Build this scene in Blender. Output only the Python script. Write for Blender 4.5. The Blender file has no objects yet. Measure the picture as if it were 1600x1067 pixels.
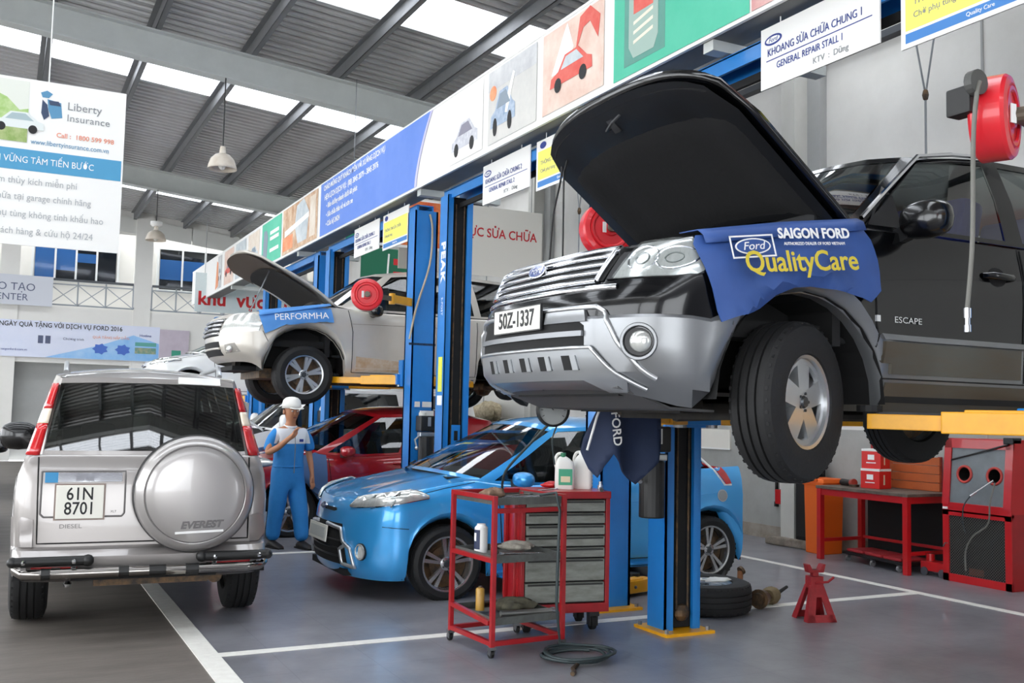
import bpy, bmesh, math, random
from math import sin, cos, pi, sqrt, radians
from mathutils import Vector as V, Matrix as MX
from mathutils.bvhtree import BVHTree
from mathutils.geometry import delaunay_2d_cdt
random.seed(7)
SC = bpy.context.scene
COL = SC.collection

# ---------------------------------------------------------------- camera, sky, exposure
def setup_camera():
    yaw, pitch, roll = radians(27.063), radians(4.151), radians(1.228)
    fw = V((sin(yaw)*cos(pitch), cos(yaw)*cos(pitch), sin(pitch)))
    rt = V((cos(yaw), -sin(yaw), 0)); up = rt.cross(fw)
    r2 = cos(roll)*rt + sin(roll)*up; u2 = -sin(roll)*rt + cos(roll)*up
    m = MX((r2, u2, -fw)).transposed().to_4x4(); m.translation = (0, 0, 1.45)
    cd = bpy.data.cameras.new('camera'); cd.sensor_width = 36; cd.lens = 1550/1600*36
    cd.clip_end = 300
    o = bpy.data.objects.new('camera', cd); COL.objects.link(o); o.matrix_world = m
    SC.camera = o
setup_camera()
w = bpy.data.worlds.new('sky'); SC.world = w; w.use_nodes = True
bg = w.node_tree.nodes['Background']; bg.inputs[0].default_value = (0.93, 0.965, 1.0, 1); bg.inputs[1].default_value = 4.2
SC.view_settings.view_transform = 'Standard'; SC.view_settings.look = 'None'
SC.view_settings.exposure = 0.55; SC.view_settings.gamma = 1.0; SC.view_settings.use_curve_mapping = False
SC.cycles.max_bounces = 8; SC.cycles.transparent_max_bounces = 16; SC.cycles.diffuse_bounces = 4
SC.cycles.glossy_bounces = 4; SC.cycles.sample_clamp_indirect = 6; SC.cycles.caustics_reflective = False; SC.cycles.caustics_refractive = False

# ---------------------------------------------------------------- materials
MATS = {}
def hexc(h):
    h = h.lstrip('#'); c = [int(h[i:i+2], 16)/255 for i in (0, 2, 4)]
    return tuple(x/12.92 if x <= .04045 else ((x+.055)/1.055)**2.4 for x in c) + (1,)
def mat(name, col, rough=.5, metal=0., coat=0., spec=.5, var=0., vscale=6., bump=0., bscale=40., col2=None, stretch=None, flake=0.):
    """principled material; var/col2 mix in a procedural noise stain, bump adds fine relief"""
    if name in MATS: return MATS[name]
    m = bpy.data.materials.new(name); m.use_nodes = True; nt = m.node_tree; b = nt.nodes['Principled BSDF']
    c = hexc(col) if isinstance(col, str) else tuple(col)+(1,)
    b.inputs['Base Color'].default_value = c; b.inputs['Roughness'].default_value = rough
    b.inputs['Metallic'].default_value = metal; b.inputs['Coat Weight'].default_value = coat
    b.inputs['Coat Roughness'].default_value = .03; b.inputs['Specular IOR Level'].default_value = spec
    if var or bump:
        tc = nt.nodes.new('ShaderNodeTexCoord'); mp = nt.nodes.new('ShaderNodeMapping')
        nt.links.new(tc.outputs['Object'], mp.inputs[0])
        if stretch: mp.inputs['Scale'].default_value = stretch
    if var:
        n = nt.nodes.new('ShaderNodeTexNoise'); n.inputs['Scale'].default_value = vscale; n.inputs['Detail'].default_value = 6
        n.inputs['Roughness'].default_value = .65
        nt.links.new(mp.outputs[0], n.inputs['Vector'])
        r = nt.nodes.new('ShaderNodeMapRange'); r.inputs[1].default_value = .35; r.inputs[2].default_value = .7
        r.inputs[3].default_value = 0; r.inputs[4].default_value = var
        nt.links.new(n.outputs['Fac'], r.inputs[0])
        mx = nt.nodes.new('ShaderNodeMix'); mx.data_type = 'RGBA'
        mx.inputs[6].default_value = c; c2 = hexc(col2) if col2 else tuple(x*.55 for x in c[:3])+(1,)
        mx.inputs[7].default_value = c2
        nt.links.new(r.outputs[0], mx.inputs[0]); nt.links.new(mx.outputs[2], b.inputs['Base Color'])
    if bump:
        n2 = nt.nodes.new('ShaderNodeTexNoise'); n2.inputs['Scale'].default_value = bscale; n2.inputs['Detail'].default_value = 3
        nt.links.new(mp.outputs[0], n2.inputs['Vector'])
        bp = nt.nodes.new('ShaderNodeBump'); bp.inputs['Strength'].default_value = bump; bp.inputs['Distance'].default_value = .01
        nt.links.new(n2.outputs['Fac'], bp.inputs['Height']); nt.links.new(bp.outputs[0], b.inputs['Normal'])
    MATS[name] = m
    return m
def glassmat(name, tint, base=.06, rough=.02):
    """thin window glass: tinted see-through plus a fresnel reflection"""
    m = bpy.data.materials.new(name); m.use_nodes = True; nt = m.node_tree
    for n in list(nt.nodes): nt.nodes.remove(n)
    out = nt.nodes.new('ShaderNodeOutputMaterial'); tr = nt.nodes.new('ShaderNodeBsdfTransparent'); tr.inputs[0].default_value = tuple(tint)+(1,)
    gl = nt.nodes.new('ShaderNodeBsdfGlossy'); gl.inputs['Roughness'].default_value = rough; gl.inputs[0].default_value = (1, 1, 1, 1)
    fr = nt.nodes.new('ShaderNodeLayerWeight'); fr.inputs[0].default_value = .5
    pw = nt.nodes.new('ShaderNodeMath'); pw.operation = 'POWER'; pw.inputs[1].default_value = 3.5
    ma = nt.nodes.new('ShaderNodeMath'); ma.operation = 'MULTIPLY_ADD'; ma.inputs[1].default_value = .75; ma.inputs[2].default_value = base; ma.use_clamp = True
    nt.links.new(fr.outputs['Facing'], pw.inputs[0]); nt.links.new(pw.outputs[0], ma.inputs[0])
    mx = nt.nodes.new('ShaderNodeMixShader'); nt.links.new(ma.outputs[0], mx.inputs[0]); nt.links.new(tr.outputs[0], mx.inputs[1]); nt.links.new(gl.outputs[0], mx.inputs[2])
    nt.links.new(mx.outputs[0], out.inputs[0]); MATS[name] = m
    return m

# ---------------------------------------------------------------- mesh helpers
class MB:
    """collects simple shapes; build() links them as ONE mesh object"""
    def __init__(s): s.v = []; s.f = []
    def add(s, vs, fs, m=None):
        k = len(s.v)
        s.v += [tuple(m @ V(p)) if m else tuple(p) for p in vs]; s.f += [tuple(i+k for i in f) for f in fs]; return s
    def box(s, c, d, rot=None, taper=1.):
        x, y, z = (q/2 for q in d); t = taper
        vs = [(-x, -y, -z), (x, -y, -z), (x, y, -z), (-x, y, -z), (-x*t, -y*t, z), (x*t, -y*t, z), (x*t, y*t, z), (-x*t, y*t, z)]
        m = MX.Translation(c) @ (rot if rot is not None else MX.Identity(4))
        return s.add(vs, [(3, 2, 1, 0), (4, 5, 6, 7), (0, 1, 5, 4), (1, 2, 6, 5), (2, 3, 7, 6), (3, 0, 4, 7)], m)
    def bb(s, a, b):
        return s.box([(p+q)/2 for p, q in zip(a, b)], [abs(q-p) for p, q in zip(a, b)])
    def bar(s, a, b, w, h=None):
        """rectangular bar from a to b"""
        a, b = V(a), V(b); d = b-a; L = d.length; h = h or w
        q = d.to_track_quat('Z', 'Y').to_matrix().to_4x4()
        return s.box((a+b)/2, (w, h, L), q)
    def cyl(s, a, b, r, r2=None, n=14, cap=True):
        a, b = V(a), V(b); d = b-a; q = d.to_track_quat('Z', 'Y').to_matrix(); r2 = r if r2 is None else r2
        vs = [a+q @ V((r*cos(2*pi*i/n), r*sin(2*pi*i/n), 0)) for i in range(n)] + [b+q @ V((r2*cos(2*pi*i/n), r2*sin(2*pi*i/n), 0)) for i in range(n)]
        fs = [(i, (i+1) % n, n+(i+1) % n, n+i) for i in range(n)]
        if cap: fs += [tuple(range(n-1, -1, -1)), tuple(range(n, 2*n))]
        return s.add(vs, fs)
    def tube(s, pts, r, n=8, closed=False):
        pts = [V(p) for p in pts]; N = len(pts); rr = r if isinstance(r, (list, tuple)) else [r]*N
        k = len(s.v); up = V((.13, .21, .97))
        for i, p in enumerate(pts):
            a = pts[(i-1) % N] if (closed or i) else p; b = pts[(i+1) % N] if (closed or i < N-1) else p
            t = (b-a).normalized(); e = up-t*up.dot(t)
            if e.length < .05: e = V((1, 0, 0))-t*t.x
            e.normalize(); g = t.cross(e); up = e
            s.v += [tuple(p+rr[i]*(cos(2*pi*j/n)*e+sin(2*pi*j/n)*g)) for j in range(n)]
        for i in range(N if closed else N-1):
            o, q = k+i*n, k+((i+1) % N)*n
            s.f += [(o+j, o+(j+1) % n, q+(j+1) % n, q+j) for j in range(n)]
        if not closed:
            s.f += [tuple(range(k+n-1, k-1, -1)), tuple(range(k+(N-1)*n, k+N*n))]
        return s
    def lathe(s, prof, m=None, n=32, closed=False):
        """prof: (radius, height) about +Z"""
        vs = [(r*cos(2*pi*j/n), r*sin(2*pi*j/n), h) for r, h in prof for j in range(n)]
        N = len(prof)
        fs = [(i*n+j, i*n+(j+1) % n, ((i+1) % N)*n+(j+1) % n, ((i+1) % N)*n+j) for i in range(N if closed else N-1) for j in range(n)]
        return s.add(vs, fs, m)
    def prism(s, poly, d, m=None):
        """2D polygon (x,y) extruded along +Z by d"""
        n = len(poly)
        return s.add([(x, y, 0) for x, y in poly]+[(x, y, d) for x, y in poly], [tuple(range(n-1, -1, -1)), tuple(range(n, 2*n))]+[(i, (i+1) % n, n+(i+1) % n, n+i) for i in range(n)], m)
    def grid(s, rows, closed=False, flip=False):
        k = len(s.v); n = len(rows[0])
        for r in rows: s.v += [tuple(p) for p in r]
        for i in range(len(rows)-1):
            for j in range(n if closed else n-1):
                q = (k+i*n+j, k+i*n+(j+1) % n, k+(i+1)*n+(j+1) % n, k+(i+1)*n+j)
                s.f.append(q[::-1] if flip else q)
        return s
    def ball(s, c, r, n=12, sc=(1, 1, 1)):
        m = n//2; rows = [[V(c)+V((r*sc[0]*sin(pi*i/m)*cos(2*pi*j/n), r*sc[1]*sin(pi*i/m)*sin(2*pi*j/n), r*sc[2]*cos(pi*i/m))) for j in range(n)] for i in range(m+1)]
        return s.grid(rows, True, True)
    def build(s, name, m, parent=None, smooth=False, bevel=0., thick=0., sub=0, world=True, weld=False):
        me = bpy.data.meshes.new(name); off = V((0, 0, 0))
        if parent is not None and world:
            q = parent
            while q is not None: off += q.location; q = q.parent
        me.from_pydata([tuple(V(p)-off) for p in s.v], [], s.f)
        if bevel or weld or smooth:
            bm = bmesh.new(); bm.from_mesh(me)
            if weld or smooth: bmesh.ops.remove_doubles(bm, verts=bm.verts, dist=1e-5)
            if bevel:
                ed = [e for e in bm.edges if len(e.link_faces) == 2 and e.calc_face_angle(0) > .5]
                bmesh.ops.bevel(bm, geom=ed, offset=bevel, segments=2, affect='EDGES', profile=.6, clamp_overlap=True)
            bmesh.ops.recalc_face_normals(bm, faces=bm.faces) if bevel or weld else None
            bm.to_mesh(me); bm.free()
        if smooth:
            for p in me.polygons: p.use_smooth = True
            try: me.set_sharp_from_angle(angle=radians(smooth if smooth > 1 else 38))
            except Exception: pass
        o = bpy.data.objects.new(name, me); COL.objects.link(o)
        if m is not None: me.materials.append(m)
        if parent is not None: o.parent = parent
        if thick:
            md = o.modifiers.new('thick', 'SOLIDIFY'); md.thickness = thick; md.offset = -1
        if sub:
            md = o.modifiers.new('sub', 'SUBSURF'); md.levels = sub; md.render_levels = sub
        return o
def tag(o, label=None, cat=None, group=None, kind=None):
    for k, v in (('label', label), ('category', cat), ('group', group), ('kind', kind)):
        if v: o[k] = v
    return o
def thing(name, label, cat, loc=(0, 0, 0), rz=0, group=None):
    o = bpy.data.objects.new(name, None); COL.objects.link(o); o.empty_display_size = .1
    o.location = loc; o.rotation_euler = (0, 0, rz); return tag(o, label, cat, group)
def struct(name, mb, m, parent=None, **k):
    o = mb.build(name, m, parent, **k)
    if parent is None: o['kind'] = 'structure'
    return o
def copy_tree(o, parent=None):
    c = o.copy(); COL.objects.link(c)
    if parent is not None: c.parent = parent
    for ch in list(o.children): copy_tree(ch, c)
    return c
def text(s, size, m4, m, parent, name='lettering', align='CENTER', ext=.0008, sx=1., shear=0., space=1., bold=0.):
    cu = bpy.data.curves.new(name, 'FONT'); cu.body = s; cu.size = size; cu.align_x = align; cu.align_y = 'CENTER'
    cu.extrude = ext; cu.shear = shear; cu.space_character = space; cu.offset = bold; cu.resolution_u = 3
    t_ = bpy.data.objects.new(name, cu); me = bpy.data.meshes.new_from_object(t_); bpy.data.objects.remove(t_); bpy.data.curves.remove(cu)
    me.name = name; me.materials.clear(); me.materials.append(m); o = bpy.data.objects.new(name, me); COL.objects.link(o); o['kind'] = 'stuff'
    q = parent; off = V((0, 0, 0))
    if parent is not None:
        while q is not None: off += q.location; q = q.parent
        o.parent = parent
    mm = m4.copy(); mm.translation -= off
    o.matrix_local = mm @ MX.Diagonal((sx, 1, 1, 1))
    return o
def frame(o, ux, uy):
    """matrix with local x along ux, local y along uy, origin o"""
    ux, uy = V(ux).normalized(), V(uy); uz = ux.cross(uy).normalized(); uy = uz.cross(ux)
    m = MX((ux, uy, uz)).transposed().to_4x4(); m.translation = V(o); return m
def rotz(a): return MX.Rotation(radians(a), 4, 'Z')
def rotx(a): return MX.Rotation(radians(a), 4, 'X')
def roty(a): return MX.Rotation(radians(a), 4, 'Y')
def lerp(a, b, t): return a+(b-a)*t
def interp(x, tab):
    if x <= tab[0][0]: return tab[0][1]
    for (a, p), (b, q) in zip(tab, tab[1:]):
        if x <= b: return p+(q-p)*(x-a)/(b-a)
    return tab[-1][1]
def sinterp(x, tab):
    """monotone-ish smooth interpolation (Catmull style)"""
    n = len(tab)
    if x <= tab[0][0]: return tab[0][1]
    if x >= tab[-1][0]: return tab[-1][1]
    for i in range(n-1):
        if x <= tab[i+1][0]: break
    x0, y0 = tab[i]; x1, y1 = tab[i+1]; h = x1-x0; d = (y1-y0)/h
    d0 = (y1-tab[i-1][1])/(x1-tab[i-1][0]) if i > 0 else d
    d1 = (tab[i+2][1]-y0)/(tab[i+2][0]-x0) if i < n-2 else d
    t = (x-x0)/h
    return y0*(2*t**3-3*t*t+1)+d0*h*(t**3-2*t*t+t)+y1*(3*t*t-2*t**3)+d1*h*(t**3-t*t)
def catmull(pts, k=6, closed=False):
    P = [V(p) for p in pts]; n = len(P); out = []
    for i in range(n if closed else n-1):
        a, b, c, d = P[(i-1) % n if closed else max(i-1, 0)], P[i], P[(i+1) % n], P[(i+2) % n if closed else min(i+2, n-1)]
        for j in range(k):
            t = j/k; out.append(.5*((2*b)+(c-a)*t+(2*a-5*b+4*c-d)*t*t+(3*b-a-3*c+d)*t**3))
    if not closed: out.append(P[-1])
    return out
# ---------------------------------------------------------------- shared materials
M_wall = mat('wall_plaster', '#dddbd6', .85, var=.35, vscale=1.2, col2='#b9b6ae', bump=.05)
M_wallw = mat('white_plaster', '#e4e2dd', .85, var=.2, vscale=1.5, col2='#cfccc4')
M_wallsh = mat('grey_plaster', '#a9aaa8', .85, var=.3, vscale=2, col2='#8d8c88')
M_steelg = mat('grey_painted_steel', '#c6cac7', .55, var=.2, vscale=3)
M_purlin = mat('galvanised_purlin', '#77787a', .5, .3, var=.3, vscale=4)
M_roof = mat('corrugated_sheet', '#bcbcbb', .36, .35, var=.4, vscale=1.5, col2='#96908d')
M_white = mat('white_paint', '#efefec', .5)
M_blue = mat('lift_blue_paint', '#1f80cf', .38, coat=.25, var=.25, vscale=5, col2='#1868ad')
M_yel = mat('lift_yellow_paint', '#f2ac0e', .42, coat=.15, var=.3, vscale=9, col2='#b87c12')
M_blk = mat('black_plastic', '#141414', .45)
M_blkm = mat('black_matt', '#0b0b0c', .8)
M_rub = mat('rubber', '#101011', .7, bump=.15, bscale=60)
M_chr = mat('chrome', '#e4e6ea', .07, 1.)
M_alu = mat('alloy_silver', '#c4c6c8', .28, .85)
M_steel = mat('bare_steel', '#8d8f92', .35, .9, var=.4, vscale=12)
M_red = mat('red_paint', '#c01a1f', .35, coat=.3, var=.2, vscale=6, col2='#8c1216')
M_dred = mat('dark_red_paint', '#a3141c', .38, coat=.3, var=.3, vscale=8, col2='#6c0d12')
M_ora = mat('orange_plastic', '#ee6a1c', .5)
M_skin = mat('skin', '#b9805f', .55)
M_greas = mat('greasy_metal', '#3a3632', .5, .6, var=.7, vscale=14, col2='#8a6a48')
M_inkb = mat('ink_blue', '#2b3f8c', .6)
M_inkr = mat('ink_red', '#c8242a', .6)
M_inkk = mat('ink_black', '#1a1a1c', .6)
M_inkg = mat('ink_grey', '#8a8d90', .6)
M_inkw = mat('ink_white', '#f4f4f2', .6)
M_print = mat('print_white', '#f3f2ef', .55)

# ---------------------------------------------------------------- floor
def floor_material():
    m = bpy.data.materials.new('floor_epoxy_tiles'); m.use_nodes = True; nt = m.node_tree; b = nt.nodes['Principled BSDF']
    tc = nt.nodes.new('ShaderNodeTexCoord'); L = nt.links.new
    n1 = nt.nodes.new('ShaderNodeTexNoise'); n1.inputs['Scale'].default_value = 1.3; n1.inputs['Detail'].default_value = 7; n1.inputs['Roughness'].default_value = .7
    L(tc.outputs['Object'], n1.inputs['Vector'])
    n2 = nt.nodes.new('ShaderNodeTexNoise'); n2.inputs['Scale'].default_value = 9; n2.inputs['Detail'].default_value = 4
    mp = nt.nodes.new('ShaderNodeMapping'); mp.inputs['Scale'].default_value = (.5, .9, 1); L(tc.outputs['Object'], mp.inputs[0]); L(mp.outputs[0], n2.inputs['Vector'])
    cr = nt.nodes.new('ShaderNodeValToRGB'); e = cr.color_ramp.elements
    e[0].position = .3; e[0].color = hexc('#6f6f74'); e[1].position = .72; e[1].color = hexc('#919197'); L(n1.outputs['Fac'], cr.inputs[0])
    mx = nt.nodes.new('ShaderNodeMix'); mx.data_type = 'RGBA'; mx.blend_type = 'OVERLAY'; mx.inputs[0].default_value = .18
    L(cr.outputs[0], mx.inputs[6]); L(n2.outputs['Fac'], mx.inputs[7])
    br = nt.nodes.new('ShaderNodeTexBrick'); br.offset = 0; br.inputs['Scale'].default_value = 1; br.inputs['Brick Width'].default_value = .5; br.inputs['Row Height'].default_value = .5
    br.inputs['Mortar Size'].default_value = .004; br.inputs['Mortar Smooth'].default_value = .3
    br.inputs[1].default_value = br.inputs[2].default_value = (1, 1, 1, 1); br.inputs[3].default_value = (.72, .72, .72, 1); L(tc.outputs['Object'], br.inputs['Vector'])
    m2 = nt.nodes.new('ShaderNodeMix'); m2.data_type = 'RGBA'; m2.blend_type = 'MULTIPLY'; m2.inputs[0].default_value = .6; L(mx.outputs[2], m2.inputs[6]); L(br.outputs[0], m2.inputs[7])
    L(m2.outputs[2], b.inputs['Base Color'])
    rr = nt.nodes.new('ShaderNodeMapRange'); rr.inputs[3].default_value = .26; rr.inputs[4].default_value = .44; L(n2.outputs['Fac'], rr.inputs[0]); L(rr.outputs[0], b.inputs['Roughness'])
    bp = nt.nodes.new('ShaderNodeBump'); bp.inputs['Strength'].default_value = .025; bp.inputs['Distance'].default_value = .004; L(n2.outputs['Fac'], bp.inputs['Height']); L(bp.outputs[0], b.inputs['Normal'])
    b.inputs['Coat Weight'].default_value = .15
    return m
struct('floor', MB().bb((1.1, -8, -.2), (8.6, 28, 0)), floor_material())
M_lane = mat('worn_concrete_lane', '#6f6862', .55, var=.75, vscale=2.2, col2='#4c4640', bump=.25, bscale=25, stretch=(.5, 2.2, 1))
struct('floor_lane', MB().bb((-14, -8, -.2), (1.1, 28, -.004)), M_lane)
M_line = mat('line_paint', '#e9e7e0', .5, var=.3, vscale=16, col2='#b9b4aa')
def line(n, a, b): struct(n, MB().bb((a[0], a[1], -.02), (b[0], b[1], .003)), M_line)
line('floor_line_lane', (1.08, -6), (1.21, 26))
line('floor_line_back', (6.98, -6), (7.07, 26))
for y in (2.05, 6.05, 10.03, 14.0, 18.0, 22.0): line('floor_line_bay', (1.21, y-.045), (6.98, y+.045))

# ---------------------------------------------------------------- right wall with pillars
mb = MB(); mb.bb((8.4, -6, -.1), (8.6, 30, 7.2)); struct('wall_right', mb, M_wall)
M_pil = mat('pillar_plaster', '#c6c5bf', .85, var=.4, vscale=1.6, col2='#a9a69c')
for i, y in enumerate((2.35, 8.78, 15.2, 21.6)):
    struct('pillar_%d' % (i+1), MB().bb((8.1, y-.09, 0), (8.42, y+.13, 6.6)), M_pil)
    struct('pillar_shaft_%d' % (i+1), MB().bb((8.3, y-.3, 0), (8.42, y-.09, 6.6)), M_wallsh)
# cable ledge high on the wall and panel seams
struct('trim_1', MB().bb((8.28, -5, 5.60), (8.4, 27.9, 5.68)), mat('dark_ledge', '#2e3238', .6))
for k, y in enumerate((6.4, 4.0, 11.2, 13.0, 17.6)):
    struct('trim_%d' % (k+2), MB().bb((8.385, y-.012, 0), (8.402, y+.012, 5.6)), M_wallsh)
struct('trim_8', MB().bb((8.385, -5, 3.38), (8.402, 27.9, 3.41)), M_wallsh)
struct('baseboard_right', MB().bb((8.385, -5, 0), (8.402, 27.9, .16)), mat('grimy_base', '#a39b8f', .8, var=.8, vscale=5, col2='#7a6d60'))
struct('trim_9', MB().bb((8.392, -5, .16), (8.402, 27.9, 1.35)), mat('wall_shade_and_stains', '#a9aaa6', .8, var=.5, vscale=2.5, col2='#8e8d86'))  # grey band paints in the shadow low on the wall, stains mixed in

# ---------------------------------------------------------------- left side: open bays between columns, and the wall behind the viewer
mb = MB().bb((-7.2, -8, 0), (-7, 28, .9)).bb((-7.2, -8, 4.8), (-7, 28, 7.6))
for y in (-8, -2, 6, 14, 22): mb.bb((-7.25, y-.2, 0), (-6.95, y+.2, 7.4))
struct('wall_left', mb, M_wall)
mb = MB().bb((-7, -8.2, 0), (-4.6, -8, 7.4)).bb((1.4, -8.2, 0), (8.4, -8, 7.4)).bb((-4.6, -8.2, 4.4), (1.4, -8, 7.4))
struct('wall_front', mb, mat('front_wall_grey', '#77767a', .85))

# ---------------------------------------------------------------- back wall: columns, windows, balcony
BY = 28.0
mb = MB()
mb.bb((-9, BY+1.2, 4.0), (8.4, BY+1.4, 7.4))        # recessed upper wall (windows hang in front)
mb.bb((-9, BY, 2.5), (8.4, BY+1.4, 3.95))            # slab front
struct('wall_back', mb, M_wallw)
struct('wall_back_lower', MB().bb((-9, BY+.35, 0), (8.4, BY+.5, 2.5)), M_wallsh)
for k, x in enumerate((-9.05, -4.45, .0, 3.18, 7.4)):
    struct('column_%d' % (k+1), MB().bb((x-.22, BY-.03, 0), (x+.22, BY+.3, 7.2)), M_wallw)
# gable fascia panels above the balcony, each panel its own piece
fas = struct('trim_fascia', MB().bb((-9, BY+.1, 6.0), (8.4, BY+.16, 7.2)), M_wallw)
M_fasp = mat('fascia_panel', '#d9d9d4', .7)
def ztop(x): return 6.72-.09*x
def zbot(x): return 6.36-.108*x
for x0 in [-2.0+1.28*i for i in range(8)]:
    a, b = x0+.012, x0+1.268
    m = MB().prism([(a, zbot(a)), (b, zbot(b)), (b, ztop(b)), (a, ztop(a))], .05, frame((0, BY+.1, 0), (1, 0, 0), (0, 0, 1)))
    m.build('panel', M_fasp, fas, world=False)
M_wing = mat('window_glass_blue', '#2f5f9c', .08, coat=.6)
M_wind = mat('window_glass_dark', '#10161f', .08, coat=.6)
M_alf = mat('aluminium_frame', '#dfe2e2', .4)
def window(n, x0, x1, z0, z1, panes, y=BY+1.2):
    w = struct(n, MB().bb((x0-.06, y-.05, z0-.06), (x1+.06, y, z0)).bb((x0-.06, y-.05, z1), (x1+.06, y, z1+.06)).bb((x0-.06, y-.05, z0), (x0, y, z1)).bb((x1, y-.05, z0), (x1+.06, y, z1)), M_alf)
    k = len(panes); dx = (x1-x0)/k
    for i, cols in enumerate(panes):
        a, b = x0+i*dx, x0+(i+1)*dx
        if i: MB().bb((a-.025, y-.045, z0), (a+.025, y-.005, z1)).build('mullion', M_alf, w)
        zz = [z0+(z1-z0)*t for t in [j/len(cols) for j in range(len(cols)+1)]]
        for j, c in enumerate(cols):
            MB().bb((a+.025, y-.025, zz[j]), (b-.025, y-.012, zz[j+1])).build('pane', M_wing if c == 'b' else M_wind, w)
window('window_1', .55, 2.62, 4.8, 5.78, ['bbbb', 'dbbb', 'ddbd', 'dddd'][:4])
window('window_2', 3.72, 5.6, 4.72, 5.85, ['dbbd', 'dbbd', 'dddd'])
window('window_3', -3.6, -.8, 4.75, 5.8, ['bb', 'bb', 'bb'])
# balcony railing: top rail, bottom rail, posts and crossed bars
M_rail = mat('railing_grey', '#9aa0a6', .5)
def railing(n, x0, x1, k):
    r = thing(n, 'grey crossed-bar balcony railing ' + k, 'railing', ((x0+x1)/2, BY-.02, 3.95), group=None)
    MB().bb((x0, BY-.05, 4.62), (x1, BY+.03, 4.68)).build('top_rail', mat('dark_rail', '#55595e', .5), r)
    MB().bb((x0, BY-.03, 4.52), (x1, BY+.01, 4.55)).build('middle_rail', M_rail, r)
    MB().bb((x0, BY-.03, 3.98), (x1, BY+.01, 4.02)).build('bottom_rail', M_rail, r)
    N = max(2, round((x1-x0)/.62)); d = (x1-x0)/N
    for i in range(N+1):
        if i < N:
            a, b = x0+i*d, x0+(i+1)*d
            MB().bar((a, BY-.01, 4.0), (b, BY-.01, 4.53), .022).build('cross_bar', M_rail, r)
            MB().bar((b, BY-.012, 4.0), (a, BY-.012, 4.53), .022).build('cross_bar', M_rail, r)
        MB().cyl((x0+i*d, BY-.01, 3.98), (x0+i*d, BY-.01, 4.64), .02, n=8).ball((x0+i*d, BY-.035, 4.02), .035, 8).build('post', M_rail, r)
railing('balcony_railing', -4.2, -.24, 'left of the first white column')
railing('balcony_railing', .24, 2.95, 'between the two white columns')
railing('balcony_railing', 3.42, 7.15, 'right of the narrow white column, beyond the red sign')

# ---------------------------------------------------------------- roof: rafters, purlins, corrugated sheets, skylights
SL = -.09
def rz(x): return 6.88+SL*x
XL, XR = -6.5, 8.6
raf_y = (6.0, 14.0, 22.0)
for k, y in enumerate((-2.0,)+raf_y):
    mb = MB(); a, b = -6.5, 8.42
    for (lo, hi, hw) in ((-.62, -.60, .11), (-.60, -.21, .012), (-.225, -.20, .11)):
        za, zb = rz(a), rz(b)
        mb.add([(a, y-hw, za+lo), (b, y-hw, zb+lo), (b, y+hw, zb+lo), (a, y+hw, za+lo), (a, y-hw, za+hi), (b, y-hw, zb+hi), (b, y+hw, zb+hi), (a, y+hw, za+hi)],
               [(3, 2, 1, 0), (4, 5, 6, 7), (0, 1, 5, 4), (1, 2, 6, 5), (2, 3, 7, 6), (3, 0, 4, 7)])
    o = struct('beam_rafter_%d' % (k+1), mb, M_steelg)
pxs = [-4.8, -3.52, -2.23, -.95, .33, 1.61, 2.9, 4.18, 5.45, 6.72, 7.9]
for k, x in enumerate(pxs):
    z = rz(x)-.02
    mb = MB().bb((x-.03, -6, z-.18), (x-.024, 28.05, z)).bb((x-.03, -6, z-.18), (x+.045, 28.05, z-.172)).bb((x-.1, -6, z-.008), (x-.024, 28.05, z))
    struct('beam_purlin_%d' % (k+1), mb, M_purlin)
skyl = [(-4.6, -3.4), (2.9, 4.1), (7.0, 8.15), (10.85, 11.98), (15.5, 16.8), (24.0, 25.2)]
def corr(x0, x1, y0, y1, lift=0.):
    """trapezoid sheet, ribs run down the slope"""
    ys = []; p = .2; k = math.floor(y0/p)
    pts = []
    y = y0
    prof = [(0, 0), (.085, 0), (.105, .055), (.18, .055), (.2, 0)]
    while k*p < y1:
        for d, h in prof[:-1]:
            yy = k*p+d
            if y0 <= yy <= y1: pts.append((yy, h))
        k += 1
    pts = [(y0, 0)]+pts+[(y1, 0)]
    return MB().grid([[(x, yy, rz(x)+h+lift) for yy, h in pts] for x in (x0, x1)], flip=True)
edges = [-6.0]+[v for s in skyl for v in s]+[28.2]
bands = [(edges[i], edges[i+1], i % 2 == 1) for i in range(len(edges)-1)]
m_sky = bpy.data.materials.new('skylight_sheet'); m_sky.use_nodes = True; nt = m_sky.node_tree
for n in list(nt.nodes): nt.nodes.remove(n)
_o = nt.nodes.new('ShaderNodeOutputMaterial'); _t = nt.nodes.new('ShaderNodeBsdfTransparent'); _t.inputs[0].default_value = (.97, .98, 1, 1)
_d = nt.nodes.new('ShaderNodeBsdfTranslucent'); _d.inputs[0].default_value = (.95, .97, 1, 1); _m = nt.nodes.new('ShaderNodeMixShader'); _m.inputs[0].default_value = .3
nt.links.new(_t.outputs[0], _m.inputs[1]); nt.links.new(_d.outputs[0], _m.inputs[2]); nt.links.new(_m.outputs[0], _o.inputs[0])
roof = None
for y0, y1, s in bands:
    if not s:
        o = corr(XL, XR, y0, y1).build('ceiling' if roof is None else 'roof_sheet', M_roof, roof, world=False)
        if roof is None: roof = o; roof['kind'] = 'structure'
for y0, y1, s in bands:
    if s:
        for a, b in zip([XL]+pxs, pxs+[XR]):
            corr(a, b, y0-.03, y1+.03, .002).build('skylight_panel', m_sky, roof, world=False)
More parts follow.
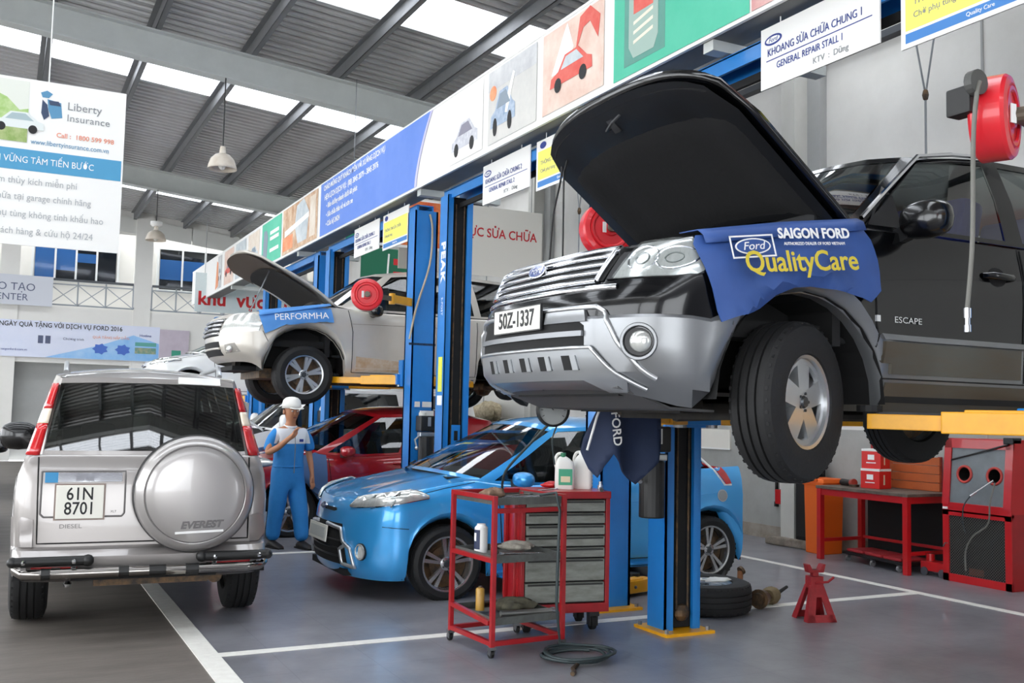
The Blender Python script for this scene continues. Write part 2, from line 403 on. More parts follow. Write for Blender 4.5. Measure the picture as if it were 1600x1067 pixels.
# long steel beam carrying the poster strip
struct('beam_long', MB().bb((3.93, .4, 3.87), (4.17, 24.4, 3.885)).bb((4.04, .4, 3.885), (4.06, 24.4, 4.12)).bb((3.93, .4, 4.12), (4.17, 24.4, 4.135)), mat('beam_grey', '#6d6e6c', .6, var=.3, vscale=3))
for k, y in enumerate((5.0, 10.0, 15, 20)):
    struct('trim_bracket_%d' % (k+1), MB().bb((3.93, y-.05, 3.80), (4.9, y+.05, 3.87)), M_steelg)
# ---------------------------------------------------------------- car library (local: x from nose to tail, y across, z up)
M_mirr = mat('mirror_black_gloss', '#0a0a0c', .22, coat=.4)
M_tint = glassmat('tinted_glass', (.22, .25, .25), .10)
M_clear = glassmat('clear_glass', (.72, .78, .76), .10)
M_dark = mat('cabin_dark', '#17181a', .8)
M_seat = mat('seat_grey', '#2c2e31', .85)
M_trim = mat('trim_black', '#1b1b1d', .4)
M_head = mat('headlamp_chrome', '#eef0ec', .16, .6, var=.5, vscale=30, col2='#b4b8b4', stretch=(1, 1.6, .5))
M_lens = glassmat('lamp_lens', (.93, .95, .96), .07)
M_tail = mat('tail_lamp_red', '#b80d14', .15, coat=.8, var=.25, vscale=14, col2='#e2393c')
M_plate = mat('plate_white', '#eceae0', .45)
M_amb = mat('amber_lens', '#e8d9c4', .15, coat=.8)

class Car:
    def __init__(s, root, d):
        s.root = root; s.d = d; s.bvh = None; s.bv = []; s.bf = []
    def feed(s, mb):
        k = len(s.bv); s.bv += mb.v; s.bf += [tuple(i+k for i in f) for f in mb.f]
    def ready(s): s.bvh = BVHTree.FromPolygons([V(p) for p in s.bv], s.bf)
    # ---- lower body: a stack of horizontal outlines
    def outline(s, r):
        """half outline of a ring from front centre to rear centre on the -y side: [(x, y, z)]"""
        d = s.d; xa, xb = d['xa'], d['xb']; W = r['W']; Wf = (lambda x: interp(x, W)) if isinstance(W, list) else (lambda x: W)
        ef, er = r.get('ef', 2.6), r.get('er', 3.2); pts = []
        for i in range(d['nf']):
            t = i/d['nf']*pi/2
            pts.append((xa-(xa-r['xf'])*max(cos(t), 0)**(2/ef), Wf(xa)*sin(t)**(2/ef), 0))
        for x in d['xs']: pts.append((x, Wf(x), 1))
        for i in range(d['nr']-1, -1, -1):
            t = i/d['nr']*pi/2
            pts.append((xb+(r['xr']-xb)*max(cos(t), 0)**(2/er), Wf(xb)*sin(t)**(2/er), 2))
        out = []
        for x, y, k in pts:
            z = sinterp(x, r['z']) if isinstance(r['z'], list) else r['z']
            if k == 1 and r.get('flare'):
                for xc, R in d['arches']:
                    q = abs(x-xc)/(R*1.55)
                    if q < 1: y += r['flare']*(1-q*q)**2
            if k == 1 or (x > 0 and y > .5*Wf(x)):
                for xc, R in d['arches']:
                    if abs(x-xc) < R:
                        z = max(z, d['zw']+sqrt(R*R-(x-xc)**2)+r.get('k', 0)*.028)
            out.append((x, -y, z))
        return out
    def body(s, groups):
        """groups: [(part name, material, [rings])]; the last ring of a group is the first of the next"""
        d = s.d
        for name, m, rings in groups:
            halves = [s.outline(r) for r in rings]
            rows = [h+[(x, -y, z) for x, y, z in h[-2:0:-1]] for h in halves]
            mb = MB().grid(rows, True); s.feed(mb)
            mb.build(name, m, s.root, smooth=35, world=False)
        s.ready(); s.top = halves[-1]
    # ---- windows and pillars
    def cabin(s, st, paint, glass, glass_side=None, bulge=.02, pil=None):
        """st: half stations front->rear (-y side): (xb,yb,zb, xt,yt,zt, kind of the segment that follows)"""
        vs = [0, .05, .5, .93, 1.]
        def pt(a, v, sy):
            b = V(a[:3]); t = V(a[3:6]); p = b.lerp(t, v); bl = bulge*4*v*(1-v)
            p += V((-.35*bl if a[6] == 'W' else (.35*bl if a[6] == 'R' else 0), -bl if a[6] in 'GP' else 0, 0)); p.y *= sy; return p
        pm = MB(); gl = {'W': [], 'R': [], 'G': []}
        for sy in (1, -1):
            i = 0
            for a, b in zip(st, st[1:]):
                k = a[6]; fl = sy < 0
                cols = [[pt(a, v, sy), pt(b if k in 'P' else tuple(b[:6])+(k,), v, sy)] for v in vs]
                if k == 'P': pm.grid(cols, flip=fl)
                else:
                    pm.grid(cols[:2], flip=fl); pm.grid(cols[3:], flip=fl)
                    gl[k].append((sy, i, [[p+V((.006 if k == 'W' else (-.006 if k == 'R' else 0), sy*.006 if k == 'G' else 0, 0)) for p in r] for r in cols[1:4]]))
                if k == 'G': i += 1
        pm.build('window_frame', pil or paint, s.root, smooth=40, world=False); s.feed(pm)
        for k, nm in (('W', 'windscreen'), ('R', 'rear_window')):
            g = MB(); any_ = False
            for sy, i, r in gl[k]: g.grid(r, flip=sy < 0); any_ = True; s.feed(MB().grid(r))
            if any_: g.build(nm, glass, s.root, smooth=60, world=False, weld=True)
        for sy, i, r in gl['G']:
            g = MB().grid(r, flip=sy < 0); g.build('side_window', glass_side or glass, s.root, smooth=60, world=False); s.feed(g)
        # roof skin from the station tops
        side = [a for a in st if a[7:8] == ('S',) or (len(a) > 7 and a[7] == 'S')]
        half = [V(a[3:6]) for a in st]
        ia, ib = [j for j, a in enumerate(st) if len(a) > 7][0], [j for j, a in enumerate(st) if len(a) > 7][-1]
        fr, sd, re_ = half[:ia+1], half[ia:ib+1], half[ib:]
        def along(c, y):
            for p, q in zip(c, c[1:]):
                if min(abs(p.y), abs(q.y)) <= y <= max(abs(p.y), abs(q.y)) and abs(p.y) != abs(q.y):
                    t = (y-abs(p.y))/(abs(q.y)-abs(p.y)); return p.lerp(q, t)
            return c[-1] if abs(y-abs(c[-1].y)) < abs(y-abs(c[0].y)) else c[0]
        def sidex(t):
            x = lerp(sd[0].x, sd[-1].x, t); return sinterp(x, [(p.x, -p.y) for p in sd]), sinterp(x, [(p.x, p.z) for p in sd])
        N, Mf = 14, 10; rows = []; cr = s.d.get('crown', .05)
        for i in range(N+1):
            t = i/N; yt, zt = sidex(t); row = []
            for j in range(-Mf, Mf+1):
                f = j/Mf; a = along(fr, abs(f)*abs(fr[-1].y)); b = along(re_, abs(f)*abs(re_[0].y))
                x = lerp(a.x, b.x, t); zz = zt+cr*(1-f*f)*sin(pi*min(max(t, .0), 1))**.5
                ze = lerp(a.z-fr[-1].z, b.z-re_[0].z, t)*(1-sin(pi*t)) if False else (a.z-fr[-1].z if i == 0 else (b.z-re_[0].z if i == N else 0))
                row.append((x, f*yt, zz+(ze if i in (0, N) else max(a.z-fr[-1].z, 0)*(1-t)+max(b.z-re_[0].z, 0)*t)))
            rows.append(row)
        rm = MB().grid(rows); rm.build('roof', paint, s.root, smooth=50, world=False, thick=0); s.feed(rm); s.ready()
    # ---- bonnet
    def hood_rows(s, xc, crown, crease=.0, n=14, mf=10, cow=.0, inset=.004, dz=0., y0=None):
        """rows of the bonnet from the nose line back to the cowl (xc at the middle, xc+cow at the sides)"""
        tp = s.top; nf = s.d['nf']; front = [V(p) for p in tp[:nf+1]]; side = [(p[0], -p[1]) for p in tp[nf:] if True]; zt = [(p[0], p[2]) for p in sorted(tp[:len(tp)//2+8])]
        W = front[-1].y; rows = []
        for i in range(n+1):
            t = i/n; row = []
            for j in range(-mf, mf+1):
                f = j/mf; y = abs(f)*abs(W); p = None
                for a, b in zip(front, front[1:]):
                    if abs(a.y) <= y+1e-9 <= abs(b.y)+1e-6: u = (y-abs(a.y))/max(abs(b.y)-abs(a.y), 1e-9); p = a.lerp(b, u); break
                if p is None: p = front[-1]
                x1 = xc+cow*f*f; x = lerp(p.x+.004, x1, t)
                wy = interp(max(x, s.d['xa']), side) if i else abs(W)
                z = sinterp(x, zt); e = min(1, t*4)
                c = crown*(1-abs(f)**2.6)*sin(min(t, 1)*pi*.5)**.6
                cz = crease*math.exp(-((abs(f)-.62)/.1)**2)*e
                row.append((x, f*(wy-inset), z+c+cz+dz))
            rows.append(row)
        return rows
    # ---- pieces that follow the skin
    def patch(s, name, poly, axis, m, off=.004, step=.05, deep=.02, parent=None, both=False, smooth=True, curve=0):
        """outline given in side (x,z), front/rear (y,z) or top (x,y) view, laid on the skin; returns the objects"""
        out = []
        for sy in ((1, -1) if both else (1,)):
            P = [V(p) for p in poly]
            if curve: P = [q.to_2d() for q in catmull([(p.x, p.y, 0) for p in P], curve, True)]
            if axis in ('front', 'rear', 'top') and sy < 0: P = [V((-p.x, p.y)) if axis != 'top' else V((p.x, -p.y)) for p in P]
            bd = []
            for a, b in zip(P, P[1:]+P[:1]):
                n = max(1, int((b-a).length/step)); bd += [a.lerp(b, i/n) for i in range(n)]
            nb = len(bd); xs = [p.x for p in bd]; ys = [p.y for p in bd]; inner = []
            def inside(q):
                c = False
                for a, b in zip(bd, bd[1:]+bd[:1]):
                    if (a.y > q.y) != (b.y > q.y) and q.x < (b.x-a.x)*(q.y-a.y)/(b.y-a.y)+a.x: c = not c
                return c
            nx, ny = int((max(xs)-min(xs))/step), int((max(ys)-min(ys))/step)
            for i in range(1, nx+1):
                for j in range(1, ny+1):
                    q = V((min(xs)+i*step, min(ys)+j*step))
                    if inside(q) and min((q-b).length for b in bd) > step*.45: inner.append(q)
            vv, ee, ff, *_ = delaunay_2d_cdt(bd+inner, [], [list(range(nb))], 1, 1e-6)
            tops, nrm = [], []
            for q in vv:
                if axis == 'side': o, dr = V((q.x, -3*sy, q.y)), V((0, sy, 0))
                elif axis == 'front': o, dr = V((-3, q.x, q.y)), V((1, 0, 0))
                elif axis == 'rear': o, dr = V((9, q.x, q.y)), V((-1, 0, 0))
                else: o, dr = V((q.x, q.y, 5)), V((0, 0, -1))
                h, n, *_ = s.bvh.ray_cast(o, dr)
                if h is None:
                    h, n, *_ = s.bvh.find_nearest(o+dr*(3 if axis != 'rear' else 9-s.d['L']))
                if n.dot(dr) > 0: n = -n
                tops.append(h); nrm.append((n*.6-dr*.4).normalized())
            mb = MB(); k = len(vv); mb.v = [tuple(p+n*off) for p, n in zip(tops, nrm)]+[tuple(p-n*deep) for p, n in zip(tops, nrm)]
            fs = [tuple(f) for f in ff]
            cnt = {}
            for f in fs:
                for a, b in zip(f, f[1:]+f[:1]): cnt[(a, b)] = 1
            mb.f = fs+[(b, a, a+k, b+k) for a, b in cnt if (b, a) not in cnt]
            o = mb.build(name, m, parent or s.root, world=False, smooth=40 if smooth else False)
            bm = bmesh.new(); bm.from_mesh(o.data); bmesh.ops.recalc_face_normals(bm, faces=bm.faces); bm.to_mesh(o.data); bm.free()
            out.append(o)
        return out
    def gap(s, name, pts, axis='side', w=.008, m=None, both=True, off=.0015, closed=False, parent=None):
        """thin dark shut line along a polyline on the skin"""
        for sy in ((1, -1) if both else (1,)):
            P = []
            pp = list(pts)+([pts[0]] if closed else [])
            for a, b in zip(pp, pp[1:]):
                n = max(1, int((V(b)-V(a)).length/.05)); P += [V(a).lerp(V(b), i/n) for i in range(n)]
            P.append(V(pp[-1])); q3 = []
            for q in P:
                if axis == 'side': o, dr = V((q.x, -3*sy, q.y)), V((0, sy, 0))
                elif axis == 'rear': o, dr = V((9, q.x*sy, q.y)), V((-1, 0, 0))
                elif axis == 'top': o, dr = V((q.x, q.y*sy, 5)), V((0, 0, -1))
                else: o, dr = V((-3, q.x*sy, q.y)), V((1, 0, 0))
                h, n, *_ = s.bvh.ray_cast(o, dr)
                if h is None: h, n, *_ = s.bvh.find_nearest(o+dr*3)
                q3.append(h-dr*off)
            MB().tube(q3, w/2, 5).build(name, m or M_blkm, parent or s.root, world=False)
    def under(s, z, m=None, x0=None, x1=None, wy=None):
        """floor pan and dark wheel housings"""
        d = s.d; W = d['Wm']; mb = MB()
        x0 = x0 if x0 is not None else d['xa']; x1 = x1 if x1 is not None else d['xb']
        cuts = sorted([(xc-R-.02, xc+R+.02) for xc, R in d['arches']])
        mb.bb((x0-.35, -W*.55, z), (x1+.3, W*.55, z+.05))
        a = x0
        for c0, c1 in cuts+[(x1+.2, None)]:
            if c0 > a: mb.bb((a, -W+.03, z), (c0, W-.03, z+.05))
            a = c1
        for xc, R in d['arches']:
            for sy in (1, -1):
                n = 12; r = [(xc+R*1.01*cos(pi*i/n), d['zw']+R*1.01*sin(pi*i/n)) for i in range(n+1)]
                r = [(r[0][0], z)]+r+[(r[-1][0], z)]
                mb.grid([[(x, sy*(W-.015), q) for x, q in r], [(x, sy*W*.55, q) for x, q in r]])
                mb.add([(x, sy*W*.55, q) for x, q in r], [tuple(range(len(r)))])
        mb.build('underbody', m or M_blkm, s.root, world=False)
    def cabin_inside(s, x0, x1, z0, zs, w, seat=None, wheel=True, rows=2, headrest=True):
        mb = MB().bb((x0-.1, -w, z0), (x1, w, z0+.03)).box((x0+.12, 0, zs+.02), (.5, 2*w-.05, .16)); mb.build('dashboard', M_dark, s.root, world=False, bevel=.03)
        dx = (x1-x0-.7)/rows
        for r in range(rows):
            for sy in (-1, 1):
                x = x0+.75+dx*r; m = MB()
                m.box((x, sy*w*.5, z0+.25), (.5, w*.72, .16)).box((x+.3, sy*w*.5, z0+.55), (.16, w*.72, .62), roty(14))
                if headrest: m.box((x+.40, sy*w*.5, zs+.17), (.09, w*.36, .17), roty(10))
                m.build('seat', seat or M_seat, s.root, world=False, bevel=.04)
        if wheel:
            MB().tube([(x0+.42+.09*cos(a)*.35, -w*.5+.18*sin(a), zs+.03+.17*cos(a)) for a in [2*pi*i/20 for i in range(20)]], .014, 6, True).cyl((x0+.2, -w*.5, zs-.03), (x0+.43, -w*.5, zs+.03), .03).build('steering_wheel', M_trim, s.root, world=False)
    def mirror(s, c, size, m, lens=True, both=True, foot=None):
        for sy in ((1, -1) if both else (1,)):
            cx, cy, cz = c; cy *= sy; sx_, sy_, sz_ = size
            mb = MB(); rows = []
            for i in range(9):
                t = i/8*pi; row = []
                for j in range(16):
                    a = 2*pi*j/16; e = .75
                    ca, sa = cos(a), sin(a)
                    row.append((cx-sx_*.5*cos(t)*1.0+.15*sx_, cy+sy_*.5*max(sin(t), 0)**.6*math.copysign(abs(ca)**e, ca), cz+sz_*.5*max(sin(t), 0)**.6*math.copysign(abs(sa)**e, sa)))
                rows.append(row)
            mb.grid(rows, True); o = mb.build('door_mirror', m, s.root, smooth=60, world=False)
            f = foot or (cx+.02, -abs(cy)+sy_*.75, cz-sz_*.4)
            MB().bar((cx+.02, cy-(-1 if sy < 0 else 1)*0 + (sy_*.35)*(1 if cy < 0 else -1), cz-sz_*.25), (f[0], f[1]*sy*1, f[2]), .05, .07).build('mirror_foot', M_trim, o, world=False)

def wheel(root, c, R, wd, rr, style, sy=-1, m=M_alu, grooves=3, steer=0):
    """tyre (part) with rim and hub cap (sub-parts); sy=-1 puts the face towards -y"""
    T = MX.Translation(c) @ rotz(steer) @ (MX.Rotation(radians(90), 4, 'X') if sy < 0 else MX.Rotation(radians(-90), 4, 'X'))
    h = wd/2; sh = R*.965
    prof = [(rr*.97, -h*.75), (rr*1.02, -h*.92), (lerp(rr, R, .5), -h*1.02), (R*.93, -h*.9), (sh, -h*.78)]
    tread = []
    for g in range(grooves+1):
        a = -h*.74+(1.48*h)*g/(grooves+1); b = -h*.74+(1.48*h)*(g+1)/(grooves+1)
        q = lambda z: R-.012*R*(abs(z)/h)**2*2
        tread += [(q(a), a+.006), (q(b), b-.006)]
        if g < grooves: tread += [(q(b)-.012, b-.004), (q(b)-.012, b+.004)]
    prof += tread+[(r, -z) for r, z in prof[::-1]]
    ty = MB().lathe(prof, T, 48, False).build('tyre', M_rub, root, smooth=30, world=False)
    # tread cross cuts as fine geometry joined into the tyre's own part
    mb = MB(); n = 44
    for i in range(n):
        a = 2*pi*i/n
        for s_ in (-1, 1):
            mb.box((0, 0, 0), (R*.014, .016, h*.2), T @ MX.Rotation(a, 4, 'Z') @ MX.Translation((R*.968, 0, s_*h*.74)) @ roty(-s_*8))
    t = mb.build('tread_block', M_rub, ty, world=False); t['kind'] = 'stuff'
    rim = MB()
    rim.lathe([(rr*.99, -h*.72), (rr*.93, -h*.6), (rr*.9, h*.55), (rr*.93, h*.8), (rr*1.0, h*.84), (rr*1.03, h*.74), (rr*.98, h*.7)], T, 40)
    zf = h*.62
    def spoke(a0, w0, w1, r0, r1, z0, z1, th=.035):
        vs = [(r0, -w0, z0), (r1, -w1, z1), (r1, w1, z1), (r0, w0, z0), (r0, -w0*1.15, z0-th), (r1, -w1*1.15, z1-th), (r1, w1*1.15, z1-th), (r0, w0*1.15, z0-th)]
        rim.add(vs, [(0, 1, 2, 3), (7, 6, 5, 4), (0, 4, 5, 1), (1, 5, 6, 2), (2, 6, 7, 3), (3, 7, 4, 0)], T @ MX.Rotation(a0, 4, 'Z'))
    if style == 'five':       # five broad spokes with windows between
        for i in range(5):
            spoke(2*pi*i/5+.3, rr*.2, rr*.27, rr*.18, rr*.93, zf*1.1, zf*1.02, .05)
        rim.lathe([(rr*.93, zf*.75), (rr*.93, zf*1.05), (rr*.80, zf*1.05), (rr*.78, zf*.8)], T, 40)
    elif style == 'six':
        for i in range(6):
            for e in (-.13, .13): spoke(2*pi*i/6+e*.9+.26, rr*.055, rr*.085, rr*.15, rr*.95, zf*.95, zf*1.08, .035)
            spoke(2*pi*i/6+.26, rr*.1, rr*.02, rr*.1, rr*.45, zf*.93, zf*.96, .03)
    elif style == 'twin':
        for i in range(5):
            for e in (-.16, .16): spoke(2*pi*i/5+e+.3, rr*.045, rr*.075, rr*.16, rr*.95, zf*.9, zf*1.05, .03)
    elif style == 'multi':
        for i in range(7): spoke(2*pi*i/7, rr*.1, rr*.12, rr*.15, rr*.95, zf*.95, zf*1.05, .03)
    rim.lathe([(0, zf*1.08), (rr*.2, zf*1.08), (rr*.25, zf*.98), (rr*.25, zf*.6), (0, zf*.6)], T, 20)
    ro = rim.build('rim', m, ty, smooth=30, world=False)
    MB().lathe([(rr*.9, -h*.2), (0, -h*.2)], T, 24).lathe([(rr*.62, h*.12), (rr*.62, h*.2), (0, h*.2)], T, 28).build('brake_disc', M_greas, ty, world=False)
    hc = MB().lathe([(0, zf*1.26), (rr*.11, zf*1.24), (rr*.14, zf*1.08)], T, 16)
    for i in range(5):
        a = 2*pi*i/5; p = T @ V((rr*.185*cos(a), rr*.185*sin(a), zf*1.06)); q = T @ V((rr*.185*cos(a), rr*.185*sin(a), zf*1.16)); hc.cyl(p, q, rr*.035, n=6)
    hc.build('hub_cap', mat('hub_dark', '#55585b', .35, .8), ty, world=False, smooth=30)
    return ty
# ---------------------------------------------------------------- black compact SUV on the first lift
def black_suv():
    P = mat('black_car_paint', '#07080b', .16, coat=.35, spec=.35)
    CL = mat('grey_cladding', '#8b8d90', .34, .7, coat=.2, var=.25, vscale=3, col2='#74736f')
    CLd = mat('dirty_grey_cladding', '#55554f', .45, .25, var=.6, vscale=2.5, col2='#5c4a35', stretch=(.6, 1, 3))
    r = thing('car', 'black compact SUV with grey lower bumper raised on a yellow-armed lift, bonnet open', 'car', (2.21, 4.24, 1.2))
    zw = .33; af, ar, R = 1.0, 3.52, .495
    xs = sorted(set([.62]+[af+R*cos(pi*i/14) for i in range(15)]+[ar+R*cos(pi*i/14) for i in range(15)]+[1.6, 1.75, 1.95, 2.15, 2.35, 2.55, 2.75, 2.9]))
    c = Car(r, dict(xa=.60, xb=3.98, xs=[x for x in xs if x > .5301], nf=12, nr=6, arches=[(af, R), (ar, R)], zw=zw, Wm=.88, L=4.35, crown=.055))
    c.d['xs'] = [x for x in c.d['xs'] if x > .6]
    Z = lambda f, a, b=None: [(0, f), (.35, f), (.62, a), (3.9, b or a), (4.4, b or a)]
    g = [dict(W=.78, xf=.14, xr=4.2, z=[(0, .375), (.2, .36), (.45, .29), (4.4, .29)], ef=2.4), dict(W=.84, xf=.06, xr=4.28, z=[(0, .40), (.25, .39), (.5, .36), (4.4, .36)], ef=2.6, k=0), dict(W=.865, xf=.02, xr=4.33, z=Z(.44, .452), ef=2.7, k=1),
         dict(W=.87, xf=.0, xr=4.35, z=Z(.56, .55), ef=2.7, k=2, flare=.025), dict(W=.875, xf=.0, xr=4.35, z=Z(.67, .645), ef=2.7, k=3, flare=.035), dict(W=.865, xf=.012, xr=4.34, z=Z(.685, .662), ef=2.7, k=3.4, flare=.03)]
    u = [g[-1], dict(W=.868, xf=.01, xr=4.34, z=Z(.72, .75), ef=2.7, k=4.2, flare=.022), dict(W=.875, xf=.03, xr=4.33, z=Z(.78, .86), ef=2.7, k=5), dict(W=.872, xf=.075, xr=4.3, z=Z(.84, .97), ef=2.7, k=6),
         dict(W=.855, xf=.105, xr=4.27, z=[(0, .90), (.4, .93), (.9, 1.03), (1.4, 1.07), (4.4, 1.07)], ef=2.7, k=7), dict(W=.835, xf=.15, xr=4.2, z=[(0, .985), (.3, .995), (.5, 1.02), (.9, 1.09), (1.35, 1.155), (1.6, 1.165), (4.4, 1.17)], ef=2.8, k=8),
         dict(W=.80, xf=.19, xr=4.15, z=[(0, 1.0), (.3, 1.01), (.5, 1.04), (.9, 1.105), (1.35, 1.175), (1.6, 1.185), (4.4, 1.19)], ef=2.8, k=8)]
    low = [g[0:3], g[2:6]]
    c.body([('lower_bumper', CL, g), ('body_shell', P, u)])
    S = 'S'
    st = [(1.20, 0, 1.20, 1.80, 0, 1.655, 'W'), (1.22, -.25, 1.20, 1.815, -.22, 1.655, 'W'), (1.27, -.5, 1.195, 1.85, -.43, 1.65, 'W'), (1.37, -.72, 1.19, 1.92, -.60, 1.635, 'P', S),
          (1.44, -.79, 1.185, 1.99, -.655, 1.625, 'G', S), (1.95, -.815, 1.185, 2.2, -.675, 1.65, 'G', S), (2.44, -.82, 1.185, 2.42, -.68, 1.67, 'P', S), (2.58, -.82, 1.185, 2.54, -.68, 1.675, 'G', S),
          (3.2, -.815, 1.19, 3.1, -.68, 1.68, 'P', S), (3.33, -.815, 1.19, 3.2, -.675, 1.68, 'G', S), (3.95, -.79, 1.2, 3.85, -.65, 1.65, 'P', S), (4.1, -.74, 1.2, 3.98, -.6, 1.63, 'R', S), (4.15, -.4, 1.2, 4.03, -.35, 1.635, 'R'), (4.16, 0, 1.2, 4.05, 0, 1.64, 'R')]
    c.cabin(st, P, M_clear, glassmat('side_glass', (.55, .6, .6), .08))
    c.under(.34)
    c.cabin_inside(1.35, 3.6, .62, 1.15, .72, seat=mat('blue_seat_cover', '#1c2c86', .8))
    # interior trim, engine bay tub
    MB().bb((.25, -.7, .62), (1.3, .7, .7)).bb((1.25, -.78, .6), (1.3, .78, 1.17)).bb((.3, -.35, .7), (.95, .3, .98)).bb((.5, .36, .7), (.95, .62, 1.0)).build('engine_bay', M_blkm, r, world=False)
    # bonnet: built closed, swung open about the hinge
    rows = c.hood_rows(1.27, .07, crease=.012, n=16, mf=14, cow=.10, inset=-.01)
    H = MX.Translation((1.34, 0, 1.2)) @ MX.Rotation(radians(47.5), 4, 'Y') @ MX.Diagonal((.96, 1, 1, 1)) @ MX.Translation((-1.34, 0, -1.2))
    h = MB().grid([[tuple(H @ V(p)) for p in row] for row in rows]).build('bonnet', P, r, world=False, smooth=45, thick=.03)
    md = h.modifiers['thick']; md.offset = -1
    def under(fx0, fx1, fy, dz, n=12, mf=10):
        rs = []
        N, Mf = 16, 14
        for i in range(n+1):
            t = lerp(fx0, fx1, i/n)*N; k = min(int(t), N-1); row = []
            for j in range(-mf, mf+1):
                q = (j/mf*fy+1)*Mf; l = min(int(q), 2*Mf-1)
                a = V(rows[k][l]).lerp(V(rows[k][l+1]), q-l); b = V(rows[k+1][l]).lerp(V(rows[k+1][l+1]), q-l)
                e = min(1, i/1.5, (n-i)/1.5, (mf-abs(j))/1.2)
                p = a.lerp(b, t-k)-V((0, 0, .035+dz*e)); row.append(tuple(H @ p))
            rs.append(row)
        return MB().grid(rs, flip=True)
    under(.02, .95, .97, .012).build('bonnet_inner_panel', mat('bonnet_inner', '#131417', .5, coat=.1), h, world=False, smooth=50)
    under(.22, .92, .9, .03).build('bonnet_liner', mat('bonnet_liner_felt', '#08080a', .95, bump=.4, bscale=30), h, world=False, smooth=50)
    lb = MB(); a = H @ V((.33, 0, .995)); lb.box(a+V((.02, .06, .0)), (.11, .05, .03), roty(44)).tube([a+V((.0, -.05, .02)), a+V((-.04, -.02, -.03)), a+V((-.02, .06, -.05)), a+V((.03, .1, -.02))], .008, 6)
    lb.build('bonnet_latch', mat('latch_grey', '#4a4a4c', .5, .4), h, world=False)
    MB().tube([H @ V((.42, .62, 1.02)), H @ V((.40, .62, 1.0))+V((0, 0, -.1)), V((.62, .68, 1.06))], .006, 6).build('prop_rod', M_blk, r, world=False)
    MB().tube([tuple(H @ (V(rows[1][j])-V((0, 0, .03)))) for j in range(2, 27)], .012, 6).build('bonnet_seal', M_blkm, h, world=False)
    # grille
    c.patch('grille', [(-.53, .845), (-.585, 1.0), (.585, 1.0), (.53, .845)], 'front', M_blkm, off=.006, parent=r)
    gt = MB()
    def fx(y, z):
        hh, n, *_ = c.bvh.ray_cast(V((-3, y, z)), V((1, 0, 0))); return hh if hh is not None else V((.15, y, z))
    def fline(pts, rad, name, m, par, k=8, out=.012):
        P3 = []
        for a, b in zip(pts, pts[1:]):
            for i in range(k): y, z = lerp(a[0], b[0], i/k), lerp(a[1], b[1], i/k); P3.append(fx(y, z)-V((out, 0, 0)))
        P3.append(fx(*pts[-1])-V((out, 0, 0)))
        return MB().tube(P3, rad, 8).build(name, m, par, world=False, smooth=60)
    fline([(-.50, .848), (-.55, .998), (.55, .998), (.50, .848), (-.50, .848)], .014, 'grille_surround', M_chr, r)
    for z, w_ in ((.888, .505), (.925, .515), (.962, .53)): fline([(-w_, z), (w_, z)], .0125, 'grille_bar', M_chr, r)
    for sy in (1, -1): c.patch('grille_side_trim', [(-.545*sy, .85), (-.59*sy, 1.0), (-.665*sy, 1.0), (-.60*sy, .85)], 'front', M_trim, off=.008)
    # oval emblem with script
    ey, ez = 0.0, .945; ex = fx(ey, ez).x-.03
    T = frame((ex, ey, ez), (0, -1, 0), (.25, 0, 1))
    em = MB().prism([(.085*cos(a), .036*sin(a)) for a in [2*pi*i/28 for i in range(28)]], .012, T).build('emblem', M_chr, r, world=False, bevel=.004)
    MB().prism([(.076*cos(a), .029*sin(a)) for a in [2*pi*i/28 for i in range(28)]], .0135, T).build('emblem_field', mat('emblem_blue', '#17347e', .2, coat=1.), em, world=False)
    o = text('Ford', .055, T @ MX.Translation((0, 0, .0145)), M_chr, em, shear=.3, sx=1.1); o.matrix_local = T @ MX.Translation((0, 0, .0145)) @ MX.Diagonal((1.1, 1, 1, 1))
    # headlamps
    hl = [(-.585, .85), (-.645, 1.0), (-.72, 1.015), (-.80, 1.02), (-.868, 1.0), (-.872, .87), (-.80, .852)]
    for sy in (1, -1):
        pl = [(y*sy, z) for y, z in hl]
        a = c.patch('headlamp', pl, 'front', M_head, off=.01, step=.03)[0]
        c.patch('lens', pl, 'front', M_lens, off=.022, step=.03, parent=a)
        for (y, z, rr) in ((-.69, .935, .055), (-.79, .935, .05)):
            MB().tube([fx(y*sy+rr*cos(t), z+rr*sin(t))-V((.014, 0, 0)) for t in [2*pi*i/24 for i in range(24)]], .005, 6, True).build('reflector_ring', M_chr, a, world=False, smooth=50); MB().tube([fx(y*sy+rr*.45*cos(t), z+rr*.45*sin(t))-V((.014, 0, 0)) for t in [2*pi*i/16 for i in range(16)]], .004, 6, True).build('bulb_ring', mat('bulb_ring_grey', '#7d8280', .3, .5), a, world=False, smooth=50)
    # chrome strip put in for the reflections on the black bumper band
    fline([(-.62, .812), (.62, .812)], .016, 'bumper_glint_strip', M_chr, r, k=14, out=.002)
    # bumper centre: openings, frame, skid plate with five slots
    c.patch('air_intake', [(-.50, .555), (-.50, .69), (-.47, .715), (.47, .715), (.50, .69), (.50, .555)], 'front', M_blkm, off=.004)
    c.patch('intake_bar', [(-.50, .598), (-.50, .622), (.50, .622), (.50, .598)], 'front', mat('satin_grey', '#7e8083', .35, .5), off=.016)
    c.patch('intake_bar', [(-.24, .662), (-.24, .715), (-.50, .715), (-.52, .662)], 'front', CL, off=.012, step=.03)
    fline([(.60, .70), (.56, .725), (-.56, .725), (-.60, .70), (-.66, .57), (-.76, .41)], .012, 'bumper_frame', M_alu, r, out=.004)
    fline([(.60, .70), (.66, .57), (.76, .41)], .012, 'bumper_frame', M_alu, r, out=.004)
    SK = mat('skid_plate_silver', '#a7aaad', .3, .6)
    c.patch('skid_plate', [(-.54, .548), (.54, .548), (.66, .40), (.60, .36), (-.60, .36), (-.66, .40)], 'front', SK, off=.014)
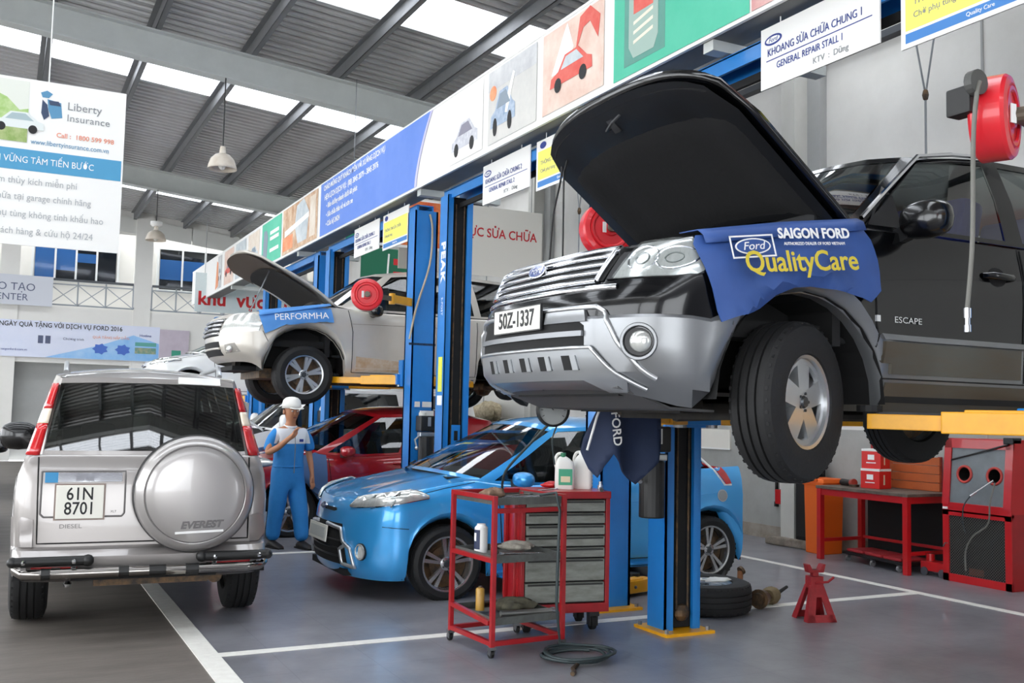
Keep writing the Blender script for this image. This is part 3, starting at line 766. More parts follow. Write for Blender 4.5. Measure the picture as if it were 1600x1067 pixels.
    fline([(.545, .547), (-.545, .547), (-.70, .365)], .009, 'skid_edge', M_alu, r, out=.014)
    for y in (-.42, -.24, -.06, .12, .30):
        c.patch('skid_slot', [(y-.052, .45), (y-.04, .515), (y+.052, .515), (y+.04, .45)], 'front', M_blkm, off=.017)
        c.patch('slot_lip', [(y-.052, .45), (y-.04, .515), (y-.01, .515), (y-.02, .45)], 'front', SK, off=.022)
    # lower vents and fog lamps
    for y in (-.52, -.46): c.patch('vent_slot', [(y-.02, .325), (y-.015, .345), (y+.02, .345), (y+.015, .325)], 'front', M_blkm, off=.003, step=.02)
    for sy in (1, -1):
        p = fx(-.735*sy, .568); h_, n, *_ = c.bvh.ray_cast(V((-3, -.735*sy, .568)), V((1, 0, 0)))
        q = n.to_track_quat('Z', 'Y').to_matrix().to_4x4(); T = MX.Translation(p) @ q
        f = MB().lathe([(.082, .004), (.078, .014), (.068, .014), (.058, -.01)], T, 28).build('fog_lamp_ring', CL, r, world=False, smooth=50)
        MB().lathe([(.06, .006), (0, .004)], T, 24).build('fog_lamp_recess', M_trim, f, world=False)
        MB().lathe([(.047, .008), (.04, .026), (.02, .034), (0, .036)], T @ MX.Translation((0.008*sy, 0, 0)), 24).build('fog_lamp', M_head, f, world=False, smooth=60)
    # number plate
    x = fx(0, .70).x-.025
    pl = MB().box((x, 0.01, .70), (.012, .475, .112)).build('number_plate', M_plate, r, world=False, bevel=.003)
    MB().box((x+.002, 0.01, .70), (.012, .485, .122)).build('plate_holder', M_trim, pl, world=False)
    def ftext(s, size, y, z, xx, m, par, **k):
        T = frame((xx, y, z), (0, -1, 0), (0, 0, 1)); o = text(s, size, T, m, par, **k); sx = k.get('sx', 1.); o.matrix_local = T @ MX.Diagonal((sx, 1, 1, 1)); return o
    ftext('50Z-1337', .108, .01, .70, x-.008, M_inkk, pl, sx=.86, bold=.002)
    # doors and shut lines
    c.gap('shut_line', [(1.40, 1.17), (1.43, .95), (1.44, .45)]); c.gap('shut_line', [(2.50, 1.17), (2.50, .46)]); c.gap('shut_line', [(1.44, .452), (3.06, .452)])
    c.gap('shut_line', [(2.50, .46), (2.52, 1.16)]); c.gap('bumper_seam', [(.575, .67), (.60, .40)], m=mat('seam_grey', '#3b3c3e', .7))
    for sy in (1, -1):
        for (x0, x1) in ((1.47, 2.46), (2.54, 3.08)):
            pl_ = [(x0, .475), (x0, .628), (x1, .628), (x1, .475)] if x1 < 2.5 else [(x0, .475), (x0, .628), (x1, .628), (x1-.04, .475)]
            if sy > 0: c.patch('door_cladding', pl_, 'side', CLd, off=.014, both=True)
    c.patch('sill_trim', [(1.42, .30), (1.40, .435), (3.1, .435), (3.08, .30)], 'side', CLd, off=.008, both=True)
    c.patch('rub_strip', [(1.46, .636), (1.45, .656), (3.09, .656), (3.09, .636)], 'side', CL, off=.02, both=True)
    for sy in (-1, 1):
        for xx in (2.30, 3.0):
            h_, n, *_ = c.bvh.ray_cast(V((xx, 3*sy, 1.0)), V((0, -sy, 0)))
            c.patch('handle_recess', [(xx-.07+.07*cos(a)+.07, 1.0+.05*sin(a)) for a in [2*pi*i/16 for i in range(16)]], 'side', M_blkm, off=.002, step=.03, both=False) if sy < 0 else None
            MB().tube([h_+V((-.11, 0, 0)), h_+V((-.07, sy*.03, 0)), h_+V((.07, sy*.032, 0)), h_+V((.12, sy*.004, 0))], [.016, .02, .02, .014], 8).build('door_handle', P, r, world=False, smooth=60)
    c.patch('side_repeater', [(1.375, .935), (1.385, .955), (1.43, .95), (1.45, .935), (1.41, .925)], 'side', M_amb, off=.006, step=.02, both=True)
    c.patch('keyhole', [(1.36, 1.075), (1.375, 1.10), (1.41, 1.095), (1.41, 1.075), (1.385, 1.065)], 'side', M_chr, off=.005, step=.02)
    c.patch('fender_badge', [(1.43, .72), (1.43, .75), (1.455, .75), (1.455, .72)], 'side', M_chr, off=.006, step=.02)
    h_, n, *_ = c.bvh.ray_cast(V((1.65, -3, .735)), V((0, 1, 0)))
    T = frame(h_+V((0, -.004, 0)), (1, 0, 0), (0, 0, 1)); o = text('ESCAPE', .042, T, M_chr, r, sx=1.35); o.matrix_local = T @ MX.Diagonal((1.35, 1, 1, 1)); o.name = 'model_lettering'
    c.mirror((1.635, -.975, 1.215), (.17, .27, .185), mat('mirror_black_gloss', '#0a0a0c', .08, coat=1., spec=.8))
    c.patch('mirror_sail', [(1.47, 1.2), (1.68, 1.43), (1.70, 1.2)], 'side', M_trim, off=.006, both=True)
    MB().tube([(1.42, -.80, 1.225), (1.66, -.745, 1.41), (1.96, -.67, 1.63), (2.2, -.685, 1.668), (2.45, -.69, 1.685)], .012, 6).build('gutter_trim', M_chr, r, world=False)
    MB().tube([(1.35, -.5, 1.215), (1.36, 0.0, 1.235), (1.45, .35, 1.27)], .010, 6).tube([(1.3, .1, 1.215), (1.33, .45, 1.24), (1.45, .62, 1.27)], .010, 6).build('wiper', M_blkm, r, world=False)
    # wheels, axle stubs, subframe seen from below
    for xx in (af, ar):
        for sy in (-1, 1):
            if xx == af and sy > 0: continue      # the far front wheel is off the car
            wheel(r, (xx-.005, sy*.765, zw), .37, .225, .215, 'five', sy, steer=19 if xx == af else 0)
        MB().cyl((xx, -.6, zw), (xx, .6, zw), .035).cyl((xx, -.62, zw), (xx, -.5, zw), .09).cyl((xx, .62, zw), (xx, .5, zw), .09).build('axle', M_greas, r, world=False)
    m = MB().bb((.62, -.45, .27), (.75, .45, .36)).bb((.92, -.5, .24), (1.05, .5, .32)).tube([(1.0, .1, .26), (1.6, .2, .28), (2.6, .25, .28), (3.6, .3, .3)], .035, 8).bb((1.3, -.2, .25), (1.7, .15, .36))
    m.build('subframe', mat('underbody_black', '#1b1a19', .6, .3, var=.6, vscale=12, col2='#3a332b'), r, world=False); c.patch('under_tray', [(.2, -.6), (.2, .6), (.6, .6), (.6, -.6)], 'top', M_blkm, off=.0) if False else MB().grid([[(x, y, z) for y in (-.6, -.3, 0, .3, .6)] for x, z in ((.17, .372), (.3, .335), (.45, .285), (.7, .275))]).build('under_tray', mat('under_tray_grey', '#5a5a5a', .6), r, world=False, thick=.01)
    return r, c
suv, suv_car = black_suv()
# ---------------------------------------------------------------- two-post lifts
LX0, LX1 = 4.03, 4.31
def post(t, y, d, hgt=3.72, name='post', flare=False):
    """U channel; y = face of the open side, d=+1 when the channel lies behind that face (opens towards -y)"""
    yb = y+d*.22; lo, hi = min(y, yb), max(y, yb); mb = MB()
    mb.bb((LX0, lo, .02), (LX0+.022, hi, hgt)).bb((LX1-.022, lo, .02), (LX1, hi, hgt))
    mb.bb((LX0, yb-.022 if d > 0 else yb, .02), (LX1, yb if d > 0 else yb+.022, hgt))
    mb.bb((LX0, y-.0 if d > 0 else y-.03, .02), (LX0+.055, y+.03 if d > 0 else y, hgt)).bb((LX1-.06, y if d > 0 else y-.03, .02), (LX1, y+.03 if d > 0 else y, hgt))
    if flare:
        for s_, x in ((1, LX0), (-1, LX1)): mb.add([(x, lo, .02), (x-s_*.06, lo+.02, .02), (x-s_*.06, hi, .02), (x, hi, .02), (x, lo, .75), (x, hi, .75)], [(0, 1, 4), (2, 3, 5), (1, 2, 5, 4), (0, 3, 2, 1)])
    p = mb.build(name, M_blue, t)
    MB().bb((LX0+.03, y+.035*d, .03), (LX1-.03, y+.19*d, hgt-.02)).build('inner_slide', M_blkm, p)
    for dx in (.05, -.045): MB().cyl((LX0+.14+dx, y+.02*d, .1), (LX0+.14+dx, y+.02*d, hgt-.1), .008, n=6).build('lift_chain' if dx > 0 else 'cable', M_greas, p)
    MB().ball((LX0+.14, y+.02*d, .13), .06, 10, (1, .6, 1)).build('pulley', M_greas, p)
    b = MB().bb((LX0-.07, lo-.1, 0), (LX1+.05, hi+.06, .02)); b.build('base_plate', M_yel, t)
    for q in ((LX0-.04, lo-.06), (LX1+.02, lo-.06), (LX0-.04, hi+.03), (LX1+.02, hi+.03)): MB().cyl((q[0], q[1], .02), (q[0], q[1], .045), .016, n=6).build('anchor_bolt', M_steel, t)
    return p
def carriage(t, y, d, z):
    mb = MB().bb((LX0-.02, y-d*.01, z-.12), (LX1+.02, y-d*.12, z+.18)).bb((LX0-.06, y-d*.05, z-.1), (LX1+.06, y-d*.2, z+.02))
    return mb.build('carriage', M_blue, t, bevel=.006)
def arm(t, a, b, z, w=.13, h=.1, ext=.45):
    a, b = V((a[0], a[1], z)), V((b[0], b[1], z)); m = a.lerp(b, 1-ext); q = MB().bar(a, m, w, h)
    d = (b-a).normalized(); n = V((-d.y, d.x, 0))
    q.bar(a-d*.02+V((0, 0, h*.45)), a.lerp(b, .42)+V((0, 0, h*.45)), w*.8, .03)
    o = q.build('lift_arm', M_yel, t, bevel=.006)
    MB().bar(m-d*.12-V((0, 0, .005)), b, w*.72, h*.72).build('arm_extension', M_yel, o, bevel=.004)
    MB().cyl(b+V((0, 0, -.03)), b+V((0, 0, .045)), .03).cyl(b+V((0, 0, .045)), b+V((0, 0, .075)), .06).build('lift_pad', M_rub, o)
    MB().cyl(a-V((0, 0, h*.7)), a+V((0, 0, h*.8)), .045).build('arm_pin', M_steel, o)
    for k in (.3, .62): p = a.lerp(b, k)-n*w*.52; MB().ball(p, .014, 8).build('bolt', M_steel, o)
    return o
def top_beam(t, y0, y1, z=3.72):
    MB().bb((LX0+.03, y0, z-.04), (LX0+.05, y1, z+.06)).bb((LX0+.03, y0, z+.05), (LX1-.05, y1, z+.065)).bb((LX1-.07, y0, z-.04), (LX1-.05, y1, z+.06)).build('top_beam', M_blue, t)
    MB().bar((LX0+.15, y0+.1, z-.1), (LX0+.15, y1-.1, z-.1), .03, .05).build('limit_bar', M_blkm, t)
def power_unit(t, x, y, z, d, tank=True):
    mb = MB().box((x, y-d*.1, z+.1), (.2, .16, .17)); o = mb.build('power_unit', M_blk, t, bevel=.015)
    MB().box((x, y-d*.185, z+.12), (.035, .012, .10)).build('switch_plate', M_alu, o)
    MB().cyl((x-.05, y-d*.1, z+.16), (x-.05, y-d*.1, z+.22), .04).box((x, y-d*.1, z+.21), (.16, .02, .06)).build('motor_label', mat('label_white', '#d8d8d2', .6), o)
    MB().box((x, y-d*.1, z-.02), (.18, .1, .05)).build('pump_block', M_alu, o, bevel=.01)
    MB().cyl((x, y-d*.1, z-.42), (x, y-d*.1, z-.045), .085, n=20).build('oil_tank', M_blk, o, bevel=.01)
    MB().tube([(x-.08, y-d*.12, z-.03), (x-.15, y-d*.14, z-.08), (x-.13, y-d*.15, z-.16)], .011, 6).ball((x-.13, y-d*.15, z-.17), .022, 8).build('release_handle', M_alu, o)
    return o
def lift(label, ya, yb, z, pads=None, hgt=3.72, name='two_post_lift'):
    """ya: open face of the near post, yb: open face of the far post, z: carriage height"""
    t = thing(name, label, 'car lift', ((LX0+LX1)/2, (ya+yb)/2, 0))
    t['group'] = 'two-post lifts along the bays'; pa = post(t, ya, -1, hgt); pb = post(t, yb, 1, hgt)
    if hgt > 3: top_beam(t, ya-.2, yb+.2)
    else: MB().bb((LX0+.02, ya, .0), (LX1-.02, yb, .03)).build('floor_plate', M_blue, t)
    carriage(t, ya, -1, z); carriage(t, yb, 1, z)
    cy = (ya+yb)/2
    for (y, d, P) in ((ya, 1, pads[0]), (yb, -1, pads[1])):
        for sx, q in ((-1, P[0]), (1, P[1])):
            if q: arm(t, (LX0+.14+sx*.13, y+d*.12), q, z-.05)
    return t, pa, pb
L1, l1a, l1b = lift('blue two-post lift with yellow arms carrying the black SUV', 2.68, 5.53, 1.5, (((3.70, 3.46), (5.3, 3.5)), ((3.45, 4.95), (5.3, 4.95))))
L2, l2a, l2b = lift('tall blue two-post lift standing over the bright blue hatchback', 6.60, 9.40, .13, (((4.72, 6.95), (5.25, 6.98)), ((3.1, 8.9), (5.2, 8.9))))
L3, l3a, l3b = lift('blue two-post lift with yellow arms carrying the dusty silver SUV', 10.57, 13.60, 1.85, (((3.45, 11.35), (5.2, 11.3)), ((3.4, 12.8), (5.2, 12.8))))
L4, l4a, l4b = lift('farthest blue two-post lift behind the raised silver SUV', 14.45, 17.45, .15, (((3.3, 15.1), (5.2, 15.1)), ((3.3, 16.8), (5.2, 16.8))))
# lettering and labels on the second lift's far post
T = frame((LX0-.004, 9.51, 2.95), (0, 0, -1), (0, 1, 0))
T = frame((LX0-.003, 9.51, 3.02), (0, 0, -1), (0, -1, 0))
text('PEAK', .15, T, M_inkw, l2b, name='lettering', sx=1.1, space=1.15, bold=.006)
text('2-POST', .06, frame((LX0-.003, 9.51, 2.55), (0, 0, -1), (0, -1, 0)), M_inkw, l2b, name='lettering')
MB().bb((LX0-.004, 9.46, 1.66), (LX0, 9.56, 2.02)).build('warning_label', mat('label_yellow', '#e3e34a', .5), l2b)
MB().bb((LX0-.004, 9.45, 1.52), (LX0, 9.57, 1.62)).build('maker_label', M_inkw, l2b)
MB().bb((LX0+.09, 9.392, 1.02), (LX1-.09, 9.40, 1.32)).build('cover_plate', M_blue, l2b, bevel=.003)
MB().bb((LX0+.12, 9.388, 1.16), (LX1-.12, 9.393, 1.26)).build('sticker', M_blk, l2b)
power_unit(L3, 4.19, 10.34, 1.22, 1)
power_unit(L1, 3.88, 5.60, 1.2, 1)
power_unit(L4, 4.19, 14.22, 1.25, 1)
MB().bb((4.08, 10.325, 1.5), (4.14, 10.335, 1.56)).bb((4.17, 10.325, 1.5), (4.28, 10.335, 1.56)).build('rating_label', mat('label_white', '#d8d8d2', .6), L3)
MB().bb((LX0-.03, 10.35, 2.19), (LX1+.01, 10.36, 2.215)).build('cable_clamp', mat('clamp_dark', '#1d3550', .5), L3)
MB().tube(catmull([(4.2, 10.33, 3.68), (4.23, 10.32, 3.5), (4.2, 10.3, 3.1), (4.05, 10.29, 2.6), (3.98, 10.29, 2.25)], 6), .012, 6).build('air_hose', mat('hose_beige', '#b7a990', .6), L3)
# ---------------------------------------------------------------- shared car helpers
def gl_text(c, s, size, o, ux, uy, m, par, sx=1., **k):
    T = frame(o, ux, uy); t = text(s, size, T, m, par, sx=sx, **k); t.matrix_local = T @ MX.Diagonal((sx, 1, 1, 1)); return t
def skin_pt(c, axis, a, b, sy=1):
    o, d = {'front': (V((-3, a, b)), V((1, 0, 0))), 'rear': (V((9, a, b)), V((-1, 0, 0))), 'side': (V((a, -3*sy, b)), V((0, sy, 0)))}[axis]
    h, n, *_ = c.bvh.ray_cast(o, d)
    if h is None: h, n, *_ = c.bvh.find_nearest(o+d*2)
    return h
def skin_line(c, axis, pts, rad, name, m, par, k=8, out=.0, sy=1):
    P = []
    d = {'front': V((-1, 0, 0)), 'rear': V((1, 0, 0)), 'side': V((0, -sy, 0))}[axis]
    for a, b in zip(pts, pts[1:]):
        for i in range(k): P.append(skin_pt(c, axis, lerp(a[0], b[0], i/k), lerp(a[1], b[1], i/k), sy)+d*out)
    P.append(skin_pt(c, axis, *pts[-1], sy)+d*out)
    return MB().tube(P, rad, 7).build(name, m, par, world=False, smooth=60)
def oval_badge(o, ux, uy, par, a=.07, b=.03):
    T = frame(o, ux, uy); ring = [2*pi*i/24 for i in range(24)]
    e = MB().prism([(a*cos(t), b*sin(t)) for t in ring], .008, T).build('emblem', M_chr, par, world=False)
    MB().prism([(a*.9*cos(t), b*.82*sin(t)) for t in ring], .0095, T).build('emblem_field', mat('emblem_blue', '#17347e', .2, coat=1.), e, world=False)
    gl_text(None, 'Ford', b*1.45, T @ V((0, 0, .0105)), ux, uy, M_chr, e, shear=.3)
    return e
def arch_xs(a, xa, extra):
    x = list(extra)
    for xc, R in a: x += [xc+R*cos(pi*i/12) for i in range(13)]
    return sorted(set(round(v, 4) for v in x if v > xa))

# ---------------------------------------------------------------- silver SUV parked with its tail to the viewer
def parked_suv():
    P = mat('silver_beige_paint', '#a39e9b', .3, .6, coat=.8)
    Pg = mat('bumper_grey_beige', '#95908e', .32, .55, coat=.7)
    r = thing('car', 'silver SUV parked in the lane with its tail and covered spare wheel towards us', 'car', (1.125, 11.02, 0), radians(-93.5))
    zw = .36; A = [(.92, .46), (3.52, .46)]
    c = Car(r, dict(xa=.6, xb=3.99, xs=arch_xs(A, .6, [1.5, 1.8, 2.1, 2.4, 2.7, 2.95]), nf=10, nr=10, arches=A, zw=zw, Wm=.79, L=4.2, crown=.05))
    rg = [dict(W=.72, xf=.1, xr=4.12, z=.33, er=3.6), dict(W=.775, xf=.03, xr=4.22, z=.37, er=4, k=1), dict(W=.785, xf=.0, xr=4.25, z=.43, er=4.2, k=2, flare=.02), dict(W=.785, xf=.0, xr=4.25, z=.50, er=4.2, k=3, flare=.02), dict(W=.78, xf=.02, xr=4.2, z=.535, er=4.2, k=3.5, flare=.02)]
    ru = [rg[-1], dict(W=.775, xf=.02, xr=4.12, z=.55, er=4.6, k=4, flare=.02), dict(W=.785, xf=.02, xr=4.115, z=.70, er=4.6, k=5, flare=.015), dict(W=.785, xf=.04, xr=4.11, z=.85, er=4.6, k=6), dict(W=.77, xf=.08, xr=4.09, z=1.0, er=4.6, k=7), dict(W=.735, xf=.14, xr=4.06, z=[(0, 1.02), (1.3, 1.1), (4.2, 1.11)], er=4.8, k=8), dict(W=.715, xf=.17, xr=4.05, z=[(0, 1.03), (1.3, 1.115), (4.2, 1.125)], er=4.8, k=8)]
    c.body([('rear_bumper', Pg, rg), ('body_shell', P, ru)])
    st = [(1.2, 0, 1.13, 1.75, 0, 1.64, 'W'), (1.25, -.5, 1.13, 1.82, -.42, 1.63, 'W'), (1.35, -.66, 1.125, 1.9, -.54, 1.61, 'P', 'S'), (1.45, -.71, 1.125, 1.98, -.575, 1.62, 'G', 'S'), (2.3, -.715, 1.125, 2.3, -.59, 1.655, 'P', 'S'), (2.42, -.715, 1.125, 2.4, -.59, 1.66, 'G', 'S'),
          (3.1, -.71, 1.125, 3.0, -.59, 1.665, 'P', 'S'), (3.22, -.71, 1.125, 3.1, -.59, 1.665, 'G', 'S'), (3.86, -.70, 1.125, 3.68, -.585, 1.645, 'P', 'S'), (3.97, -.672, 1.125, 3.80, -.563, 1.63, 'P', 'S'), (4.025, -.632, 1.125, 3.87, -.545, 1.622, 'R'), (4.045, -.35, 1.125, 3.905, -.3, 1.632, 'R'), (4.05, 0, 1.125, 3.915, 0, 1.636, 'R')]
    c.cabin(st, P, glassmat('rear_glass_dark', (.14, .16, .15), .13), glassmat('rear_side_glass', (.12, .14, .14), .10))
    c.under(.36)
    c.cabin_inside(1.4, 3.9, .55, 1.08, .62, rows=3)
    hr = c.hood_rows(1.24, .05, cow=.1); MB().grid(hr).build('bonnet', P, r, world=False, smooth=45)
    # tail lamps up the rear pillars
    for sy in (1, -1):
        def pt(t, e):   # t up the pillar, e across it
            a = V((lerp(4.0, 3.835, t)+.012, lerp(-.735, -.60, t), lerp(1.125, 1.60, t))); b = V((lerp(4.035, 3.875, t)+.014, lerp(-.652, -.562, t), lerp(1.125, 1.60, t)))
            p = a.lerp(b, e); p.y *= sy; return p
        for (t0, t1, m, nm) in ((0, .42, M_tail, 'tail_lamp'), (.42, .62, M_amb, 'indicator_lens'), (.62, .97, M_tail, 'tail_lamp')):
            rows = [[pt(lerp(t0, t1, i/5), j/4)+V((.012*sin(pi*j/4), 0, 0)) for j in range(5)] for i in range(6)]
            MB().grid(rows, flip=sy < 0).build(nm, m, r, world=False, smooth=60, thick=.03)
    # tailgate outline, recess for the plate, handle strip
    c.gap('shut_line', [(-.655, 1.11), (-.64, .57), (.655, .57), (.655, 1.11)], 'rear', both=False, w=.01)
    rc = c.patch('plate_recess', [(-.625, .74), (-.625, 1.02), (-.14, 1.02), (-.14, .74)], 'rear', P, off=-.002)[0]
    skin_line(c, 'rear', [(-.63, 1.02), (-.63, .755), (-.61, .735), (-.15, .735), (-.135, .755), (-.135, 1.02), (-.63, 1.02)], .006, 'recess_edge', mat('edge_grey', '#6d6a69', .5), r, out=.001)
    for y0, y1, z0, z1, m, nm, o in ((-.60, -.155, .955, 1.01, M_chr, 'chrome_strip', .014), (-.61, -.535, .95, 1.012, mat('sticker_blue', '#2f86b8', .5), 'sticker', .02)):
        c.patch(nm, [(y0, z0), (y0, z1), (y1, z1), (y1, z0)], 'rear', m, off=o)
    x = skin_pt(c, 'rear', -.4, .83).x+.02
    pl = MB().box((x, -.402, .83), (.012, .28, .212)).build('number_plate', M_plate, r, world=False, bevel=.004)
    MB().box((x-.004, -.402, .83), (.012, .30, .23)).build('plate_frame', mat('frame_brown', '#8b7a72', .5), pl, world=False)
    for s, z in (('61N', .878), ('8701', .786)): gl_text(c, s, .112, (x+.0065, -.402, z), (0, 1, 0), (0, 0, 1), M_inkk, pl, sx=.82, bold=.0012)
    gl_text(c, 'DIESEL', .038, (skin_pt(c, 'rear', -.45, .675).x+.003, -.45, .675), (0, 1, 0), (0, 0, 1), mat('badge_grey', '#6b6868', .3, .6), r, sx=1.2, name='badge_lettering')
    gl_text(c, 'XLT', .02, (skin_pt(c, 'rear', -.2, .765).x+.005, -.2, .765), (0, 1, 0), (0, 0, 1), M_inkk, r, name='badge_lettering')
    MB().tube([V((x+.01, .035, 1.0)), V((x+.05, .05, 1.005)), V((x+.03, .1, 1.04))], .012, 6).build('gate_handle', M_blk, r, world=False)
    c.patch('high_stop_lamp', [(.18, 1.60), (.18, 1.635), (.46, 1.632), (.46, 1.595)], 'rear', M_white, off=.02)
    # bumper: corner mouldings, step tubes with black sleeves
    for sy in (1, -1):
        c.patch('corner_moulding', [(.665*sy, .545), (.665*sy, .72), (.72*sy, .735), (.785*sy, .735), (.785*sy, .545)], 'rear', Pg, off=.012)
        c.patch('bumper_reflector', [(.40*sy, .40), (.40*sy, .44), (.66*sy, .44), (.66*sy, .40)], 'rear', M_tail, off=.006)
        MB().cyl((4.30, .34*sy, .485), (4.30, .76*sy, .485), .03).ball((4.30, .34*sy, .485), .038, 10).ball((4.30, .76*sy, .485), .034, 10).build('step_tube', M_blk, r, world=False, smooth=40)
        for y in (.42, .70): MB().bar((4.2, y*sy, .49), (4.31, y*sy, .44), .03).ball((4.335, y*sy, .485), .016, 8).build('tube_bracket', M_chr, r, world=False)
    t = MB().tube([(4.18, -.745, .42), (4.29, -.70, .41), (4.32, -.6, .41), (4.32, .62, .41), (4.3, .71, .42), (4.22, .745, .43)], .032, 10).build('tow_tube', mat('dark_chrome', '#8e8a86', .12, 1.), r, world=False, smooth=50)
    for a, b in ((-.60, -.55), (-.16, -.10), (.02, .12), (.24, .32)): MB().cyl((4.32, a, .41), (4.32, b, .41), .036).build('tube_sleeve', M_blk, t, world=False)
    for y in (-.13, -.52, .4): MB().bar((4.1, y, .42), (4.32, y, .41), .05).build('tube_bracket', M_blk, r, world=False)
    MB().ball((4.2, -.45, .33), .025, 8).build('tow_ball', M_chr, r, world=False)
    # spare wheel in its hard cover
    T = MX.Translation((4.06, .285, .885)) @ MX.Rotation(radians(90), 4, 'Y')
    MB().lathe([(.0, 0), (.25, 0), (.33, .02), (.372, .07), (.376, .12)], T, 48).build('spare_tyre', M_rub, r, world=False, smooth=40)
    cv = MB().lathe([(.372, .11), (.376, .14), (.374, .20), (.355, .235), (.318, .252), (.312, .248), (.306, .252), (.25, .266), (.12, .274), (0, .276)], T, 64).build('spare_cover', mat('spare_cover_silver', '#aeaaa8', .28, .5, coat=.9), r, world=False, smooth=40)
    MB().lathe([(.378, .10), (.381, .115), (.381, .145), (.378, .15)], T, 64).build('cover_rim', M_trim, cv, world=False, smooth=60)
    MB().tube([T @ V((.374*cos(a), .374*sin(a), .195)) for a in [2*pi*i/56 for i in range(56)]], .006, 6, True).build('cover_edge', mat('edge_dark', '#3c3b3b', .5), cv, world=False, smooth=60)
    MB().tube([T @ V((.309*cos(a), .309*sin(a), .25)) for a in [2*pi*i/48 for i in range(48)]], .004, 5, True).build('cover_groove', mat('edge_grey', '#6d6a69', .5), cv, world=False)
    gl_text(c, 'EVEREST', .062, (4.332, .325, .69), (0, 1, .03), (0, -.03, 1), mat('badge_grey', '#6b6868', .3, .6), cv, sx=1.1, shear=.25, bold=.003)
    MB().box((4.327, .315, .645), (.004, .30, .014), rotx(2)).build('badge_line', M_inkw, cv, world=False)
    # roof rails, wheels
    for sy in (-1, 1): MB().tube([(2.0, .53*sy, 1.66), (2.08, .53*sy, 1.73), (3.2, .53*sy, 1.745), (3.3, .53*sy, 1.68)], .018, 8).build('roof_rail', M_alu, r, world=False, smooth=60)
    for xx, _ in A:
        for sy in (-1, 1): wheel(r, (xx, sy*.685, zw), .36, .225, .22, 'five', sy)
        MB().cyl((xx, -.6, zw), (xx, .6, zw), .05).ball((xx, 0, zw), .14, 12).build('axle', M_blkm, r, world=False)
    MB().bb((3.9, -.3, .30), (4.15, .4, .37)).cyl((3.0, .4, .3), (4.1, .45, .33), .05).build('silencer', M_greas, r, world=False)
    c.mirror((1.52, -.89, 1.17), (.16, .30, .24), mat('mirror_black_gloss', '#0a0a0c', .08, coat=1., spec=.8))
    return r
parked_suv()

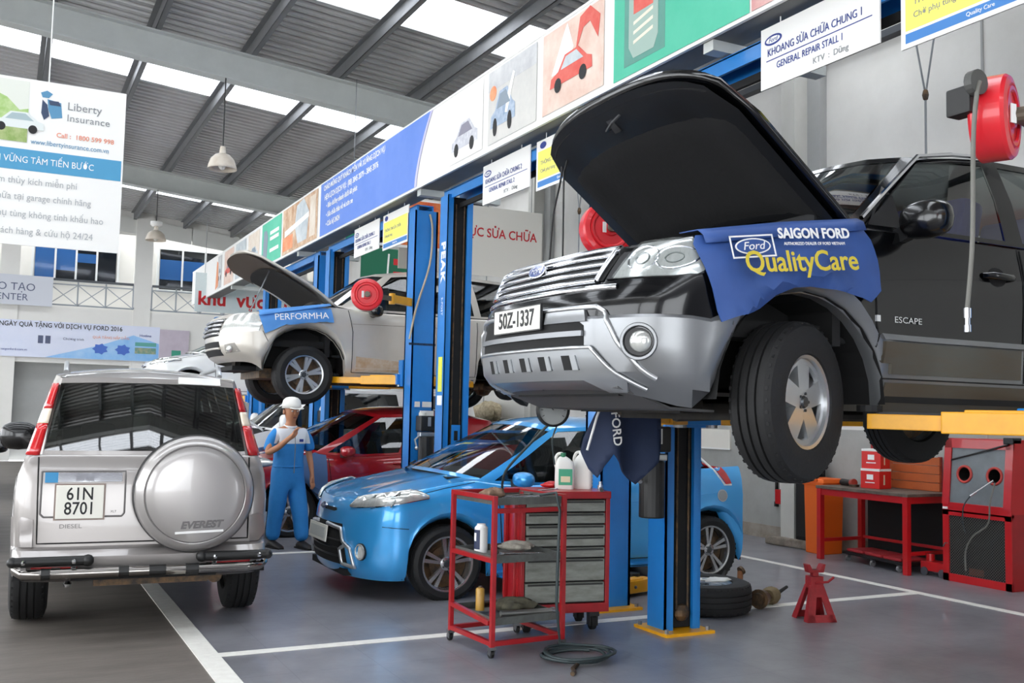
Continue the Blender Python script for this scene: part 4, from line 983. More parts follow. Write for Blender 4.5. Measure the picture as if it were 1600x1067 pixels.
# ---------------------------------------------------------------- silver SUV raised on the third lift, bonnet open
def raised_suv():
    P = mat('dusty_silver_paint', '#c9c4bb', .35, .3, coat=.5, var=.35, vscale=1.6, col2='#ab9f8f')
    r = thing('car', 'dusty silver SUV raised on the third lift with its bonnet open', 'car', (2.12, 12.03, 1.46))
    zw = .385; A = [(.95, .475), (3.60, .475)]
    c = Car(r, dict(xa=.55, xb=3.95, xs=arch_xs(A, .55, [.6, 1.6, 1.8, 2.1, 2.4, 2.7, 3.0]), nf=12, nr=6, arches=A, zw=zw+.06, Wm=.83, L=4.3, crown=.05))
    Z = lambda f, a: [(0, f), (.35, f), (.6, a), (4.3, a)]
    rg = [dict(W=.76, xf=.16, xr=4.2, z=Z(.50, .36), k=0), dict(W=.80, xf=.07, xr=4.25, z=Z(.56, .42), k=1), dict(W=.82, xf=.03, xr=4.28, z=Z(.62, .5), k=2, flare=.02), dict(W=.825, xf=.01, xr=4.3, z=Z(.70, .62), k=3.2, flare=.03), dict(W=.825, xf=.0, xr=4.3, z=Z(.78, .75), k=4.2, flare=.02), dict(W=.83, xf=.0, xr=4.28, z=Z(.86, .88), k=5), dict(W=.83, xf=.02, xr=4.26, z=Z(.94, 1.0), k=6),
          dict(W=.80, xf=.06, xr=4.22, z=[(0, 1.02), (.4, 1.06), (.9, 1.15), (1.4, 1.13), (4.3, 1.15)], k=7), dict(W=.775, xf=.09, xr=4.18, z=[(0, 1.04), (.4, 1.08), (.9, 1.17), (1.35, 1.18), (1.8, 1.15), (4.3, 1.17)], k=8)]
    c.body([('body_shell', P, rg)])
    st = [(1.2, 0, 1.22, 1.85, 0, 1.68, 'W'), (1.25, -.5, 1.215, 1.9, -.42, 1.67, 'W'), (1.37, -.70, 1.2, 1.98, -.575, 1.65, 'P', 'S'), (1.55, -.765, 1.165, 2.06, -.62, 1.65, 'G', 'S'), (2.38, -.77, 1.165, 2.36, -.635, 1.69, 'P', 'S'), (2.5, -.77, 1.165, 2.46, -.635, 1.695, 'G', 'S'), (3.1, -.765, 1.17, 3.0, -.63, 1.695, 'P', 'S'), (3.2, -.76, 1.17, 3.08, -.63, 1.69, 'G', 'S'), (3.6, -.75, 1.18, 3.55, -.62, 1.67, 'P', 'S'), (4.0, -.70, 1.18, 3.9, -.57, 1.64, 'R', 'S'), (4.1, 0, 1.18, 3.98, 0, 1.65, 'R')]
    c.cabin(st, P, glassmat('screen_glass', (.6, .65, .65), .12), glassmat('dark_side_glass', (.12, .13, .13), .07))
    c.under(.42); c.cabin_inside(1.4, 3.9, .6, 1.12, .68)
    MB().bb((.2, -.66, .7), (1.25, .66, .78)).bb((1.2, -.72, .6), (1.26, .72, 1.19)).bb((.35, -.3, .78), (.9, .3, 1.05)).build('engine_bay', M_blkm, r, world=False)
    hr = c.hood_rows(1.24, .06, n=14, mf=10, cow=.1)
    H = MX.Translation((1.32, 0, 1.21)) @ MX.Rotation(radians(37), 4, 'Y') @ MX.Translation((-1.32, 0, -1.21))
    h = MB().grid([[tuple(H @ V(p)) for p in w_] for w_ in hr]).build('bonnet', P, r, world=False, smooth=45, thick=.025)
    ins = [[tuple(H @ (V(p)-V((0, 0, .04)))) for p in w_[2:-2]] for w_ in hr[4:-1]]
    MB().grid(ins, flip=True).build('bonnet_liner', mat('bonnet_liner_brown', '#1a1613', .9), h, world=False, smooth=50)
    ins = [[tuple(H @ (V(p)-V((0, 0, .03)))) for p in w_[1:-1]] for w_ in hr[0:5]]
    MB().grid(ins, flip=True).build('bonnet_inner_panel', mat('bonnet_inner_brown', '#57493c', .6), h, world=False, smooth=50)
    MB().tube([(.35, -.55, 1.08), H @ V((.5, -.45, 1.08))], .008, 6).build('prop_rod', M_steel, r, world=False)
    c.patch('grille', [(-.42, .80), (-.50, 1.0), (.50, 1.0), (.42, .80)], 'front', M_blkm, off=.006)
    for z in (.83, .88, .93, .98): skin_line(c, 'front', [(-.44-(z-.83)*.4, z), (.44+(z-.83)*.4, z)], .016, 'grille_bar', M_chr, r, k=10, out=.014)
    oval_badge(skin_pt(c, 'front', 0, .9)+V((-.03, 0, 0)), (0, -1, 0), (.2, 0, 1), r)
    for sy in (1, -1):
        a = c.patch('headlamp', [(.50*sy, .84), (.53*sy, 1.0), (.66*sy, 1.045), (.775*sy, 1.05), (.825*sy, .99), (.82*sy, .86), (.66*sy, .82)], 'front', M_head, off=.012)[0]
        c.patch('fog_recess', [(.52*sy, .60), (.54*sy, .70), (.68*sy, .72), (.72*sy, .62)], 'front', mat('fog_recess', '#8f8a83', .5), off=.004)
        MB().ball(skin_pt(c, 'front', .62*sy, .65)-V((.01, 0, 0)), .04, 10).build('fog_lamp', M_head, r, world=False, smooth=60)
    c.patch('air_intake', [(-.45, .58), (-.42, .74), (.42, .74), (.45, .58)], 'front', M_blkm, off=.004)
    skin_line(c, 'front', [(-.44, .66), (.44, .66)], .015, 'intake_bar', P, r, out=.01)
    c.gap('shut_line', [(1.45, 1.16), (1.50, .9), (1.50, .43)]); c.gap('shut_line', [(2.45, 1.16), (2.45, .43), (1.50, .43)]); c.gap('shut_line', [(2.48, .43), (3.1, .43), (3.12, 1.16)])
    c.gap('bumper_seam', [(.45, .86), (.62, .55)], w=.006)
    c.gap('crease_line', [(1.5, 1.0), (3.0, 1.02)], w=.006, m=mat('crease_shade', '#948a7d', .6))
    c.patch('mud_splash', [(1.55, .45), (1.55, .62), (2.1, .58), (2.4, .66), (2.4, .45)], 'side', mat('mud_tan', '#a98a66', .8, var=.8, vscale=6, col2='#c9c4bb'), off=.002)
    c.patch('step_board', [(1.5, .30), (1.5, .38), (3.05, .38), (3.05, .30)], 'side', mat('step_grey', '#a39c92', .5), off=.05, deep=.08)
    c.mirror((1.72, -.93, 1.16), (.16, .2, .15), mat('mirror_black_gloss', '#0a0a0c', .08, coat=1., spec=.8), foot=(1.74, -.78, 1.15))
    for xx in (.95, 3.60):
        for sy in (-1, 1):
            if xx > 2 and sy < 0:
                MB().lathe([(.165, 0), (.17, .09), (.15, .1), (.07, .1), (.06, .16), (0, .16)], MX.Translation((xx, -.66, zw-.06)) @ rotx(90), 28).build('brake_drum', M_blkm, r, world=False, smooth=35)
                MB().cyl((xx, -.76, zw-.06), (xx, -.83, zw-.06), .06).build('hub', mat('rusty_hub', '#8a5a38', .8, var=.6, vscale=20), r, world=False)
            else: wheel(r, (xx, sy*.70, zw), .345, .235, .225, 'six', sy)
        MB().cyl((xx, -.62, zw-.05), (xx, .62, zw-.05), .05).ball((xx, 0, zw-.05), .13, 10).build('axle', M_greas, r, world=False)
    MB().bb((.5, -.5, .34), (1.3, .5, .45)).bb((1.5, -.35, .3), (3.3, -.27, .42)).bb((1.5, .27, .3), (3.3, .35, .42)).build('chassis_frame', M_greas, r, world=False)
    return r, c
rsuv, rsuv_car = raised_suv()
# ---------------------------------------------------------------- hatchbacks
def hatch(label, P, loc, rz=0, s=1.0, detail=True, group=None, glass=None, name='car', wm=None):
    r = thing(name, label, 'car', loc, rz, group)
    zw = .275*s; A = [(.89*s, .345*s), (3.44*s, .345*s)]; K = lambda t: [(x*s, z*s) for x, z in t]
    c = Car(r, dict(xa=.52*s, xb=3.50*s, xs=arch_xs(A, .52*s, [x*s for x in (.54, 1.35, 1.6, 1.85, 2.1, 2.35, 2.6, 2.85)]), nf=14, nr=8, arches=A, zw=zw, Wm=.80*s, L=3.78*s, crown=.06*s))
    rg = [dict(W=.76, xf=.10, xr=3.62, z=.16), dict(W=.795, xf=.035, xr=3.68, z=.21, k=.6), dict(W=.81, xf=.01, xr=3.72, z=.28, k=1.2, flare=.012), dict(W=.815, xf=.0, xr=3.76, z=.38, k=2, flare=.022), dict(W=.81, xf=.0, xr=3.77, z=.47, k=3, flare=.02), dict(W=.812, xf=.02, xr=3.76, z=.56, k=4, flare=.01),
          dict(W=.818, xf=.045, xr=3.74, z=[(0, .62), (.5, .66), (1.1, .68), (2.5, .72), (3.8, .76)], k=5), dict(W=.80, xf=.075, xr=3.70, z=[(0, .665), (.2, .69), (.5, .745), (.9, .80), (1.3, .79), (2.5, .84), (3.8, .90)], k=6),
          dict(W=.765, xf=.11, xr=3.66, z=[(0, .70), (.2, .735), (.5, .80), (.8, .855), (1.1, .895), (1.35, .865), (1.7, .85), (2.5, .90), (3.2, .965), (3.8, 1.0)], k=7),
          dict(W=.745, xf=.13, xr=3.64, z=[(0, .712), (.2, .75), (.5, .815), (.8, .87), (1.1, .91), (1.35, .88), (1.7, .865), (2.5, .915), (3.2, .98), (3.8, 1.015)], k=7)]
    for g in rg:
        g['W'] *= s; g['xf'] = (g['xf']+.12*(1-g['xf']/.3))*s; g['xr'] *= s; g['z'] = K(g['z']) if isinstance(g['z'], list) else g['z']*s
        g['ef'] = 2.05; g['er'] = 2.8; g['k'] = g.get('k', 0)*s
    c.body([('body_shell', P, rg)])
    st = [(.90, 0, .965, 1.80, 0, 1.385, 'W'), (.95, -.35, .955, 1.83, -.3, 1.378, 'W'), (1.04, -.58, .935, 1.88, -.46, 1.36, 'W'), (1.16, -.70, .905, 1.95, -.545, 1.335, 'P', 'S'), (1.27, -.735, .885, 2.02, -.565, 1.335, 'G', 'S'), (1.7, -.745, .865, 2.2, -.58, 1.345, 'G', 'S'), (2.12, -.75, .885, 2.36, -.585, 1.35, 'P', 'S'), (2.24, -.75, .895, 2.46, -.585, 1.35, 'G', 'S'), (2.95, -.735, .955, 2.95, -.58, 1.33, 'P', 'S'),
          (3.30, -.69, .995, 3.33, -.55, 1.29, 'P', 'S'), (3.50, -.62, 1.005, 3.41, -.50, 1.285, 'R'), (3.57, -.3, 1.01, 3.45, -.25, 1.29, 'R'), (3.58, 0, 1.01, 3.46, 0, 1.29, 'R')]
    st = [tuple(v*s for v in a[:6])+tuple(a[6:]) for a in st]
    c.cabin(st, P, M_clear, glass or glassmat('hatch_side_glass', (.30, .33, .33), .07), bulge=.025*s, pil=None)
    MB().grid(c.hood_rows(.955*s, .045*s, crease=.010*s, cow=.24*s, n=18, mf=14)).build('bonnet', P, r, world=False, smooth=50)
    c.feed(MB().grid(c.hood_rows(.955*s, .045*s, crease=.010*s, cow=.24*s, n=18, mf=14))); c.ready()
    c.under(.17*s); c.cabin_inside(1.25*s, 3.3*s, .3*s, .85*s, .64*s)
    MB().bb((.95*s, -.6*s, .90*s), (1.1*s, .6*s, .93*s)).build('cowl_panel', M_blkm, r, world=False)
    q = lambda t: [(a*s, b*s) for a, b in t]
    for sy in (1, -1):
        ol = [V(p) for p in c.outline(rg[7]) if p[1] < -.36*s and p[0] < .80*s]; n_ = len(ol); rows = [[], [], [], [], []]
        for i, p in enumerate(ol):
            t = i/(n_-1); w_ = .125*s*sin(pi*min(1, t*1.02))**.7*(1-.25*t); inn = V((.75-.2*t, .62+.3*t, 0)).normalized()
            for j in range(5):
                q0 = p+inn*w_*(j/4)+V((0, .004, 0)); h_, nn, *_ = c.bvh.ray_cast(q0+V((0, 0, 1)), V((0, 0, -1)))
                h_ = h_ if h_ is not None and j else p
                if h_.z < p.z: h_.z = p.z
                h_ = h_+V((-.008, -.008, .010))*(.4 if j in (0, 4) else 1); rows[j].append((h_.x, h_.y*sy, h_.z))
        hb = MB().grid(rows, flip=sy > 0); a = hb.build('headlamp', M_head, r, world=False, smooth=60, thick=.015)
        MB().grid([[(x-.004, y-.004*sy, z+.006) for x, y, z in w_] for w_ in rows], flip=sy > 0).build('lens', M_lens, a, world=False, smooth=60)
        for k, rr_ in ((.28, .028), (.5, .032)):
            v = V(rows[2][int(n_*k)]); w2 = V(rows[2][int(n_*k)+1]); tx = (w2-v).normalized(); ty = (V(rows[3][int(n_*k)])-V(rows[1][int(n_*k)])).normalized(); nn = V((-.4, -.5*sy, .77))
            MB().tube([v+nn*.006+rr_*s*(cos(q_)*tx+.8*sin(q_)*ty) for q_ in [2*pi*i_/20 for i_ in range(20)]], .005*s, 6, True).build('reflector_ring', mat('bulb_ring_grey', '#7d8280', .3, .5), a, world=False, smooth=60)
        MB().tube(rows[0], .006*s, 5).build('headlamp_edge', M_chr, r, world=False)
        T0 = skin_pt(c, 'front', -.60*sy*s, .37*s)
        c.patch('fog_recess', q([(-.46*sy, .345), (-.50*sy, .40), (-.58*sy, .43), (-.66*sy, .40), (-.66*sy, .34), (-.58*sy, .315)]), 'front', P, off=-.004)
        MB().lathe([(.062*s, -.004), (.06*s, .014), (.05*s, .016), (.048*s, .004), (0, .008)], MX.Translation(T0) @ rotz(18*sy) @ MX.Rotation(radians(-90), 4, 'Y'), 22).build('fog_lamp', M_head, r, world=False, smooth=40)
        MB().lathe([(.066*s, -.004), (.066*s, .008), (.06*s, .01)], MX.Translation(T0) @ rotz(18*sy) @ MX.Rotation(radians(-90), 4, 'Y'), 22).build('fog_ring', M_trim, r, world=False, smooth=40)
        c.patch('tail_lamp', [(x*s, z*s) for x, z in ((3.40, 1.13), (3.47, 1.15), (3.62, .95), (3.66, .86), (3.60, .855), (3.52, .97))], 'side', M_tail, off=.008, step=.03) if sy > 0 else None
        MB().tube([skin_pt(c, 'side', x*s, z*s, sy) for x, z in ((3.38, 1.14), (3.50, .97), (3.585, .85), (3.66, .85))], .010*s, 6).build('lamp_edge', M_white, r, world=False)
        MB().tube([skin_pt(c, 'side', x*s, z*s, sy)+V((0, -sy*-.0, 0)) for x, z in ((3.53, 1.0), (3.6, 1.02))], .008*s, 6).build('lamp_edge', M_white, r, world=False)
    # grille: thin upper slot with the badge, trapezoid lower mouth with bright corner pieces
    c.patch('upper_grille', q([(-.22, .655), (-.20, .672), (.20, .672), (.22, .655), (.18, .645), (-.18, .645)]), 'front', M_blkm, off=.006, step=.02)
    oval_badge(skin_pt(c, 'front', 0, .675*s)+V((-.03, 0, 0)), (0, -1, 0), (.35, 0, 1), r, .065*s, .028*s)
    c.patch('lower_grille', q([(-.36, .56), (-.41, .42), (-.45, .25), (.45, .25), (.41, .42), (.36, .56)]), 'front', M_blkm, off=.005, step=.03)
    for sy in (1, -1):
        skin_line(c, 'front', q([(-.12*sy, .545), (-.37*sy, .525), (-.41*sy, .43), (-.50*sy, .385), (-.545*sy, .245), (-.40*sy, .26), (-.37*sy, .37), (-.44*sy, .405)]), .016*s, 'grille_corner', M_alu, r, k=5, out=.012)
    for z in (.31, .37, .43): skin_line(c, 'front', q([(-.38, z), (.38, z)]), .007*s, 'grille_slat', M_trim, r, k=8, out=.008)
    x = skin_pt(c, 'front', 0, .45*s).x-.02
    pl = MB().box((x, .06*s, .465*s), (.012, .47*s, .13*s), roty(6)).build('number_plate', M_plate, r, world=False, bevel=.003)
    MB().box((x-.004, .06*s, .465*s), (.008, .40*s, .085*s), roty(6)).build('plate_card', mat('plate_card', '#c9ccc6', .5), pl, world=False)
    c.gap('shut_line', q([(1.30, .85), (1.33, .60), (1.36, .24)])); c.gap('shut_line', q([(2.30, .90), (2.34, .24), (1.36, .235)])); c.gap('shut_line', q([(2.36, .24), (2.92, .24), (3.05, .62), (3.02, .93)]))
    c.gap('swage_line', q([(1.25, .66), (2.3, .70), (3.5, .78)]), w=.005*s, m=P)
    c.gap('bumper_seam', q([(.36, .57), (.55, .555)]), w=.006); c.gap('bonnet_line', q([(.30, .70), (.55, .79), (.85, .855), (1.12, .90)]), w=.006*s, off=.0)
    c.patch('sill_trim', q([(1.30, .155), (1.30, .20), (3.0, .20), (3.0, .155)]), 'side', P, off=.03, deep=.05, both=True)
    for x_ in (2.14, 2.84):
        for sy in (1, -1):
            h_ = skin_pt(c, 'side', x_*s, .79*s, sy); MB().tube([h_+V((-.09, 0, 0)), h_+V((-.05, -sy*.03, 0)), h_+V((.05, -sy*.03, 0)), h_+V((.09, -sy*.005, 0))], .013, 8).build('door_handle', P, r, world=False, smooth=60)
    if detail:
        for rr, m, o in ((.055, M_alu, .006), (.045, mat('fuel_flap_grey', '#a9adb0', .3, .6), .010)):
            c.patch('fuel_flap', [((3.55+rr*cos(t))*s, (.755+rr*sin(t))*s) for t in [2*pi*i/18 for i in range(18)]], 'side', m, off=o, step=.03)
        MB().tube([(1.06*s, -.5*s, .955*s), (1.05*s, .0, .985*s), (1.12*s, .25*s, 1.04*s)], .008, 6).tube([(1.0*s, .05, .975*s), (1.04*s, .45*s, .985*s), (1.14*s, .58*s, 1.0*s)], .008, 6).build('wiper', M_blkm, r, world=False)
        MB().tube([(2.6*s, 0, 1.44*s), (2.75*s, 0, 1.56*s)], .006, 6).build('aerial', M_blk, r, world=False)
    c.mirror((1.46*s, -.90*s, .925*s), (.15*s, .22*s, .125*s), P, foot=(1.46*s, -.76*s, .885*s))
    for xx, _ in A:
        for sy in (-1, 1): wheel(r, (xx, sy*.715*s, zw), .298*s, .19*s, .215*s, 'twin', sy, m=wm or mat('alloy_dark_polish', '#b4b4b6', .25, .85))
    MB().cyl((3.5*s, -.2*s, .2*s), (3.9*s, -.22*s, .2*s), .03).build('exhaust', M_greas, r, world=False)
    return r, c
P_blue = mat('bright_blue_paint', '#3aa2e6', .3, .35, coat=1.)
P_red = mat('deep_red_paint', '#a30f1c', .3, .15, coat=1.)
P_wht = mat('white_car_paint', '#f2f2f0', .3, coat=.9)
P_blk = mat('black_car_paint_far', '#0e0f12', .25, coat=1.)
blue_car, _bc = hatch('bright blue hatchback parked beside the red tool trolley', P_blue, (2.25, 7.95, 0), s=1.0)
red_car, rc_ = hatch('deep red hatchback parked under the raised silver SUV', P_red, (2.02, 12.05, 0), s=1.05, glass=glassmat('hatch_side_glass2', (.2, .22, .22), .07))
hatch('white hatchback parked in the lane ahead of the silver SUV', P_wht, (-.95, 20.4, 0), radians(-90), 1.0, False)
hatch('black hatchback at the left edge of the hall, beyond the silver SUV', P_blk, (-.92, 14.6, 0), radians(-90), 1.0, False)

# ---------------------------------------------------------------- white SUV with its bonnet open in the fourth bay
def big_suv(label, P, loc, rz=0):
    r = thing('car', label, 'car', loc, rz)
    zw = .33; A = [(.85, .41), (3.65, .41)]; H = 1.80; B = 1.12
    c = Car(r, dict(xa=.5, xb=4.35, xs=arch_xs(A, .5, [1.4, 1.7, 2.0, 2.4, 2.8, 3.1]), nf=10, nr=8, arches=A, zw=zw, Wm=.88, L=4.6, crown=.06))
    rg = [dict(W=.80, xf=.08, xr=4.55, z=.28), dict(W=.87, xf=.02, xr=4.6, z=.42, k=1), dict(W=.88, xf=0, xr=4.6, z=.6, k=2), dict(W=.88, xf=.04, xr=4.58, z=[(0, .8), (.8, .88), (4.6, .88)], k=4), dict(W=.86, xf=.12, xr=4.56, z=[(0, .92), (.5, 1.0), (1.0, B), (4.6, B)], k=5)]
    c.body([('body_shell', P, rg)])
    st = [(.72, 0, B+.03, 1.5, 0, H-.04, 'W'), (.80, -.5, B+.02, 1.55, -.45, H-.05, 'W'), (.95, -.78, B, 1.65, -.66, H-.07, 'P', 'S'), (1.1, -.84, B, 1.72, -.7, H-.06, 'G', 'S'), (1.95, -.85, B, 2.0, -.72, H-.04, 'P', 'S'), (2.1, -.85, B, 2.1, -.72, H-.04, 'G', 'S'), (3.1, -.85, B, 3.0, -.72, H-.04, 'P', 'S'), (3.25, -.85, B, 3.2, -.72, H-.04, 'G', 'S'), (4.3, -.84, B, 4.2, -.7, H-.05, 'P', 'S'), (4.5, -.7, B, 4.4, -.6, H-.07, 'R', 'S'), (4.52, 0, B, 4.43, 0, H-.06, 'R')]
    c.cabin(st, P, glassmat('van_glass', (.35, .38, .38), .12), glassmat('van_side_glass', (.12, .13, .14), .08))
    H2 = MX.Translation((.85, 0, 1.18)) @ MX.Rotation(radians(48), 4, 'Y') @ MX.Translation((-.85, 0, -1.18))
    hb = [[tuple(H2 @ V(p)) for p in w_] for w_ in c.hood_rows(.75, .05, cow=.15)]
    ho = MB().grid(hb).build('bonnet', P, r, world=False, smooth=50, thick=.03)
    MB().grid([[tuple(V(p)-H2.to_3x3() @ V((0, 0, .04))) for p in w_[1:-1]] for w_ in hb[1:-1]], flip=True).build('bonnet_liner', M_blkm, ho, world=False)
    MB().bb((.2, -.7, .6), (.8, .7, .7)).build('engine_bay', M_blkm, r, world=False)
    c.under(.3); c.cabin_inside(1.0, 4.2, .45, 1.05, .7)
    for sy in (1, -1):
        c.patch('headlamp', [(.45*sy, .72), (.5*sy, .88), (.78*sy, .92), (.82*sy, .76)], 'front', M_head, off=.01)
        c.patch('tail_lamp', [(.72*sy, .75), (.72*sy, 1.1), (.84*sy, 1.1), (.84*sy, .75)], 'rear', M_tail, off=.01)
        MB().tube([(1.9, .62*sy, H-.02), (1.98, .62*sy, H+.05), (4.0, .62*sy, H+.05), (4.1, .62*sy, H-.02)], .02, 8).build('roof_rail', M_trim, r, world=False)
    c.patch('grille', [(-.4, .7), (-.4, .82), (.4, .82), (.4, .7)], 'front', M_blkm, off=.008)
    c.patch('number_plate', [(-.24, .45), (-.24, .56), (.24, .56), (.24, .45)], 'front', M_plate, off=.015)
    c.gap('shut_line', [(1.15, 1.1), (1.2, .42), (2.05, .42), (2.05, 1.1)])
    c.mirror((1.1, -1.0, 1.25), (.16, .2, .24), P)
    for xx, _ in A:
        for sy in (-1, 1): wheel(r, (xx, sy*.78, zw), .34, .21, .21, 'multi', sy)
    return r
big_suv('white SUV with dark side windows and open bonnet parked beyond the red hatchback', P_wht, (2.7, 16.0, 0))
L5, l5a, l5b = lift('blue two-post lift deep in the hall carrying a raised white hatchback', 18.45, 21.5, 1.66, (((3.4, 19.3), (5.2, 19.3)), ((3.4, 20.7), (5.2, 20.7))), 2.3)
hatch('white hatchback raised on the far lift, only its nose showing', P_wht, (2.2, 19.95, 1.52), 0, 1.0, False)
# ---------------------------------------------------------------- printed signs, banners and posters
def prt(par, T, poly, m, lift=.002, name='print'):
    return MB().prism(poly, .0012, T @ MX.Translation((0, 0, lift))).build(name, m, par)
def rect(u0, v0, u1, v1): return [(u0, v0), (u1, v0), (u1, v1), (u0, v1)]
def ptxt(par, T, s, u, v, size, m, lift=.004, **k):
    return text(s, size, T @ MX.Translation((u, v, lift)), m, par, **k)
def ell(u, v, a, b, n=24): return [(u+a*cos(2*pi*i/n), v+b*sin(2*pi*i/n)) for i in range(n)]
def car_print(par, T, u, v, w_, h, body, glass, lift=.004):
    P = lambda t: [(u+a*w_, v+b*h) for a, b in t]
    prt(par, T, P([(0, .2), (.03, .45), (.2, .55), (.36, .9), (.68, .92), (.88, .58), (.99, .5), (1, .2)]), body, lift, 'car_picture')
    prt(par, T, P([(.27, .56), (.39, .84), (.64, .86), (.8, .57)]), glass, lift+.0015, 'car_picture_glass')
    for a in (.2, .79): prt(par, T, ell(u+a*w_, v+.2*h, .085*w_, .19*h, 14), M_inkk, lift+.0015, 'car_picture_wheel')
# long poster strip on the beam
T = frame((3.895, 0, 3.875), (0, -1, 0), (0, 0, 1)); HB = .785
strip = thing('poster_strip', 'long white poster strip with car pictures and blue and green panels along the overhead beam', 'banner', (3.9, 14.5, 3.875))
MB().bb((3.897, 24.5, 3.872), (3.915, 2.2, 3.872+HB)).build('backing', M_print, strip)
MB().bb((3.892, 24.5, 3.866), (3.918, 2.2, 3.882)).build('lower_edge', M_white, strip); MB().bb((3.892, 24.5, 3.85+HB), (3.918, 2.2, 3.875+HB)).build('upper_edge', M_white, strip)
_ph = [mat('photo_grey', '#b9babd', .6, var=.8, vscale=3, col2='#e4e4e2'), mat('photo_sepia', '#d9c9b6', .6, var=.9, vscale=4, col2='#efe7dc'), mat('photo_pink', '#dcb8a8', .6, var=.9, vscale=3, col2='#ecdfd2'), mat('photo_brown', '#b98a66', .6, var=.9, vscale=5, col2='#ead7bd'), mat('photo_cool', '#b4bec4', .6, var=.9, vscale=4, col2='#dfe3e2')]
M_pblue = mat('panel_blue', '#5f86d8', .6, var=.4, vscale=2, col2='#7d9be4'); M_pgrn = mat('panel_green', '#4fbf9c', .55, var=.5, vscale=2, col2='#7ad2b6'); M_pgl = mat('print_glass', '#8a97a3', .6)
M_porg = mat('print_orange', '#e88a5c', .6, var=.6, vscale=6, col2='#f3c39a'); M_pred = mat('print_red', '#d8574c', .6, var=.4, vscale=8, col2='#eb8f80')
# blue text panel with a curved right edge
bl = [(-13.7, .02), (-10.05, .02)]+[(-10.05+.42*t**1.6, .02+(HB-.04)*t) for t in [i/10 for i in range(1, 11)]]+[(-13.7, HB-.02)]
prt(strip, T, bl, M_pblue, .004, 'blue_panel')
prt(strip, T, [(-10.05, .02), (-9.99, .02)]+[(-9.99+.42*t**1.6, .02+(HB-.04)*t) for t in [i/10 for i in range(1, 11)]]+[(-10.05+.42*t**1.6, .02+(HB-.04)*t) for t in [1-i/10 for i in range(0, 10)]], mat('print_lilac', '#c6c3ea', .6), .004, 'panel_edge')
for k, (s, u, v, sz) in enumerate((('CHÀO MỪNG QUÝ KHÁCH ĐẾN VỚI XƯỞNG DỊCH VỤ', -13.55, .68, .10), ('HẸN LỊCH DỊCH VỤ:  (08) 3845 2079 - 3845 3976', -13.5, .54, .105), ('• Bảo dưỡng nhanh dưới 60 phút', -13.4, .41, .10), ('• Sửa chữa thân vỏ và sơn xe', -13.4, .28, .10), ('• Cứu hộ 24/24', -13.4, .15, .10))):
    ptxt(strip, T, s, u, v, sz, M_inkw, .008, align='LEFT', bold=.002)
# photographs and panels from the far end to the near end
def photo(u0, u1, m, v0=.05, v1=HB-.05): return prt(strip, T, rect(-u0, v0, -u1, v1), m, .003, 'photo_panel')
for i, (a, b) in enumerate(((21.3, 20.9), (20.6, 19.7), (19.5, 18.6), (18.4, 17.5))): photo(a, b, _ph[(i*2) % 5]); car_print(strip, T, -a+.05, .2, (a-b)*.85, .3, (_ph[0], M_pred, M_porg, _ph[4])[i], M_pgl)
for z in (.5, .35): prt(strip, T, rect(-23.6, z, -22.6, z+.04), _ph[0], .003, 'print')
prt(strip, T, [(-21.5, .05), (-21.2, .1), (-21.25, .6), (-21.4, .65)], M_porg, .005, 'print_flame')
photo(17.3, 15.95, M_pgrn, .03, HB-.03)
prt(strip, T, [(-17.2, .1), (-16.9, .08), (-16.85, .5), (-16.95, .62), (-17.15, .62)], M_pgl, .006, 'bottle_picture')
for v in (.5, .4, .2): prt(strip, T, rect(-16.7, v, -16.1, v+.06), M_inkw, .006, 'print')
photo(15.85, 13.85, _ph[3], .03, HB-.03)
prt(strip, T, rect(-15.8, .08, -15.2, .3), M_porg, .005, 'print'); prt(strip, T, [(-15.7, .3), (-14.3, .42), (-14.3, .5), (-15.7, .4)], M_inkw, .006, 'print'); prt(strip, T, [(-14.9, .1), (-14.4, .1), (-14.3, .5), (-14.6, .75), (-15, .7), (-15.1, .4)], _ph[4], .005, 'print'); prt(strip, T, rect(-14.25, .1, -13.95, .7), _ph[1], .005, 'print')
photo(9.1, 8.32, mat('photo_white', '#f1efec', .6, var=.5, vscale=3, col2='#e2dfda')); car_print(strip, T, -9.05, .1, .62, .36, mat('print_grey_car', '#b7b8c2', .6, var=.8, vscale=18, col2='#ececee'), mat('print_dark_glass', '#8c8a98', .6))
photo(8.2, 7.26, mat('photo_road', '#c9c8c4', .6, var=.7, vscale=3, col2='#dfdcd6'))
prt(strip, T, rect(-8.2, .55, -7.26, HB-.05), _ph[0], .004, 'print'); prt(strip, T, ell(-8.1, .52, .07, .07), M_porg, .006, 'print')
car_print(strip, T, -8.15, .1, .5, .45, mat('print_blue_car', '#8ea3bd', .6, var=.8, vscale=18, col2='#c9d3de'), M_pgl, .006)
prt(strip, T, [(-7.85, .28), (-7.8, .45), (-7.7, .62), (-7.66, .6), (-7.74, .42), (-7.8, .27)], M_inkw, .007, 'animal_picture')
photo(7.15, 6.2, _ph[2]); prt(strip, T, [(-7.0, .35), (-6.8, .66), (-6.75, .72), (-6.65, .5), (-6.75, .34)], M_inkw, .005, 'print')
prt(strip, T, [(-6.62, .42), (-6.55, .7), (-6.4, .74), (-6.25, .62), (-6.28, .45), (-6.4, .62), (-6.5, .6)], M_pred, .006, 'heart_picture'); car_print(strip, T, -7.02, .18, .66, .32, M_pred, _ph[4], .007)
photo(6.06, 4.56, mat('panel_green_near', '#42b795', .5, var=.5, vscale=2, col2='#63c8aa'), .02, HB-.02)
prt(strip, T, [(-5.92, .09), (-5.42, .09), (-5.42, .6), (-5.52, .74), (-5.8, .74), (-5.92, .6)], mat('bottle_dark', '#5e9a8c', .5, var=.3, vscale=4), .004, 'bottle_picture')
